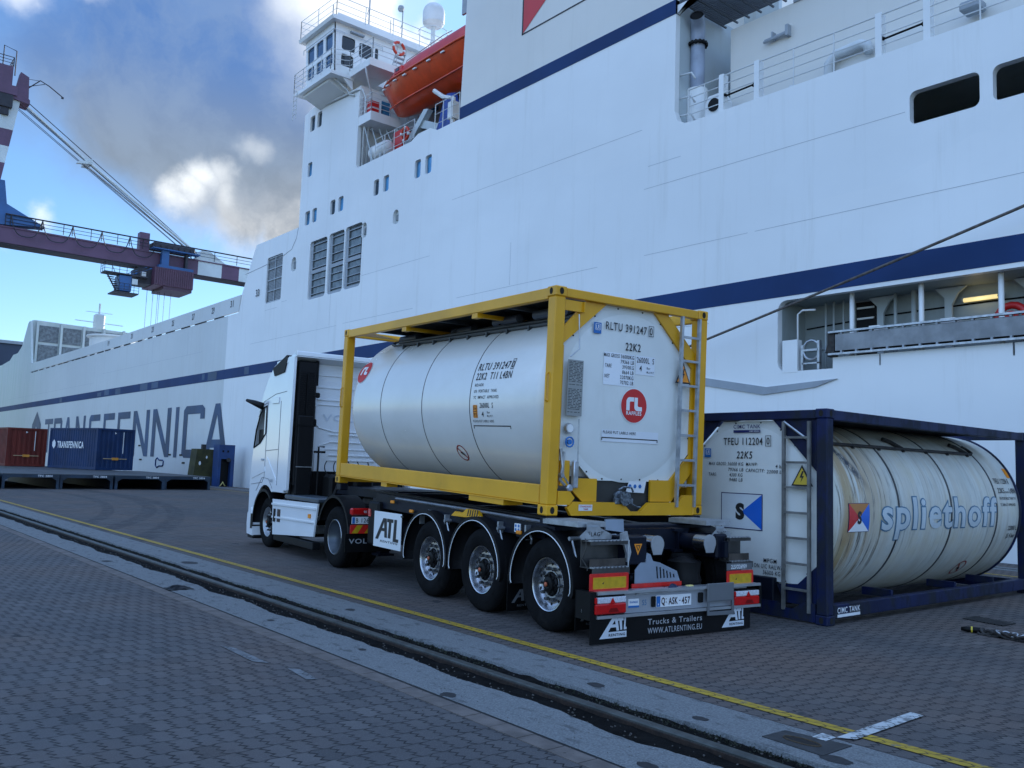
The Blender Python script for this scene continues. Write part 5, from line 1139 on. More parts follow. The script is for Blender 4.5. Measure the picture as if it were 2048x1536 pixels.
def end_panel(t, pts, m, y_=.10):
    pn = obj('end_panel', MB().plate([pts], lambda u, v: (u, y_, v), (0, .02, 0)), m, t)
    prof_ = [(.0001, -.030), (.3, -.0295), (.6, -.027), (.82, -.021), (.93, -.012), (.99, -.003), (1.02, .004)]
    obj('panel_bulge', MB().lathe(prof_, T(W_ / 2, y_, 1.40) @ AX['y'], 64, cap=False), m, pn, smooth=True)
    bl_ = MB()
    for (a, b), (c, d) in zip(pts, pts[1:] + pts[:1]):
        n = max(1, int(math.hypot(c - a, d - b) / .28))
        for k in range(n): u, v = a + (c - a) * (k + .5) / n, b + (d - b) * (k + .5) / n; u += (W_ / 2 - u) * .02; v += (1.4 - v) * .02; bl_.lathe([(.011, 0), (.011, .006)], T(u, y_ - .006, v) @ AX['y'], 6)
    obj('panel_rivets', bl_, M_BLACK, pn)
    return pn
def ladder(t, xa, xb, zb, zt, rungs, m, y_=.03, name='ladder'):
    l_ = obj(name, MB().box(xa - .018, xa + .018, y_ - .02, y_ + .02, zb, zt).box(xb - .018, xb + .018, y_ - .02, y_ + .02, zb, zt), m, t)
    for z_ in rungs: obj('rung', MB().box(xa + .018, xb - .018, y_ - .016, y_ + .016, z_ - .014, z_ + .014), m, l_)
    return l_
def tri_sign(t, cx, zb, w_, h_, y_, m=M_ORANGE):
    s_ = obj('warning_sign', MB().prism([(cx - w_ / 2, zb), (cx + w_ / 2, zb), (cx, zb + h_)], lambda u, v: (u, y_, v), (0, .006, 0)), M_INK, t)
    k = .80; obj('sign_face', MB().flat([[(cx - w_ / 2 * k, zb + h_ * .07), (cx + w_ / 2 * k, zb + h_ * .07), (cx, zb + h_ * .07 + h_ * k)]], lambda u, v: (u, y_ - .002, v)), m, s_)
    b = [(.02, .68), (-.10, .36), (.0, .36), (-.06, .12), (.10, .44), (.01, .44), (.09, .66)]
    obj('bolt_symbol', MB().flat([[(cx + u * w_, zb + h_ * (.04 + v)) for u, v in b]], lambda u, v: (u, y_ - .004, v)), M_INK, s_)
def lr_mark(t, x0, x1, z0, z1, f):
    a = obj('class_emblem', MB().flat([[(x0, z0), (x1, z0), (x1, z1), (x0, z1)]], f(.0)), M_BLUED, t)
    w = x1 - x0; h = z1 - z0; ff = f(.002)
    mb = MB().flat([rr(x0 + w * .2, x1 - w * .12, z0 + h * .3, z1 - h * .12, w * .05, 1), rr(x0 + w * .25, x1 - w * .17, z0 + h * .34, z1 - h * .16, w * .04, 1)], ff)
    mb.text('LR', lambda u, v: ff(x0 + w * .30 + u, z0 + h * .42 + v), h * .34, w * .48, bold=.02); obj('emblem_letters', mb, M_WINK, a)

# ---------------- the yellow framed tank on the trailer
YR = R(-5.888)
yt = thing('tank_container', 'white tank container in a yellow frame loaded on the truck trailer', 'tank container', (6.4965, 7.2061, 1.2322), YR, 'tank containers', rx=0.028)
frame(yt, M_YEL)
obj('side_rail', MB().box(.012, .10, .17, L_ - .17, .125, .335, ch=.008).box(.005, .14, .17, L_ - .17, .112, .124), M_YEL, yt); obj('side_rail', MB().box(W_ - .10, W_ - .012, .17, L_ - .17, .125, .335, ch=.008), M_YEL, yt)
for x in (.008, W_ - .09): obj('top_rail', MB().box(x, x + .082, .17, L_ - .17, 2.448, 2.580, ch=.008), M_YEL, yt)
for y_ in (.01, L_ - .095): obj('top_end_rail', MB().box(.166, W_ - .166, y_, y_ + .085, 2.475, 2.580, ch=.008), M_YEL, yt)
be = MB().prism([(.30, .085), (.38, .155), (1.12, .150), (1.25, .045), (1.40, .045), (1.54, .150), (2.02, .155), (2.12, .245), (2.285, .245), (2.285, .0), (.36, .0)], lambda u, v: (u, .012, v), (0, .05, 0))
be.prism([(.16, .275), (.33, .275), (.40, .20), (.33, .12), (.16, .12)], lambda u, v: (u, .012, v), (0, .05, 0))
obj('bottom_end_beam', be, M_YEL, yt); obj('bottom_end_beam', MB().box(.166, W_ - .166, L_ - .09, L_ - .01, .02, .16), M_YEL, yt)
gp = MB().prism([(.158, 1.93), (.158, 2.12), (.50, 2.473), (.80, 2.473)], lambda u, v: (u, .065, v), (0, .03, 0)).prism([(1.57, 2.473), (1.80, 2.473), (2.28, 2.03), (2.28, 1.80)], lambda u, v: (u, .065, v), (0, .03, 0))
gp.prism([(1.60, .16), (1.60, .42), (1.92, .42), (2.28, .78), (2.28, .52), (1.95, .16)], lambda u, v: (u, .065, v), (0, .03, 0)).prism([(.40, .28), (.46, .42), (.76, .42), (.76, .155), (.55, .155)], lambda u, v: (u, .065, v), (0, .03, 0)).box(.158, .20, .07, .12, .30, 1.93)
gp.box(2.243, 2.28, .07, .12, .75, 1.85).box(.16, .42, .03, .062, 2.33, 2.45).box(.415, .43, .0, .06, 2.33, 2.45)
objp('gusset_plate', gp, M_YEL, yt)
objp('gusset_plate', MB().prism([(1.79, 2.473), (1.95, 2.473), (2.28, 2.12), (2.28, 1.95)], lambda u, v: (u, L_ - .14, v), (0, .03, 0)), M_YEL, yt)
obj('top_corner_gusset', MB().prism([(.09, 5.88), (.09, 5.3), (1.1, 5.95)], lambda u, v: (u, v, 2.50), (0, 0, .012)), M_YEL, yt)
for yv in (3.75, 1.72): obj('top_bracket', MB().box(.02, .10, yv, yv + .14, 2.385, 2.474).box(.10, 1.0, yv + .03, yv + .10, 2.40, 2.45), M_YEL, yt)
for x in (-.0165,):
    for y_ in (.05, L_ - .115): obj('post_handle', MB().tube([(x + .018, y_ + .03, 1.27), (x - .01, y_ + .03, 1.29), (x - .01, y_ + .03, 1.58), (x + .018, y_ + .03, 1.60)], .011, 6), M_YEL, yt)
obj('rail_foot', MB().box(.02, .30, .9, 1.7, .045, .112), M_YEL, yt); obj('rail_foot', MB().box(.02, .2, 4.1, 4.3, .05, .112), M_YEL, yt)
def tankshell(t, m, y0=.13, y1=5.52, dome=.42):
    pf = [(.0001, y0 - .01), (.9, y0 - .005), (1.05, y0 + .02), (TR - .06, y0 + .06), (TR - .015, y0 + .12), (TR, y0 + .2), (TR, 1.6), (TR, 3.0), (TR, 4.4), (TR, y1)]
    for a in range(8, 91, 9): pf.append((TR * (math.cos(R(a)) ** .62 if a < 90 else .0001) + 1e-4, y1 + dome * math.sin(R(a))))
    return obj('tank', MB().lathe(pf, T(W_ / 2, 0, TZ) @ AX['y'], 96, cap=False), m, t, smooth=True, auto=50)
tank = tankshell(yt, M_TANK, y0=.17, y1=5.50, dome=.45)
for yv in (4.48, 3.12, 1.80): obj('cladding_band', MB().lathe([(TR + .001, -.006), (TR + .004, -.006), (TR + .004, .006), (TR + .001, .006)], T(W_ / 2, yv, TZ) @ AX['y'], 96, cap=False), mat('dark_seam', (.05, .05, .05), .5), tank, smooth=True)
pp_ = MB()
for dz, x_ in ((0, 0), (.06, .10)):
    a = math.asin((2.14 + dz - TZ) / TR) if False else math.asin(min(.98, (2.24 + dz - TZ) / TR)); x0 = W_ / 2 - (TR + .03) * math.cos(a); z0 = TZ + (TR + .03) * math.sin(a)
    pp_.tube([(x0, .25, z0), (x0, 4.95, z0 + .02)] + ([(x0 + .02, 5.08, z0 + .05), (x0 + .08, 5.08, z0 + .09), (x0 + .12, 4.95, z0 + .10)] if dz == 0 else []), .022, 7)
for k in range(9): pp_.box(x0 - .11, x0 - .05, .6 + k * .5, .63 + k * .5, z0 - .12, z0 - .05)
for yv in (3.35, 2.1, .9, .6): pp_.tube([(x0, yv, z0), (x0 + .12, yv - .12, z0 + .12), (x0 + .25, yv - .25, 2.42)], .020, 6)
obj('spill_pipe', pp_, mat('dark_pipe_steel', (.075, .08, .085), .45, metal=.5), yt, smooth=True, auto=50)
for yv, x_ in ((4.75, .60), (3.15, .66), (1.75, .50), (.75, .46)): obj('document_tube', MB().tube([(x_, yv - .30, 2.40), (x_, yv + .28, 2.40)], .062, 14), mat('tube_blue_grey', (.075, .09, .12), .45), yt, smooth=True, auto=40)
for yv in (4.9, 3.0, 1.2): obj('walkway_beam', MB().box(.11, 2.3, yv, yv + .06, 2.47, 2.52), M_GALV, yt)
bc = MB().tube([(.45 + .12 * math.cos(q), 1.55 + .28 * math.sin(q), 2.36 + .05 * math.cos(q)) for q in [k * .5236 for k in range(12)]], .009, 5, closed=True); obj('cable_loop', bc, M_BLACK, yt)
def walkway(t, x0, x1, y0, y1, z_):
    mb = MB().box(x0, x1, y0, y1, z_ + .022, z_ + .026)
    n = int((y1 - y0) / .06)
    for k in range(n): mb.box(x0, x1, y0 + k * .06, y0 + k * .06 + .012, z_, z_ + .021)
    return obj('walkway', mb, M_GALV, t)
walkway(yt, .11, 2.0, .35, 5.2, 2.528)
pn = end_panel(yt, [(.17, 1.94), (.80, 2.475), (1.60, 2.475), (2.26, 1.83), (2.26, .77), (1.91, .40), (.70, .40), (.52, .56), (.17, .56)], M_PANEL)
F_ = lambda off: (lambda u, v: (u, .10 - off, v))
FB = F_(.036)
ink = MB()
def put(mb, s_, x0, z0, h, x1=None, bold=.012, slant=0): mb.text(s_, lambda u, v: FB(x0 + u, z0 + v), h, (x1 - x0) if x1 else None, bold * .45, slant)
put(ink, 'RLTU 391247', .80, 2.185, .092, 1.45, .022); put(ink, '0', 1.497, 2.190, .088, 1.545, .02)
for a in ((1.480, 1.487, 2.17, 2.30), (1.558, 1.565, 2.17, 2.30), (1.487, 1.558, 2.17, 2.177), (1.487, 1.558, 2.293, 2.30)): ink.flat([[(a[0], a[2]), (a[1], a[2]), (a[1], a[3]), (a[0], a[3])]], FB)
put(ink, '22K2', 1.12, 1.965, .092, 1.36, .025)
for s_, x0, z0, x1 in (('MAX GROSS', .79, 1.862, 1.03), ('36000KG', 1.05, 1.862, 1.26), ('79366 LB', 1.05, 1.800, 1.26), ('TARE', .81, 1.738, .91), ('3930KG', 1.08, 1.738, 1.26), ('8664 LB', 1.08, 1.676, 1.26), ('NET', .81, 1.614, .885), ('32070KG', 1.05, 1.614, 1.26), ('70702 LB', 1.05, 1.552, 1.26)): put(ink, s_, x0, z0, .043, x1, .018)
put(ink, '26000L  S', 1.305, 1.835, .066, 1.585, .02); put(ink, '4', 1.35, 1.735, .066, 1.39, .02); put(ink, 'Bar', 1.47, 1.765, .026, 1.53); put(ink, 'M.A.W.P.', 1.47, 1.715, .026, 1.59)
put(ink, 'PLEASE PUT LABELS HERE', .82, .955, .033, 1.33, .015)
for a in ((.80, 1.69, .900, .912), (.80, .812, .875, .900), (1.678, 1.69, .875, .900)): ink.flat([[(a[0], a[2]), (a[1], a[2]), (a[1], a[3]), (a[0], a[3])]], FB)
obj('lettering', ink, M_INK, pn)
wp = MB(); 
for a in ((.79, 1.27, 1.53, 1.92), (1.29, 1.60, 1.69, 1.92), (.80, 1.70, .86, 1.0)): wp.flat([[(a[0], a[2]), (a[1], a[2]), (a[1], a[3]), (a[0], a[3])]], F_(.033))
objp('label_backing', wp, mat('label_film', (.74, .76, .78), .3), pn)
lr_mark(pn, .62, .735, 2.12, 2.25, lambda o_: F_(.033 + o_))
def raffles(t, cx, cz, r_, f, flatf=None):
    mk_ = (lambda loops, o_: MB().flat(loops, f(o_))) if flatf is None else flatf
    em = obj('round_logo', mk_([circ(cx, cz, r_, 40)], .0), M_WINK, t)
    obj('logo_disc', mk_([circ(cx, cz, r_ * .96, 40)], .0015), M_RED, em)
    s_ = r_; P_ = lambda pts: [(cx + a * s_, cz + b * s_) for a, b in pts]
    r1 = P_([(-.58, -.28), (-.58, .28), (-.50, .42), (-.38, .48), (-.02, .48), (-.02, .24), (-.28, .24), (-.33, .18), (-.33, -.28)])
    l1 = P_([(.02, .48), (.27, .48), (.27, .02), (.33, -.04), (.60, -.04), (.60, -.28), (.20, -.28), (.08, -.22), (.02, -.10)])
    obj('logo_letters', mk_([r1], .003), M_WINK, em); obj('logo_letters', mk_([l1], .003), M_WINK, em)
    return em
em = raffles(pn, 1.285, 1.305, .212, lambda o_: F_(.036 + o_))
obj('logo_word', MB().text('RAFFLES', lambda u, v: F_(.0392)(1.165 + u, 1.195 + v), .042, .24, .03), M_WINK, em)
ladder(yt, 1.985, 2.285, .10, 2.475, (2.22, 1.92, 1.61, 1.30, .99, .68, .37), M_STEEL, y_=.005)
tri_sign(yt, 2.045, 1.635, .255, .26, .022)
dp_ = obj('data_plate', MB().box(.235, .455, .02, .028, 1.13, 1.77), M_TAG, yt)
ln2 = MB(); rng = random.Random(3)
for k in range(34):
    z_ = 1.745 - k * .0175; 
    if rng.random() < .12: continue
    x_ = .248
    while x_ < .43: w2 = rng.uniform(.015, .06); ln2.flat([[(x_, z_), (min(.442, x_ + w2), z_), (min(.442, x_ + w2), z_ + .007), (x_, z_ + .007)]], lambda u, v: (u, .0185, v)); x_ += w2 + rng.uniform(.006, .03)
obj('plate_engraving', ln2, M_INK, dp_)
obj('thermometer', MB().lathe([(.055, 0), (.06, .01), (.06, .04)], T(.30, .02, .985) @ AX['y'], 18), M_STEEL, yt, smooth=True, auto=40); obj('gauge_face', MB().lathe([(.046, 0), (.046, .002)], T(.30, .017, .985) @ AX['y'], 18), M_WBUOY, yt)
obj('pressure_gauge', MB().tube([(.30 + .055 * math.cos(q), .02, .83 + .055 * math.sin(q)) for q in [k * .449 for k in range(14)]], .010, 6, closed=True).lathe([(.03, 0), (.03, .03)], T(.30, .01, .83) @ AX['y'], 10), M_BLUED, yt)
vp_ = MB().tube([(.36, .02, 2.3), (.37, .0, 1.9), (.26, .02, 1.8)], .008, 5).tube([(.43, .03, 1.1), (.44, .03, .4)], .008, 5).tube([(.20, .05, .75), (.23, .04, .55), (.20, .04, .40), (.27, .04, .34)], .018, 6).tube([(.25, .05, .72), (.25, .05, .45), (.32, .04, .36)], .014, 6).lathe([(.03, 0), (.045, .02), (.03, .06)], T(.33, .0, .31) @ AX['y'], 10).lathe([(.025, 0), (.03, .02), (.02, .07)], T(.21, .0, .45) @ AX['y'], 10)
vp_.box(.36, .43, -.01, .05, .31, .62, ch=.01); obj('steam_valve', vp_, M_STEEL, yt, smooth=True, auto=40)
obj('valve_housing', MB().box(.21, .34, .04, .09, .33, .62, ch=.01), M_YEL, yt)
bo_ = MB().lathe([(.085, 0), (.085, .02), (.06, .03), (.06, .10), (.085, .11), (.085, .14), (.05, .15)], T(1.14, -.02, .20) @ AX['y'], 18).tube([(1.04, .0, .30), (1.10, -.02, .335), (1.22, -.02, .33), (1.25, -.02, .28)], .013, 6).box(1.00, 1.28, .0, .06, .13, .20, ch=.01)
for k in range(8): bo_.lathe([(.012, 0), (.012, .03)], T(1.14 + .072 * math.cos(k * .785), -.03, .20 + .072 * math.sin(k * .785)) @ AX['y'], 6)
bo_.tube([(1.24, .0, .14), (1.33, -.01, .10), (1.38, -.01, .10)], .010, 5); obj('bottom_valve', bo_, mat('valve_steel', (.16, .18, .20), .4, metal=.7, var=.5, vs=30), yt, smooth=True, auto=35)
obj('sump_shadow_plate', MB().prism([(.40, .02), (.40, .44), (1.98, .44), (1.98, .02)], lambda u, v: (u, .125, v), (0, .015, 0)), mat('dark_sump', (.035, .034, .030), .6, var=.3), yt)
obj('foil_tag', MB().prism([(1.24, .27), (1.53, .26), (1.56, .40), (1.29, .41)], lambda u, v: (u, .10, v), (0, .004, 0)), M_WINK, yt)
for x_ in (1.30, 1.38, 1.46): obj('tag_symbol', MB().flat([circ(x_, .34, .025, 8)], lambda u, v: (u, .096, v)), M_BLUED, yt)
sk_ = obj('white_sticker', MB().flat([[(.46, .055), (.66, .055), (.66, .125), (.46, .125)]], lambda u, v: (u, .008, v)), M_WINK, yt); obj('sticker_text', MB().text('STANDARD', lambda u, v: (.475 + u, .006, .095 + v), .018, .17, .02).text('TANK', lambda u, v: (.53 + u, .006, .065 + v), .018, .07, .02), M_RED, sk_)
# lettering wrapped on the near side of the tank
il = MB()
def putL(mb, s_, y0, z0, h, y1, bold=.008, slant=0.0): mb.text(s_, tankmap('L', y0, z0), h, y0 - y1, bold * .5, slant, slices=sl(h))
for s_, y0, z0, h, y1, b_ in (('RLTU 391247', 1.73, 1.70, .098, 1.00, .025), ('0', .965, 1.705, .092, .915, .025), ('22K2  T11 L4BN', 1.72, 1.575, .092, .90, .025), ('RID/ADR', 1.71, 1.49, .038, 1.50, .012), ('UN  PORTABLE  TANK', 1.71, 1.41, .038, 1.17, .012), ('TC  IMPACT  APPROVED', 1.71, 1.33, .038, 1.12, .012), ('26000L  S', 1.55, 1.215, .062, 1.24, .02), ('4', 1.51, 1.105, .062, 1.46, .02), ('Bar', 1.38, 1.145, .026, 1.31, .01), ('M.A.W.P.', 1.38, 1.10, .026, 1.25, .01), ('PLEASE PUT LABELS HERE', 1.73, 1.035, .030, 1.24, .01)): putL(il, s_, y0, z0, h, y1, b_)
tm = tankmap('L', 1.74, .985)
for a in ((0, .86, 0, .012), (0, .012, -.03, 0), (.848, .86, -.03, 0)): il.flat([[(a[0], a[2]), (a[1], a[2]), (a[1], a[3]), (a[0], a[3])]], tm)
tm2 = tankmap('L', .975, 1.685)
for a in ((0, .07, 0, .008), (0, .07, .135, .143), (0, .008, 0, .143), (.062, .07, 0, .143)): il.flat([[(a[0], a[2]), (a[1], a[2]), (a[1], a[3]), (a[0], a[3])]], tm2)
obj('side_lettering', il, M_INK, yt)
orr = obj('orange_label', bisected([rr(0, .105, 0, .165, .012, 2)], tankmap('L', 1.715, 1.09, .004)), M_ORANGE, yt); tmo = tankmap('L', 1.715, 1.09, .007)
mo = MB()
for a in ((.01, .095, .08, .088), (.01, .095, .01, .016), (.01, .095, .149, .155), (.01, .016, .01, .155), (.089, .095, .01, .155)): mo.flat([[(a[0], a[2]), (a[1], a[2]), (a[1], a[3]), (a[0], a[3])]], tmo)
mo.text('2.8m', lambda u, v: tmo(.02 + u, .105 + v), .03, .065, .02); mo.text('II II', lambda u, v: tmo(.025 + u, .03 + v), .035, .055, .03); obj('label_text', mo, M_INK, orr)
_o = {0.0: 0}
tmr = lambda o_: tankmap('L', 5.42, 1.85, .005 + o_)
raffles(yt, 0, 0, .205, None, flatf=lambda loops, o_: bisected(loops, tmr(o_ * 1.6), .04))
def ban_sign(t, side, y0, z0, r_):
    f = tankmap(side, y0, z0, .005); a = obj('prohibition_sign', bisected([circ(0, 0, r_, 36), circ(0, 0, r_ * .86, 36)], f, .03), mat('dark_red_ring', (.30, .02, .02), .45), t)
    obj('sign_bar', bisected([[(-r_ * .66, r_ * .54), (-r_ * .54, r_ * .66), (r_ * .66, -r_ * .54), (r_ * .54, -r_ * .66)]], f, .03), mat('dark_red_ring', (.3, .02, .02), .45), a)
    b_ = [(-.45, .0), (-.2, .15), (-.05, .05), (.1, .2), (.2, .0), (.45, -.15), (.2, -.3), (.05, -.15), (-.1, -.2), (-.15, -.05)]
    obj('sign_symbol', bisected([[(u * r_, v * r_) for u, v in b_]], tankmap(side, y0, z0, .007), .03), M_INK, a)
ban_sign(yt, 'L', 2.27, .63, .125)

# ---------------- the blue framed tank standing on the quay
bt = thing('tank_container', 'rust stained white tank container in a blue frame standing on the paving', 'tank container', (9.625, 8.075, 0), R(-90.5), 'tank containers')
frame(bt, M_BFRAME)
FX = lambda b: W_ - b            # distances were measured from the near corner
for x in (.012, W_ - .13): obj('side_rail', MB().box(x, x + .118, .17, L_ - .17, .07, .235, ch=.008), M_BFRAME, bt)
for x in (.008, W_ - .09): obj('top_rail', MB().box(x, x + .082, .17, L_ - .17, 2.455, 2.580, ch=.008), M_BFRAME, bt)
for y_ in (.01, L_ - .095): obj('top_end_rail', MB().box(.166, W_ - .166, y_, y_ + .085, 2.470, 2.580, ch=.008), M_BFRAME, bt)
obj('bottom_end_beam', MB().prism([(.17, .25), (.45, .25), (.60, .20), (1.75, .20), (1.82, .14), (1.95, .14), (2.12, .24), (2.27, .24), (2.27, .02), (.17, .02)], lambda u, v: (u, .012, v), (0, .05, 0)), M_BFRAME, bt); obj('bottom_end_beam', MB().box(.166, W_ - .166, L_ - .09, L_ - .01, .02, .2), M_BFRAME, bt)
gp = MB().prism([(.158, 1.83), (.158, 2.47), (.82, 2.47)], lambda u, v: (u, .065, v), (0, .03, 0)).prism([(1.64, 2.47), (2.28, 2.47), (2.28, 1.80)], lambda u, v: (u, .065, v), (0, .03, 0)).prism([(1.80, .20), (1.70, .41), (2.0, .44), (2.28, .70), (2.28, .24), (2.05, .20)], lambda u, v: (u, .065, v), (0, .03, 0)).prism([(.158, .20), (.158, .75), (.50, .41), (.50, .20)], lambda u, v: (u, .065, v), (0, .03, 0))
objp('gusset_plate', gp, M_BFRAME, bt)
objp('gusset_plate', MB().prism([(.158, 1.83), (.158, 2.47), (.82, 2.47)], lambda u, v: (u, L_ - .12, v), (0, .03, 0)), M_BFRAME, bt)
obj('equipment_box', MB().box(1.15, 1.68, .02, .45, .13, .48, ch=.01), M_CHASSIS, bt)
mbx = M_STAIN; btank = tankshell(bt, mbx, y0=.13, y1=5.66, dome=.30)
for yv in (1.78, 3.30, 4.84): obj('cladding_band', MB().lathe([(TR + .001, -.022), (TR + .006, -.022), (TR + .006, .022), (TR + .001, .022)], T(W_ / 2, yv, TZ) @ AX['y'], 96, cap=False), mat('dark_band', (.045, .045, .045), .5, var=.3), btank, smooth=True)
obj('rear_cladding_ring', MB().lathe([(TR + .002, -.012), (TR + .03, -.012), (TR + .03, .012), (TR + .002, .012)], T(W_ / 2, 5.67, TZ) @ AX['y'], 96, cap=False), M_BFRAME, btank, smooth=True)
pp_ = MB(); a = math.asin((2.17 - TZ) / TR); x0 = W_ / 2 + (TR + .03) * math.cos(a); z0 = TZ + (TR + .03) * math.sin(a)
pp_.tube([(x0, .17, z0), (x0, 4.75, z0), (x0 - .03, 4.84, z0 + .02), (x0 - .12, 4.86, z0 + .08), (x0 - .17, 4.80, z0 + .12)], .022, 8)
for k in range(7): pp_.box(x0 - .03, x0 + .03, .5 + k * .68, .53 + k * .68, z0 - .045, z0 - .01)
for yv in (2.55, 4.6): pp_.tube([(x0, yv, z0), (x0 - .10, yv - .18, z0 + .10), (x0 - .14, yv - .3, z0 + .13)], .028, 6)
obj('spill_pipe', pp_, M_RUSTYDK, bt, smooth=True, auto=50)
walkway(bt, .45, 2.3, .35, 5.3, 2.50)
bp = end_panel(bt, [(FX(2.25), 1.84), (FX(1.60), 2.46), (FX(.80), 2.46), (FX(.17), 1.86), (FX(.17), .68), (FX(.45), .43), (FX(1.80), .43), (FX(2.25), .80)], M_PANEL)
ink = MB()
def putb(s_, b0, z0, h, b1, bold=.015, slant=.0): put(ink, s_, FX(b0), z0, h, FX(b1), bold, slant)
putb('TFEU 112204', 1.57, 2.15, .092, .955, .025); putb('0', .895, 2.155, .088, .85, .022)
for a in ((.915, .908, 2.13, 2.27), (.835, .828, 2.13, 2.27), (.915, .828, 2.13, 2.137), (.915, .828, 2.263, 2.27)): ink.flat([[(FX(a[0]), a[2]), (FX(a[1]), a[2]), (FX(a[1]), a[3]), (FX(a[0]), a[3])]], FB)
putb('22K5', 1.36, 1.97, .092, 1.11, .025, .15)
for s_, b0, z0, b1 in (('MAX GROSS:', 1.81, 1.875, 1.52), ('36000 KG', 1.50, 1.875, 1.25), ('MAWP:', 1.21, 1.875, 1.03), ('4 bar', .76, 1.855, .62), ('79366 LB', 1.49, 1.800, 1.25), ('CAPACITY:', 1.21, 1.795, .92), ('22000 L S', .89, 1.785, .62), ('TARE:', 1.81, 1.73, 1.68), ('4300 KG', 1.47, 1.73, 1.26), ('9480 LB', 1.47, 1.665, 1.26)): putb(s_, b0, z0, .043, b1, .015, .15)
putb('MPGM', .93, .655, .052, .74); putb('ON UIC RAILWAY', 1.075, .580, .052, .61); putb('36000 KG', .94, .505, .052, .685)
obj('lettering', ink, M_INK, bp)
cm = MB(); put(cm, 'CIMC TANK', FX(1.41), 2.365, .050, FX(.99), .02); cm.flat([[(FX(1.41), 2.310), (FX(.99), 2.310), (FX(.99), 2.345), (FX(1.41), 2.345)]], FB); cmo = obj('maker_mark', cm, mat('mark_navy', (.01, .015, .10), .4), bp); c2 = MB(); c2.text('CIMC ENRIC', lambda u, v: F_(.038)(FX(1.16) + u, 2.320 + v), .016, .16, .02); obj('maker_word', c2, M_WINK, cmo)
lr_mark(bp, FX(1.89), FX(1.78), 1.98, 2.10, lambda o_: F_(.033 + o_))
fgx = [FX(1.60), FX(.95)]; fgz = [1.045, 1.515]
fo = obj('flag_mark', MB().flat([[(fgx[0], fgz[0]), (fgx[1], fgz[0]), (fgx[1], fgz[1]), (fgx[0], fgz[1])]], F_(.034)), mat('mark_navy', (.01, .015, .10), .4), bp)
obj('flag_field', MB().flat([[(fgx[0] + .012, fgz[0] + .012), (fgx[1] - .012, fgz[0] + .012), (fgx[1] - .012, fgz[1] - .012), (fgx[0] + .012, fgz[1] - .012)]], F_(.036)), mat('flag_white', (.62, .66, .68), .4), fo)
mx = FX(1.27)
obj('flag_triangle', MB().flat([[(fgx[1] - .012, fgz[0] + .012), (fgx[1] - .012, fgz[1] - .012), (mx, 1.275)]], F_(.038)), mat('flag_blue', (.01, .12, .55), .35), fo)
obj('flag_letter', MB().text('S', lambda u, v: F_(.040)(mx - .095 + u, 1.185 + v), .185, .14, .06), M_INK, fo)
ladder(bt, FX(.60), FX(.245), .12, 2.44, (2.24, 1.93, 1.62, 1.31, 1.0, .69, .38), mat('dirty_ladder_steel', (.17, .17, .16), .6, metal=.3, var=.3, vs=5, dirt=.5, dirtc=(.06, .05, .04), dscale=(6, 6, 2)), y_=.005)
obj('ladder_brace', MB().tube([(FX(.60), .0, 2.44), (FX(.27), .05, 2.2)], .015, 5), M_STEEL, bt)
tri_sign(bt, FX(.355), 1.64, .30, .26, .022, mat('sign_yellow', (.60, .42, .04), .45))
# side marks
fy = tankmap('R', .76, 1.27, .006); hw, hh = .25, .18
fs = obj('side_flag', bisected([[(-hw, -hh), (hw, -hh), (hw, hh), (-hw, hh)]], fy), mat('mark_navy', (.01, .015, .10), .4), bt)
q_ = .965; f2 = tankmap('R', .76, 1.27, .009)
for nm_, pts, m_ in (('flag_hoist', [(-hw * q_, -hh * q_), (-hw * q_, hh * q_), (0, 0)], M_RED), ('flag_upper', [(-hw * q_, hh * q_), (hw * q_, hh * q_), (0, 0)], mat('flag_orange', (.42, .17, .04), .5)), ('flag_fly', [(hw * q_, hh * q_), (hw * q_, -hh * q_), (0, 0)], mat('flag_blue', (.01, .12, .55), .35)), ('flag_lower', [(-hw * q_, -hh * q_), (hw * q_, -hh * q_), (0, 0)], M_WINK)): obj(nm_, bisected([pts], f2), m_, fs)
obj('flag_letter', MB().text('S', lambda u, v: tankmap('R', .71, 1.20, .012)(u, v), .14, .10, .05, slices=sl(.14)), M_INK, fs)
sp = MB().text('spliethoff', tankmap('R', 1.30, 1.115, .005), .405, 3.56, .052, slices=sl(.56)); ol = obj('ghost_lettering', sp, mat('outline_blue', (.07, .17, .26), .5), bt)
kx_, ky_, ex_ = sp.last
obj('ghost_letter_fill', MB().text('spliethoff', tankmap('R', 1.30 - ex_ * kx_, 1.115, .008), .405, 1, .022, slices=sl(.56), absk=(kx_, ky_)), mat('ghost_white', (.50, .56, .58), .5, var=.1), ol)
for yv in (1.78, 3.30): pass
il = MB()
def putR(s_, y0, z0, h, y1, bold=.018): il.text(s_, tankmap('R', y0, z0), h, y1 - y0, bold, 0, slices=sl(h))
for s_, y0, z0, h, y1 in (('TFEU 112204 0', 4.96, 1.745, .085, 5.50), ('22K5', 4.98, 1.60, .080, 5.22), ('RID/ADR', 5.24, 1.60, .03, 5.38), ('L4BN', 5.41, 1.60, .080, 5.63), ('UN PORTABLE TANK T11', 4.98, 1.50, .04, 5.58), ('TC IMPACT APPROVED', 4.98, 1.40, .04, 5.54), ('22000 L', 5.30, 1.02, .07, 5.62), ('JS 4 bar', 5.30, .90, .07, 5.62)): putR(s_, y0, z0, h, y1)
obj('side_lettering', il, M_INK, bt)
obj('orange_label', bisected([rr(0, .12, 0, .17, .01, 2)], tankmap('R', 5.53, 1.84, .004)), M_ORANGE, bt)
ban_sign(bt, 'R', 4.30, .45, .16)
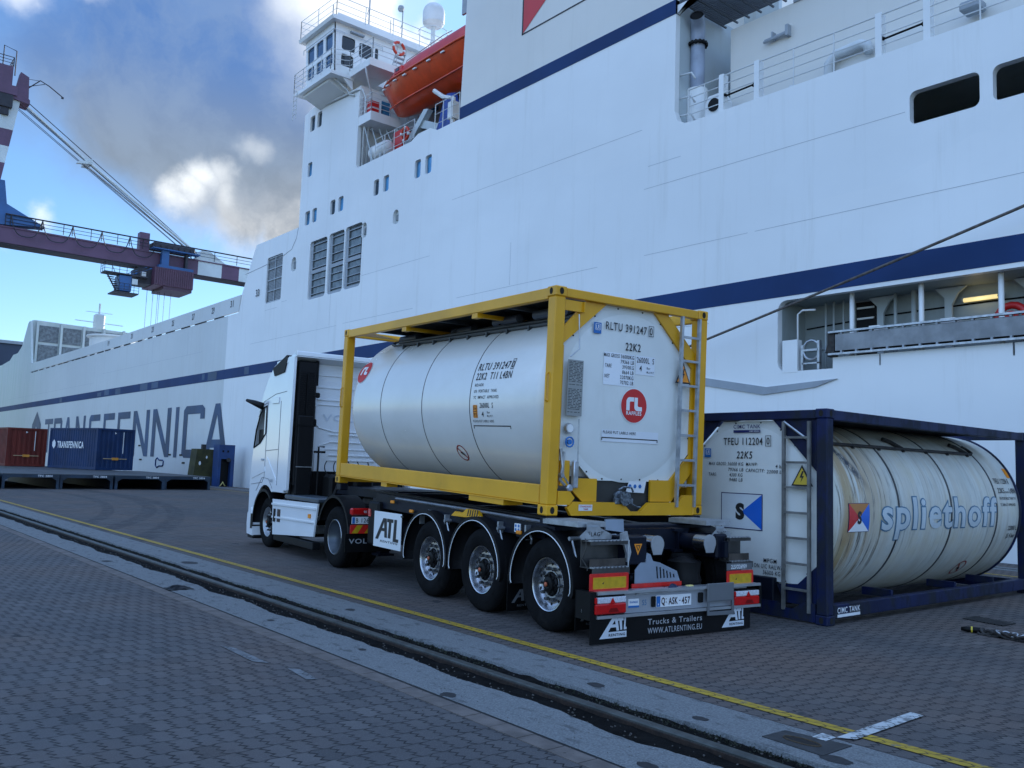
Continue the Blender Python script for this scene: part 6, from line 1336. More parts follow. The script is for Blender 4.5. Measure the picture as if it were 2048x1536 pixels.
mw = MB().text('CIMC TANK', lambda u, v: (W_ - .0105, .24 + u, .135 + v), .065, .52, .015).flat([[(.24, .085), (.76, .085), (.76, .12), (.24, .12)]], lambda u, v: (W_ - .0105, u, v)); obj('maker_mark', mw, M_WINK, bt)
obj('drain_hose_end', MB().lathe([(.06, 0), (.065, .03), (.05, .06), (.055, .12), (.035, .17)], T(2.15, .40, .24) @ Matrix.Rotation(R(25), 4, 'X'), 14), mat('ivory_plastic', (.45, .42, .32), .6), bt, smooth=True)
for y_ in (1.75, 3.6, 4.9): obj('saddle', MB().box(1.9, W_ - .13, y_, y_ + .06, .2, .30), M_BFRAME, bt)
bracket = MB().tube([(.35, .03, 2.60), (.42, .03, 2.70), (.36, .03, 2.66)], .012, 5); obj('broken_bracket', bracket, M_BLACK, bt)
# ================================================================== THE TRUCK: trailer and tractor (shared local frame)
ORG = Vector((6.4965, 7.2061, 0)); RT = Matrix.Rotation(YR, 4, 'Z')
def lthing(name, label, cat, ox, oy, oz=0, group=None):
    w = ORG + (RT @ Vector((ox, oy, oz))); t = thing(name, label, cat, w, YR, group); OFFS[t.name] = Vector((ox, oy, oz)); return t
tr = lthing('semi_trailer', 'black three axle container trailer under the yellow framed tank', 'trailer', 1.22, 0)
def wheel(t, xo, yc, side, kind, w=.38, z=.5, rr_=.505, m_rim=M_CHROME):
    s_ = 1 if side == 'L' else -1; Mx = T(xo, yc, z) @ AX['x' if s_ > 0 else '-x']
    pf = [(.292, .035), (.300, .012), (.34, .0), (.40, -.008), (.45, .004), (.482, .022), (rr_ - .008, .045), (rr_, .075)]
    g_ = w / 5
    for k in range(1, 5): pf += [(rr_, g_ * k - .008), (rr_ - .014, g_ * k - .005), (rr_ - .014, g_ * k + .005), (rr_, g_ * k + .008)]
    pf += [(rr_, w - .075), (rr_ - .01, w - .045), (.45, w), (.33, w), (.292, w - .03)]
    tyre = obj('wheel', MB().lathe(pf, Mx, 56, cap=False), M_RUBBER, t, smooth=True, auto=35)
    sd_ = MB()
    for q in range(0, 360, 30): sd_.tube([Mx @ Vector(((.40) * math.cos(R(q + d)), .40 * math.sin(R(q + d)), -.008)) for d in (0, 5, 10)], .003, 4)
    obj('sidewall_moulding', sd_, M_RUBBER, tyre)
    if kind == 'dual':
        pr = [(.296, .02), (.286, .012), (.278, .03), (.268, .10), (.25, .13), (.235, .24), (.20, .27), (.12, .275), (.0001, .26)]
        obj('rim', MB().lathe(pr, Mx, 48, cap=False), mat('steel_rim_grey', (.13, .15, .17), .35, metal=.6, var=.15), tyre, smooth=True, auto=30)
        obj('rim_edge', MB().tube([Mx @ Vector((.283 * math.cos(q), .283 * math.sin(q), .012)) for q in [k * .1745 for k in range(36)]], .006, 6, closed=True), M_CHROME, tyre, smooth=True)
    else:
        pr = [(.296, .030), (.288, .018), (.279, .022), (.270, .045), (.262, .085), (.248, .105), (.232, .098), (.212, .082), (.150, .078), (.140, .088), (.132, .12)]
        obj('rim', MB().lathe(pr, Mx, 56, cap=False), m_rim, tyre, smooth=True, auto=35)
        obj('rim_barrel', MB().lathe([(.145, .15), (.14, .16)], Mx, 24), M_BLACK, tyre)
        hub = MB().lathe([(.128, .15), (.122, .06), (.105, .045), (.09, .05), (.082, .02), (.045, .010), (.04, .012)], Mx, 30); 
        for k in range(8): hub.box(-.012, .012, .05, .118, .035, .06, M=Mx @ Matrix.Rotation(k * math.pi / 4, 4, 'Z'))
        obj('hub', hub, M_BLACK, tyre, smooth=True, auto=30)
        obj('hub_cap', MB().lathe([(.026, -.002), (.024, -.012), (.010, -.018)], Mx, 14), mat('hub_cap_orange', (.42, .09, .03), .4), tyre, smooth=True)
        nt_ = MB(); ho = MB()
        for k in range(10):
            a = R(36 * k + 18); nt_.lathe([(.021, .08), (.020, .043), (.012, .032)], Mx @ T(.172 * math.cos(a), .172 * math.sin(a), 0), 6)
            a = R(36 * k); ho.lathe([(.017, .0835), (.017, .0795)], Mx @ T(.214 * math.cos(a), .214 * math.sin(a), 0), 12)
        obj('wheel_nuts', nt_, mat('nut_steel', (.09, .095, .10), .35, metal=.8), tyre); obj('vent_holes', ho, M_BLACK, tyre)
        obj('hub_ring', MB().lathe([(.150, .070), (.1335, .070), (.1335, .078)], Mx, 30, cap=False), M_ALU, tyre)
    return tyre
AXL = (-.08, 1.29, 2.60)
for a in AXL:
    wheel(tr, -.03, a, 'L', 'single'); wheel(tr, 2.468, a, 'R', 'single')
    obj('axle', MB().tube([(.2, a, .5), (2.2, a, .5)], .075, 12), M_CHASSIS, tr, smooth=True)
    obj('air_spring', MB().lathe([(.13, 0), (.15, .08), (.13, .16), (.15, .22), (.12, .30)], T(.72, a - .3, .52), 16), M_RUBBER, tr, smooth=True); obj('air_spring', MB().lathe([(.13, 0), (.15, .08), (.13, .16), (.15, .22), (.12, .30)], T(1.72, a - .3, .52), 16), M_RUBBER, tr, smooth=True)
def arc_fender(t, xo, xi, yc, zc, r, a0, a1, zt, name='mudguard', m=M_PLASTIC, white=True):
    n = 30; pts = []
    for k in range(n + 1):
        a = R(a0 + (a1 - a0) * k / n); pts.append((yc + r * math.cos(a), zc + r * math.sin(a)))
    if zt is not None: pts = [(pts[0][0] - .03, zt), (pts[0][0] - .005, zt + .04)] + pts + [(pts[-1][0] + .005, zt + .04), (pts[-1][0] + .03, zt)]
    mb = MB(); k_ = len(pts)
    def off(i, d):
        a = Vector(pts[max(0, i - 1)]); b = Vector(pts[min(k_ - 1, i + 1)]); tn = (b - a).normalized(); nn = Vector((tn.y, -tn.x)); p = Vector(pts[i]) + nn * d; return p
    for i in range(k_):
        o_, n_ = off(i, .012), off(i, -.004); e_ = off(i, -.035)
        mb.v += [(xo, n_.x, n_.y), (xo, o_.x, o_.y), (xi, o_.x, o_.y), (xi, n_.x, n_.y), (xo, e_.x, e_.y), (xo + .008 * (1 if xi > xo else -1), e_.x, e_.y)]
    for i in range(k_ - 1):
        a, b = i * 6, (i + 1) * 6
        mb.f += [(a, a + 1, b + 1, b), (a + 1, a + 2, b + 2, b + 1), (a + 2, a + 3, b + 3, b + 2), (a + 3, a, b, b + 3), (a, b, b + 4, a + 4), (a + 4, b + 4, b + 5, a + 5)]
    f_ = obj(name, mb, m, t, smooth=True, auto=35)
    if white: obj('white_edge', MB().tube([(xo - .004 * (1 if xi > xo else -1), off(i, -.035).x, off(i, -.035).y) for i in range(k_)], .005, 6), M_WINK, f_)
    return f_
for yc in (.02, 1.43, 2.72):
    arc_fender(tr, -.055, .37, yc, .50, .60 if yc < 1 else .62, 4, 176, .42); arc_fender(tr, 2.493, 2.07, yc, .50, .61, 4, 176, .42)
    obj('fender_badge', MB().flat([rr(-.05, .05, -.012, .012, .006, 1)], lambda u, v: (.02 + v * .5 , yc + u, 1.135 if yc > 1 else 1.117)), M_WINK, tr)
    br = MB().tube([(.0, yc - .45, 1.02), (.65, yc - .45, 1.04)], .022, 8).tube([(.04, yc - .45, 1.0), (.06, yc - .52, .78)], .012, 6); obj('fender_bracket', br, M_STEEL, tr)
# chassis
def pz(y): return .028 * y
cb_ = MB()
for x in (.70, 1.62):
    for z0, z1, xa, xb in ((.84, .87, 0, .14), (1.08, 1.11, 0, .14), (.87, 1.08, .06, .08)): cb_.add([(x + xa, -.35, z0 + pz(-.35)), (x + xb, -.35, z0 + pz(-.35)), (x + xb, 5.0, z0 + pz(5)), (x + xa, 5.0, z0 + pz(5)), (x + xa, -.35, z1 + pz(-.35)), (x + xb, -.35, z1 + pz(-.35)), (x + xb, 5.0, z1 + pz(5)), (x + xa, 5.0, z1 + pz(5))], [(0, 3, 2, 1), (4, 5, 6, 7), (0, 1, 5, 4), (1, 2, 6, 5), (2, 3, 7, 6), (3, 0, 4, 7)])
cb_.box(.62, 1.82, 4.9, 7.9, 1.16, 1.30)
for y_ in (.6, 1.9, 3.2, 4.6): cb_.box(.10, 2.34, y_, y_ + .12, .93 + pz(y_), 1.08 + pz(y_))
cb_.box(.5, 1.9, 4.6, 5.1, .85, 1.28)
obj('chassis_frame', cb_, M_CHASSIS, tr)
sb = MB().add([(.10, .15, .96), (.16, .15, .96), (.16, 4.6, 1.07), (.10, 4.6, 1.07), (.10, .15, 1.175), (.16, .15, 1.175), (.16, 4.6, 1.29), (.10, 4.6, 1.29)], [(0, 3, 2, 1), (4, 5, 6, 7), (0, 1, 5, 4), (1, 2, 6, 5), (2, 3, 7, 6), (3, 0, 4, 7)])
obj('side_beam', sb, M_CHASSIS, tr); obj('side_beam', MB().box(2.26, 2.32, .15, 4.6, 1.0, 1.2), M_CHASSIS, tr)
obj('bright_side_strip', MB().tube([(.085, .05, 1.150), (.085, 1.6, 1.19), (.085, 3.9, 1.235)], .018, 4), M_STEEL, tr)
obj('rub_rail', MB().add([(.12, .2, 1.185), (.30, .2, 1.185), (.30, 5, 1.31), (.12, 5, 1.31), (.12, .2, 1.20), (.30, .2, 1.20), (.30, 5, 1.325), (.12, 5, 1.325)], [(0, 3, 2, 1), (4, 5, 6, 7), (0, 1, 5, 4), (1, 2, 6, 5), (2, 3, 7, 6), (3, 0, 4, 7)]), M_BLACK, tr)
obj('tool_box', MB().box(.02, .62, 4.36, 4.72, .50, 1.16, ch=.03), M_PLASTIC, tr); obj('red_white_marker', MB().box(.005, .02, 4.60, 4.67, .93, 1.04), mat('marker_red_white', (.62, .10, .08), .4, var=.5, vs=40), tr)
obj('air_tank', MB().tube([(.45, 3.0, .72), (.45, 4.3, .72)], .16, 16), M_CHASSIS, tr, smooth=True, auto=40); obj('air_tank', MB().tube([(.75, 3.2, .62), (.75, 4.3, .62)], .14, 16), M_CHASSIS, tr, smooth=True, auto=40)
lg_ = MB().box(.42, .58, 5.05, 5.2, .30, 1.15).box(.36, .64, 5.0, 5.25, .27, .30).box(1.86, 2.02, 5.05, 5.2, .30, 1.15).box(1.8, 2.08, 5.0, 5.25, .27, .30).tube([(.5, 5.12, .9), (1.94, 5.12, .9)], .02, 6)
obj('landing_leg', lg_, M_CHASSIS, tr)
ap_ = obj('side_panel', MB().box(-.03, -.018, 3.46, 4.37, .505, 1.03, ch=.004), mat('panel_white', (.72, .74, .74), .35, var=.03), tr)
def atl(mb, f, w, h):
    """slanted company letters: A with long leg, T, L in a box w x h"""
    mb.flat([[(0, 0), (.34, 1), (.50, 1), (.54, .12), (.42, .12), (.41, .40), (.27, .40), (.13, 0)], [(.31, .54), (.40, .54), (.385, .82)]], lambda u, v: f(u * w, v * h))
    mb.flat([[(.52, 1), (.52, .84), (.60, .84), (.575, .12), (.69, .12), (.715, .84), (.80, .84), (.80, 1)][::-1]], lambda u, v: f(u * w, v * h))
    mb.flat([[(.84, 1), (.80, .0), (1.04, .0), (1.045, .14), (.935, .14), (.955, 1)]], lambda u, v: f(u * w, v * h)); return mb
pf_ = lambda u, v: (-.033, 4.30 - u, .62 + v)
m_ = atl(MB(), pf_, .74, .32); m_.text('RENTING', lambda u, v: (-.033, 4.13 - u, .585 + v), .030, .58, .015, .15); m_.flat([[(.82, .365), (.90, .365), (.90, .385), (.82, .385)]], pf_)
obj('panel_lettering', m_, M_INK, ap_)
# side lights, chock, sticker, valves
for y_, z_ in ((3.28, 1.06), (.55, .98), (3.9, 1.16)): obj('marker_lamp', MB().box(.04, .075, y_, y_ + .10, z_, z_ + .045, ch=.01), M_ORANGE, tr)
ck = MB().prism([(2.15, 1.10), (2.05, 1.16), (1.86, 1.15), (1.76, 1.21), (1.50, 1.20), (1.46, 1.13), (1.8, 1.10)], lambda u, v: (.03, u, v), (.06, 0, 0)); cko = obj('wheel_chock', ck, M_YEL, tr)
for k in range(5): obj('chock_stripe', MB().flat([[(1.74 - k * .055, 1.12), (1.715 - k * .055, 1.203), (1.69 - k * .055, 1.203), (1.715 - k * .055, 1.12)]], lambda u, v: (.027, u, v)), M_INK, cko)
obj('blue_white_sticker', MB().box(.085, .098, .62, .74, 1.0, 1.10), M_WINK, tr)
for i in range(2):
    for j in range(2): obj('sticker_mark', MB().flat([circ(.65 + i * .06, 1.028 + j * .045, .018, 8)], lambda u, v: (.082, u, v)), M_BLUED, tr)
hk = MB()
for y_ in (.42, 1.0, 2.3, 3.0): hk.box(.03, .10, y_, y_ + .03, .93, 1.10)
hk.tube([(.03, .35, 1.02), (.03, .30, .95), (.05, .34, .90)], .014, 6); obj('tie_down_hooks', hk, M_STEEL, tr)
hs_ = MB()
for k in range(4): hs_.tube([(.5 + k * .12, .5, .86), (.45 + k * .1, 1.6, .80 - .04 * k), (.5 + k * .1, 3.0, .88), (.6 + k * .08, 4.6, .95)], .014, 6)
obj('brake_hoses', hs_, M_BLACK, tr, smooth=True)
for y_ in (.66, -.62):
    fl_ = obj('mud_flap', MB().box(-.04, .40, y_, y_ + .008, .10, .52), M_BLACK, tr)
    m_ = atl(MB(), lambda u, v: (.02 + u, y_ - .003, .19 + v), .33, .15); m_.text('RENTING', lambda u, v: (.10 + u, y_ - .003, .145 + v), .025, .24, .015); obj('flap_lettering', m_, M_STEEL, fl_)
obj('twist_lock', MB().box(.03, .17, .0, .16, 1.12, 1.225, ch=.01).lathe([(.04, 0), (.05, .06)], T(.10, -.06, 1.17) @ AX['y'], 12), M_CHASSIS, tr); obj('twist_lock', MB().box(2.27, 2.41, .0, .16, 1.12, 1.225, ch=.01), M_CHASSIS, tr)
obj('twist_lock', MB().box(.03, .17, 5.88, 6.05, 1.28, 1.39, ch=.01), M_CHASSIS, tr)
obj('rear_bolster', MB().box(.0, 2.44, -.16, .20, 1.05, 1.135, ch=.01).box(.55, 1.9, -.30, -.1, .86, 1.10), M_CHASSIS, tr)
obj('lock_handle', MB().box(.06, .30, -.10, -.07, 1.15, 1.165, ch=.004).box(.24, .32, -.12, -.06, 1.13, 1.16), M_STEEL, tr)
# tread steps
for x0, x1 in ((-.04, .34), (1.86, 2.26)):
    tdp = obj('tread_step', MB().box(x0, x1, -.62, .0, 1.155, 1.205), M_STEEL, tr); mb = MB()
    for k in range(14): mb.box(x0 + .01, x1 - .01, -.61 + k * .043, -.595 + k * .043, 1.2055, 1.213)
    obj('tread_ribs', mb, M_ALU, tdp)
def lag(t, x0, sc, y_, z0):
    pts = [(.07, .17), (.26, .17), (.27, .125), (.44, .05), (.43, .0), (.0, .0), (-.02, .035), (.08, .11)]
    pl = obj('step_plate', MB().plate([[(x0 + a * sc, z0 + b * sc) for a, b in pts]], lambda u, v: (u, y_, v), (0, .008, 0)), M_STEEL, t)
    m_ = MB().text('LAG', lambda u, v: (x0 + .135 * sc + u, y_ - .003, z0 + .035 * sc + v), .045 * sc, .13 * sc, .012, .1)
    for s_ in (-1, 1):
        for k in range(3): m_.flat([[(x0 + (.20 + s_ * .075) * sc, z0 + (.085 - k * .012) * sc), (x0 + (.20 + s_ * (.115 - k * .012)) * sc, z0 + (.085 - k * .012) * sc), (x0 + (.20 + s_ * (.115 - k * .012)) * sc, z0 + (.079 - k * .012) * sc), (x0 + (.20 + s_ * .075) * sc, z0 + (.079 - k * .012) * sc)][::s_]], lambda u, v: (u, y_ - .003, v))
    obj('plate_lettering', m_, M_INK, pl); obj('plate_slot', MB().box(x0 + .09 * sc, x0 + .24 * sc, y_ - .002, y_, z0 + .135 * sc, z0 + .155 * sc), M_GREYP, pl)
lag(tr, -.02, .95, -.66, 1.03); lag(tr, 1.93, .70, -.66, 1.03)
def rear_step(x0, x1):
    w_ = x1 - x0
    mb = MB().plate([[(0, 0), (.0, .03), (-.10, .12), (-.03, .24), (-.03, .30), (-.05, .34), (-.045, .345), (-.02, .31), (-.02, .24), (-.09, .12), (.012, .03), (.012, 0)]], lambda u, v: (x0, -.74 + .0 - u * .9, .72 + v * .95), (.008, 0, 0))
    mb.box(x0, x1, -.80, -.62, 1.015, 1.02).box(x0, x1, -.80, -.792, .985, 1.02).box(x0, x1, -.83, -.62, .745, .75).box(x0, x1, -.64, -.63, .75, 1.015)
    mb.box(x0, x1, -.835, -.825, .68, .75)
    s_ = obj('rear_step', mb, mat('brushed_steel', (.10, .098, .095), .4, metal=.8, var=.3, vs=3), tr)
    tb = MB(); n = int(w_ / .05)
    for z_, yv in ((1.021, -.80), (.751, -.83)):
        for k in range(n): tb.box(x0 + .005 + k * w_ / n, x0 + .03 + k * w_ / n, yv, yv + .05, z_, z_ + .012)
    obj('step_teeth', tb, M_ALU, s_); obj('step_riser', MB().box(x0 + .01, x1 - .01, -.78, -.77, .76, .84), mat('riser_brown', (.06, .05, .042), .5, metal=.4, var=.4, vs=6), s_); return s_
rear_step(-.0, .50); rear_step(2.06, 2.42)
def board(x0, x1, z0, z1):
    b_ = obj('marker_board', MB().prism(rr(x0, x1, z0, z1, .015, 2), lambda u, v: (u, -.85, v), (0, .01, 0)), M_REDREF, tr)
    obj('board_centre', MB().flat([rr(x0 + .04, x1 - .04, z0 + .035, z1 - .04, .004, 1)], lambda u, v: (u, -.854, v)), M_YELREF, b_)
    obj('board_edge', MB().plate([rr(x0 + .036, x1 - .036, z0 + .031, z1 - .036, .004, 1), rr(x0 + .042, x1 - .042, z0 + .037, z1 - .042, .004, 1)], lambda u, v: (u, -.8555, v), (0, .001, 0)), M_ORANGE, b_)
    obj('board_logo', MB().flat([[(x0 + (x1 - x0) * .30, (z0 + z1) / 2 - .01), (x0 + (x1 - x0) * .30 + .03, (z0 + z1) / 2 + .012), (x0 + (x1 - x0) * .30 + .02, (z0 + z1) / 2 - .015)]], lambda u, v: (u, -.8555, v)), M_INK, b_)
board(-.045, .475, .515, .70); board(1.965, 2.405, .475, .655)
nb = MB().text('2LS/O26959', lambda u, v: (2.04 + u, -.843, .675 + v), .045, .26, .02); obj('chassis_number', nb, M_WINK, tr); obj('number_strip', MB().box(1.975, 2.40, -.84, -.83, .66, .735), mat('strip_grey', (.16, .17, .18), .4, metal=.5), tr)
obj('board_arm', MB().box(.05, .40, -.845, -.838, .49, .515).box(2.05, 2.3, -.845, -.838, .45, .475), M_STEEL, tr)
# control box, telescopic tubes, spring lever
cbx = obj('control_box', MB().box(.53, .83, -.74, -.2, .76, 1.055, ch=.012), M_CHASSIS, tr)
obj('hazard_sign', MB().flat([[(.64, .98), (.755, .98), (.695, .86)]], lambda u, v: (u, -.743, v)), M_ORANGE, cbx); obj('hazard_mark', MB().flat([[(.665, .965), (.73, .965), (.697, .90)], [(.678, .957), (.717, .957), (.697, .918)]], lambda u, v: (u, -.745, v)), M_INK, cbx)
obj('cable_tray', MB().prism([(.42, 1.10), (.50, 1.12), (.56, .90), (.53, .80), (.50, .80), (.50, .88), (.46, .98), (.42, .98)], lambda u, v: (u, -.79, v), (0, .03, 0)), M_STEEL, tr); obj('pull_rod', MB().tube([(.50, -.81, .74), (.505, -.81, 1.03)], .008, 6), M_STEEL, tr)
for xc in (.985, 1.80):
    tb_ = obj('telescopic_tube', MB().tube([(xc, -.55, .955), (xc, 1.2, .955)], .098, 20), M_CHASSIS, tr, smooth=True, auto=40)
    cp = MB().prism([(xc + .098 * math.cos(R(q)), .965 + .098 * math.sin(R(q))) for q in range(-10, 191, 20)] + [(xc - .06, .855), (xc + .06, .855)], lambda u, v: (u, -.74, v), (0, .008, 0)); obj('end_cap', cp, M_ALU, tb_)
    obj('chrome_sleeve', MB().tube([(xc, -.735, .965), (xc, -.55, .965)], .092, 24, cap=False), M_CHROME, tb_, smooth=True); obj('hose_clamp', MB().tube([(xc, -.05, .955), (xc, .0, .955)], .106, 18), M_STEEL, tb_, smooth=True, auto=40)
obj('lamp_bracket', MB().box(1.93, 2.12, -.72, -.2, .78, 1.06, ch=.02).box(2.0, 2.06, -.78, -.70, .80, .98), M_CHASSIS, tr)
obj('stay_plate', MB().prism([(.57, 1.10), (.60, 1.215), (.86, 1.215), (.83, 1.07)], lambda u, v: (u + (v - 1.07) * -.3, -.36, v), (0, .02, 0)), mat('pale_zinc', (.36, .42, .50), .35, metal=.6, var=.1), tr)
fp = [(.66, .56), (.66, .70), (.74, .78), (.80, .78), (.83, .88), (.88, .865), (.92, .79), (1.02, .77), (1.28, .67), (1.33, .56)]
slots = [[(.70 + .0, .60), (.72, .60), (.68, .70), (.67, .69)]] + [[(a, .60), (a + .022, .60), (a + .008, .60 + h), (a - .014, .60 + h)] for a, h in ((.98, .13), (1.03, .12), (1.08, .10), (1.13, .08), (1.18, .06), (1.23, .04))]
obj('spring_guard', MB().plate([fp] + slots[1:], lambda u, v: (u, -.74, v), (0, .008, 0)), mat('pale_zinc', (.36, .42, .50), .35, metal=.6, var=.1), tr); obj('guard_dark_back', MB().box(.68, 1.30, -.70, -.69, .56, .66), M_BLACK, tr)
obj('red_reflector_strip', MB().box(.60, 1.33, -.765, -.75, .515, .56), M_REDREF, tr)
mb = MB().box(.52, 1.90, -.93, -.70, .478, .488); ckd = obj('checker_deck', mb, M_STEEL, tr); mb = MB(); rng = random.Random(8)
for i in range(34):
    for j in range(6): x_ = .54 + i * .040 + (.02 if j % 2 else 0); y_ = -.92 + j * .036; s_ = 1 if (i + j) % 2 else -1; mb.tube([(x_ - .010, y_ - .007 * s_, .4885), (x_ + .010, y_ + .007 * s_, .4885)], .0035, 4)
obj('tread_pattern', mb, M_ALU, ckd)
obj('spare_bellows', MB().lathe([(.19, 0), (.20, .05), (.18, .12), (.19, .26), (.12, .28), (.03, .32)], T(1.58, -.55, .49), 24), M_BLACK, tr, smooth=True, auto=35)
rw = ORG + (RT @ Vector((1.10, -.86, .492))); 
rg = rag('work_rag', 'crumpled dark blue rag left on the trailer bumper deck', 'rag', (rw.x, rw.y, rw.z), .16, .06, .05, mat('rag_navy', (.015, .02, .05), .9, var=.4, vs=20), 6)
sw_ = ORG + (RT @ Vector((1.38, -.84, .49))); tag(obj('sponge', MB().box(sw_.x - .045, sw_.x + .045, sw_.y - .03, sw_.y + .03, .494, .525, ch=.012), mat('sponge_yellow', (.55, .45, .16), .9, var=.2, bump=.5, bs=80)), 'small pale yellow sponge beside the rag on the trailer bumper', 'sponge')
# bumper bar
bz = lambda x: -.016 * (x / 2.4)
def slant_box(mb, x0, x1, y0, y1, z0, z1):
    vs = [(x, y, z + bz(x)) for z in (z0, z1) for y in (y0, y1) for x in (x0, x1)]; return mb.add(vs, [(0, 2, 3, 1), (4, 5, 7, 6), (0, 1, 5, 4), (2, 6, 7, 3), (0, 4, 6, 2), (1, 3, 7, 5)])
bp_ = MB(); slant_box(bp_, -.02, 2.42, -.95, -.93, .500, .530); slant_box(bp_, -.02, 2.42, -.95, -.93, .262, .292); slant_box(bp_, -.02, 2.42, -.93, -.80, .518, .524); slant_box(bp_, -.02, 2.42, -.93, -.80, .262, .268)
obj('bumper', bp_, M_ALU, tr); pl_ = MB(); slant_box(pl_, .38, 2.0, -.905, -.895, .292, .500); bpl = obj('bumper_plate', pl_, mat('bumper_grey', (.36, .38, .41), .4, metal=.4, var=.08), tr)
obj('bumper_end', MB().box(-.10, -.02, -.93, -.70, .25, .53), M_BLACK, tr); obj('bumper_end', MB().box(2.42, 2.46, -.93, -.70, .22, .50), M_BLACK, tr)
def lamp(x0, x1, z0, z1):
    k_ = obj('tail_lamp', MB().box(x0 - .02, x1 + .01, -.91, -.86, z0 - .01, z1 + .015, ch=.01), M_PLASTIC, tr); zm = z0 + (z1 - z0) * .62; w_ = x1 - x0
    obj('red_lens', MB().box(x0, x1, -.955, -.905, z0, zm, ch=.012), M_LAMP, k_); obj('clear_lens', MB().box(x0 + .03, x1, -.95, -.905, zm + .002, z1, ch=.008), M_CLEAR, k_)
    obj('triangle_reflector', MB().prism([(x0 + w_ * .45, zm), (x0 + w_ * .63, zm), (x0 + w_ * .54, z1 - .005)], lambda u, v: (u, -.956, v), (0, .004, 0)), M_LAMP, k_); obj('red_edge', MB().box(x0, x0 + .028, -.952, -.905, zm, z1, ch=.008), M_LAMP, k_)
    obj('lens_patch', MB().flat([[(x0 + w_ * .40, z0 + .02), (x0 + w_ * .75, z0 + .02), (x0 + w_ * .68, z0 + .06), (x0 + w_ * .47, z0 + .06)]], lambda u, v: (u, -.957, v)), mat('dark_lens', (.2, .004, .004), .1), k_)
lamp(-.045, .365, .305, .475); lamp(1.985, 2.40, .275, .435)
np_ = obj('number_plate', MB().prism(rr(.81, 1.33, .333, .455, .008, 2), lambda u, v: (u, -.915, v + bz(u)), (0, .008, 0)), M_WINK, tr)
m_ = MB().text('Q', lambda u, v: (.885 + u, -.918, .360 + v + bz(.9)), .070, .052, .022).text('ASK', lambda u, v: (.99 + u, -.918, .356 + v + bz(1)), .070, .135, .022).text('457', lambda u, v: (1.185 + u, -.918, .353 + v + bz(1.2)), .070, .125, .022)
m_.flat([circ(.955, .410, .006, 8)], lambda u, v: (u, -.918, v)).flat([circ(.955, .375, .006, 8)], lambda u, v: (u, -.918, v)).flat([[(1.145, .378), (1.165, .378), (1.165, .387), (1.145, .387)]], lambda u, v: (u, -.918, v)); obj('plate_characters', m_, mat('plate_dark', (.03, .012, .02), .5), np_)
obj('plate_band', MB().flat([[(.815, .338), (.868, .338), (.868, .448), (.815, .448)]], lambda u, v: (u, -.918, v + bz(u))), M_BLUED, np_); obj('plate_lamp', MB().box(.745, .80, -.93, -.90, .335, .445, ch=.01), M_BLACK, tr); obj('band_letter', MB().text('B', lambda u, v: (.833 + u, -.920, .348 + v), .018, .014, .02), M_WINK, np_)
st = obj('maker_sticker', MB().flat([[(.425, .345), (.575, .342), (.575, .432), (.425, .435)]], lambda u, v: (u, -.908, v)), M_WINK, tr); obj('sticker_band', MB().flat([[(.425, .345), (.575, .342), (.575, .362), (.425, .365)]], lambda u, v: (u, -.910, v)), M_BLUED, st); obj('sticker_text', MB().text('RANGE', lambda u, v: (.445 + u, -.910, .39 + v), .020, .11, .03), M_BLUED, st)
obj('wheel_symbol', MB().text('S5', lambda u, v: (.62 + u, -.908, .36 + v), .055, .06, .01), mat('etched_blue', (.08, .18, .30), .4), tr)
obj('document_holder', MB().box(1.535, 1.955, -.965, -.95, .35, .545, ch=.006).plate([[(1.535, .20), (1.955, .19), (1.955, .35), (1.535, .35)], [(1.565, .24), (1.925, .235), (1.925, .345), (1.565, .345)]], lambda u, v: (u, -.965, v), (0, .012, 0)), mat('holder_grey', (.17, .18, .19), .45, metal=.4), tr)
obj('rubber_buffer', MB().box(1.44, 1.51, -.93, -.90, .34, .45, ch=.01), M_BLACK, tr)
flp = obj('rear_flap', MB().box(-.09, 2.27, -.925, -.915, .012, .262), M_BLACK, tr)
m_ = MB().text('Trucks & Trailers', lambda u, v: (.685 + u, -.929, .158 + v - u * .008), .058, .80, .008).text('WWW.ATLRENTING.EU', lambda u, v: (.685 + u, -.929, .065 + v - u * .008), .058, .80, .006)
obj('flap_slogan', m_, mat('silver_lettering', (.45, .47, .50), .4, metal=.3), flp)
for x_, z_ in ((.03, .06), (1.80, .045)):
    fq = lambda u, v: (x_ + u, -.929, z_ + v)
    m_ = MB().flat([[(0, 0), (.165, .20), (.235, .20), (.26, .07), (.225, .07), (.218, .105), (.145, .105), (.115, .062), (.36, .062), (.36, .0)], [(.168, .135), (.212, .135), (.202, .175)]], fq)
    m_.flat([[(.24, .20), (.24, .168), (.262, .168), (.275, .075), (.302, .075), (.296, .168), (.318, .168), (.318, .20)]], fq).flat([[(.33, .20), (.322, .075), (.36, .075), (.36, .10), (.345, .10), (.35, .20)]], fq)
    obj('flap_logo', m_, mat('flap_logo_white', (.60, .64, .68), .4), flp); obj('flap_logo_word', MB().text('RENTING', lambda u, v: (x_ + .12 + u, -.932, z_ + .018 + v), .026, .22, .02), M_INK, flp)
obj('reflector_bolt', MB().lathe([(.022, 0), (.022, .02)], T(-.02, -.80, .33) @ AX['y'], 10).box(-.10, .0, -.80, -.79, .31, .35), M_WINK, tr)
obj('hinge_tube', MB().tube([(-.03, -.25, 1.0), (.6, -.25, 1.02)], .028, 8).tube([(.0, -.27, 1.0), (.05, -.42, .72)], .012, 6), M_STEEL, tr)

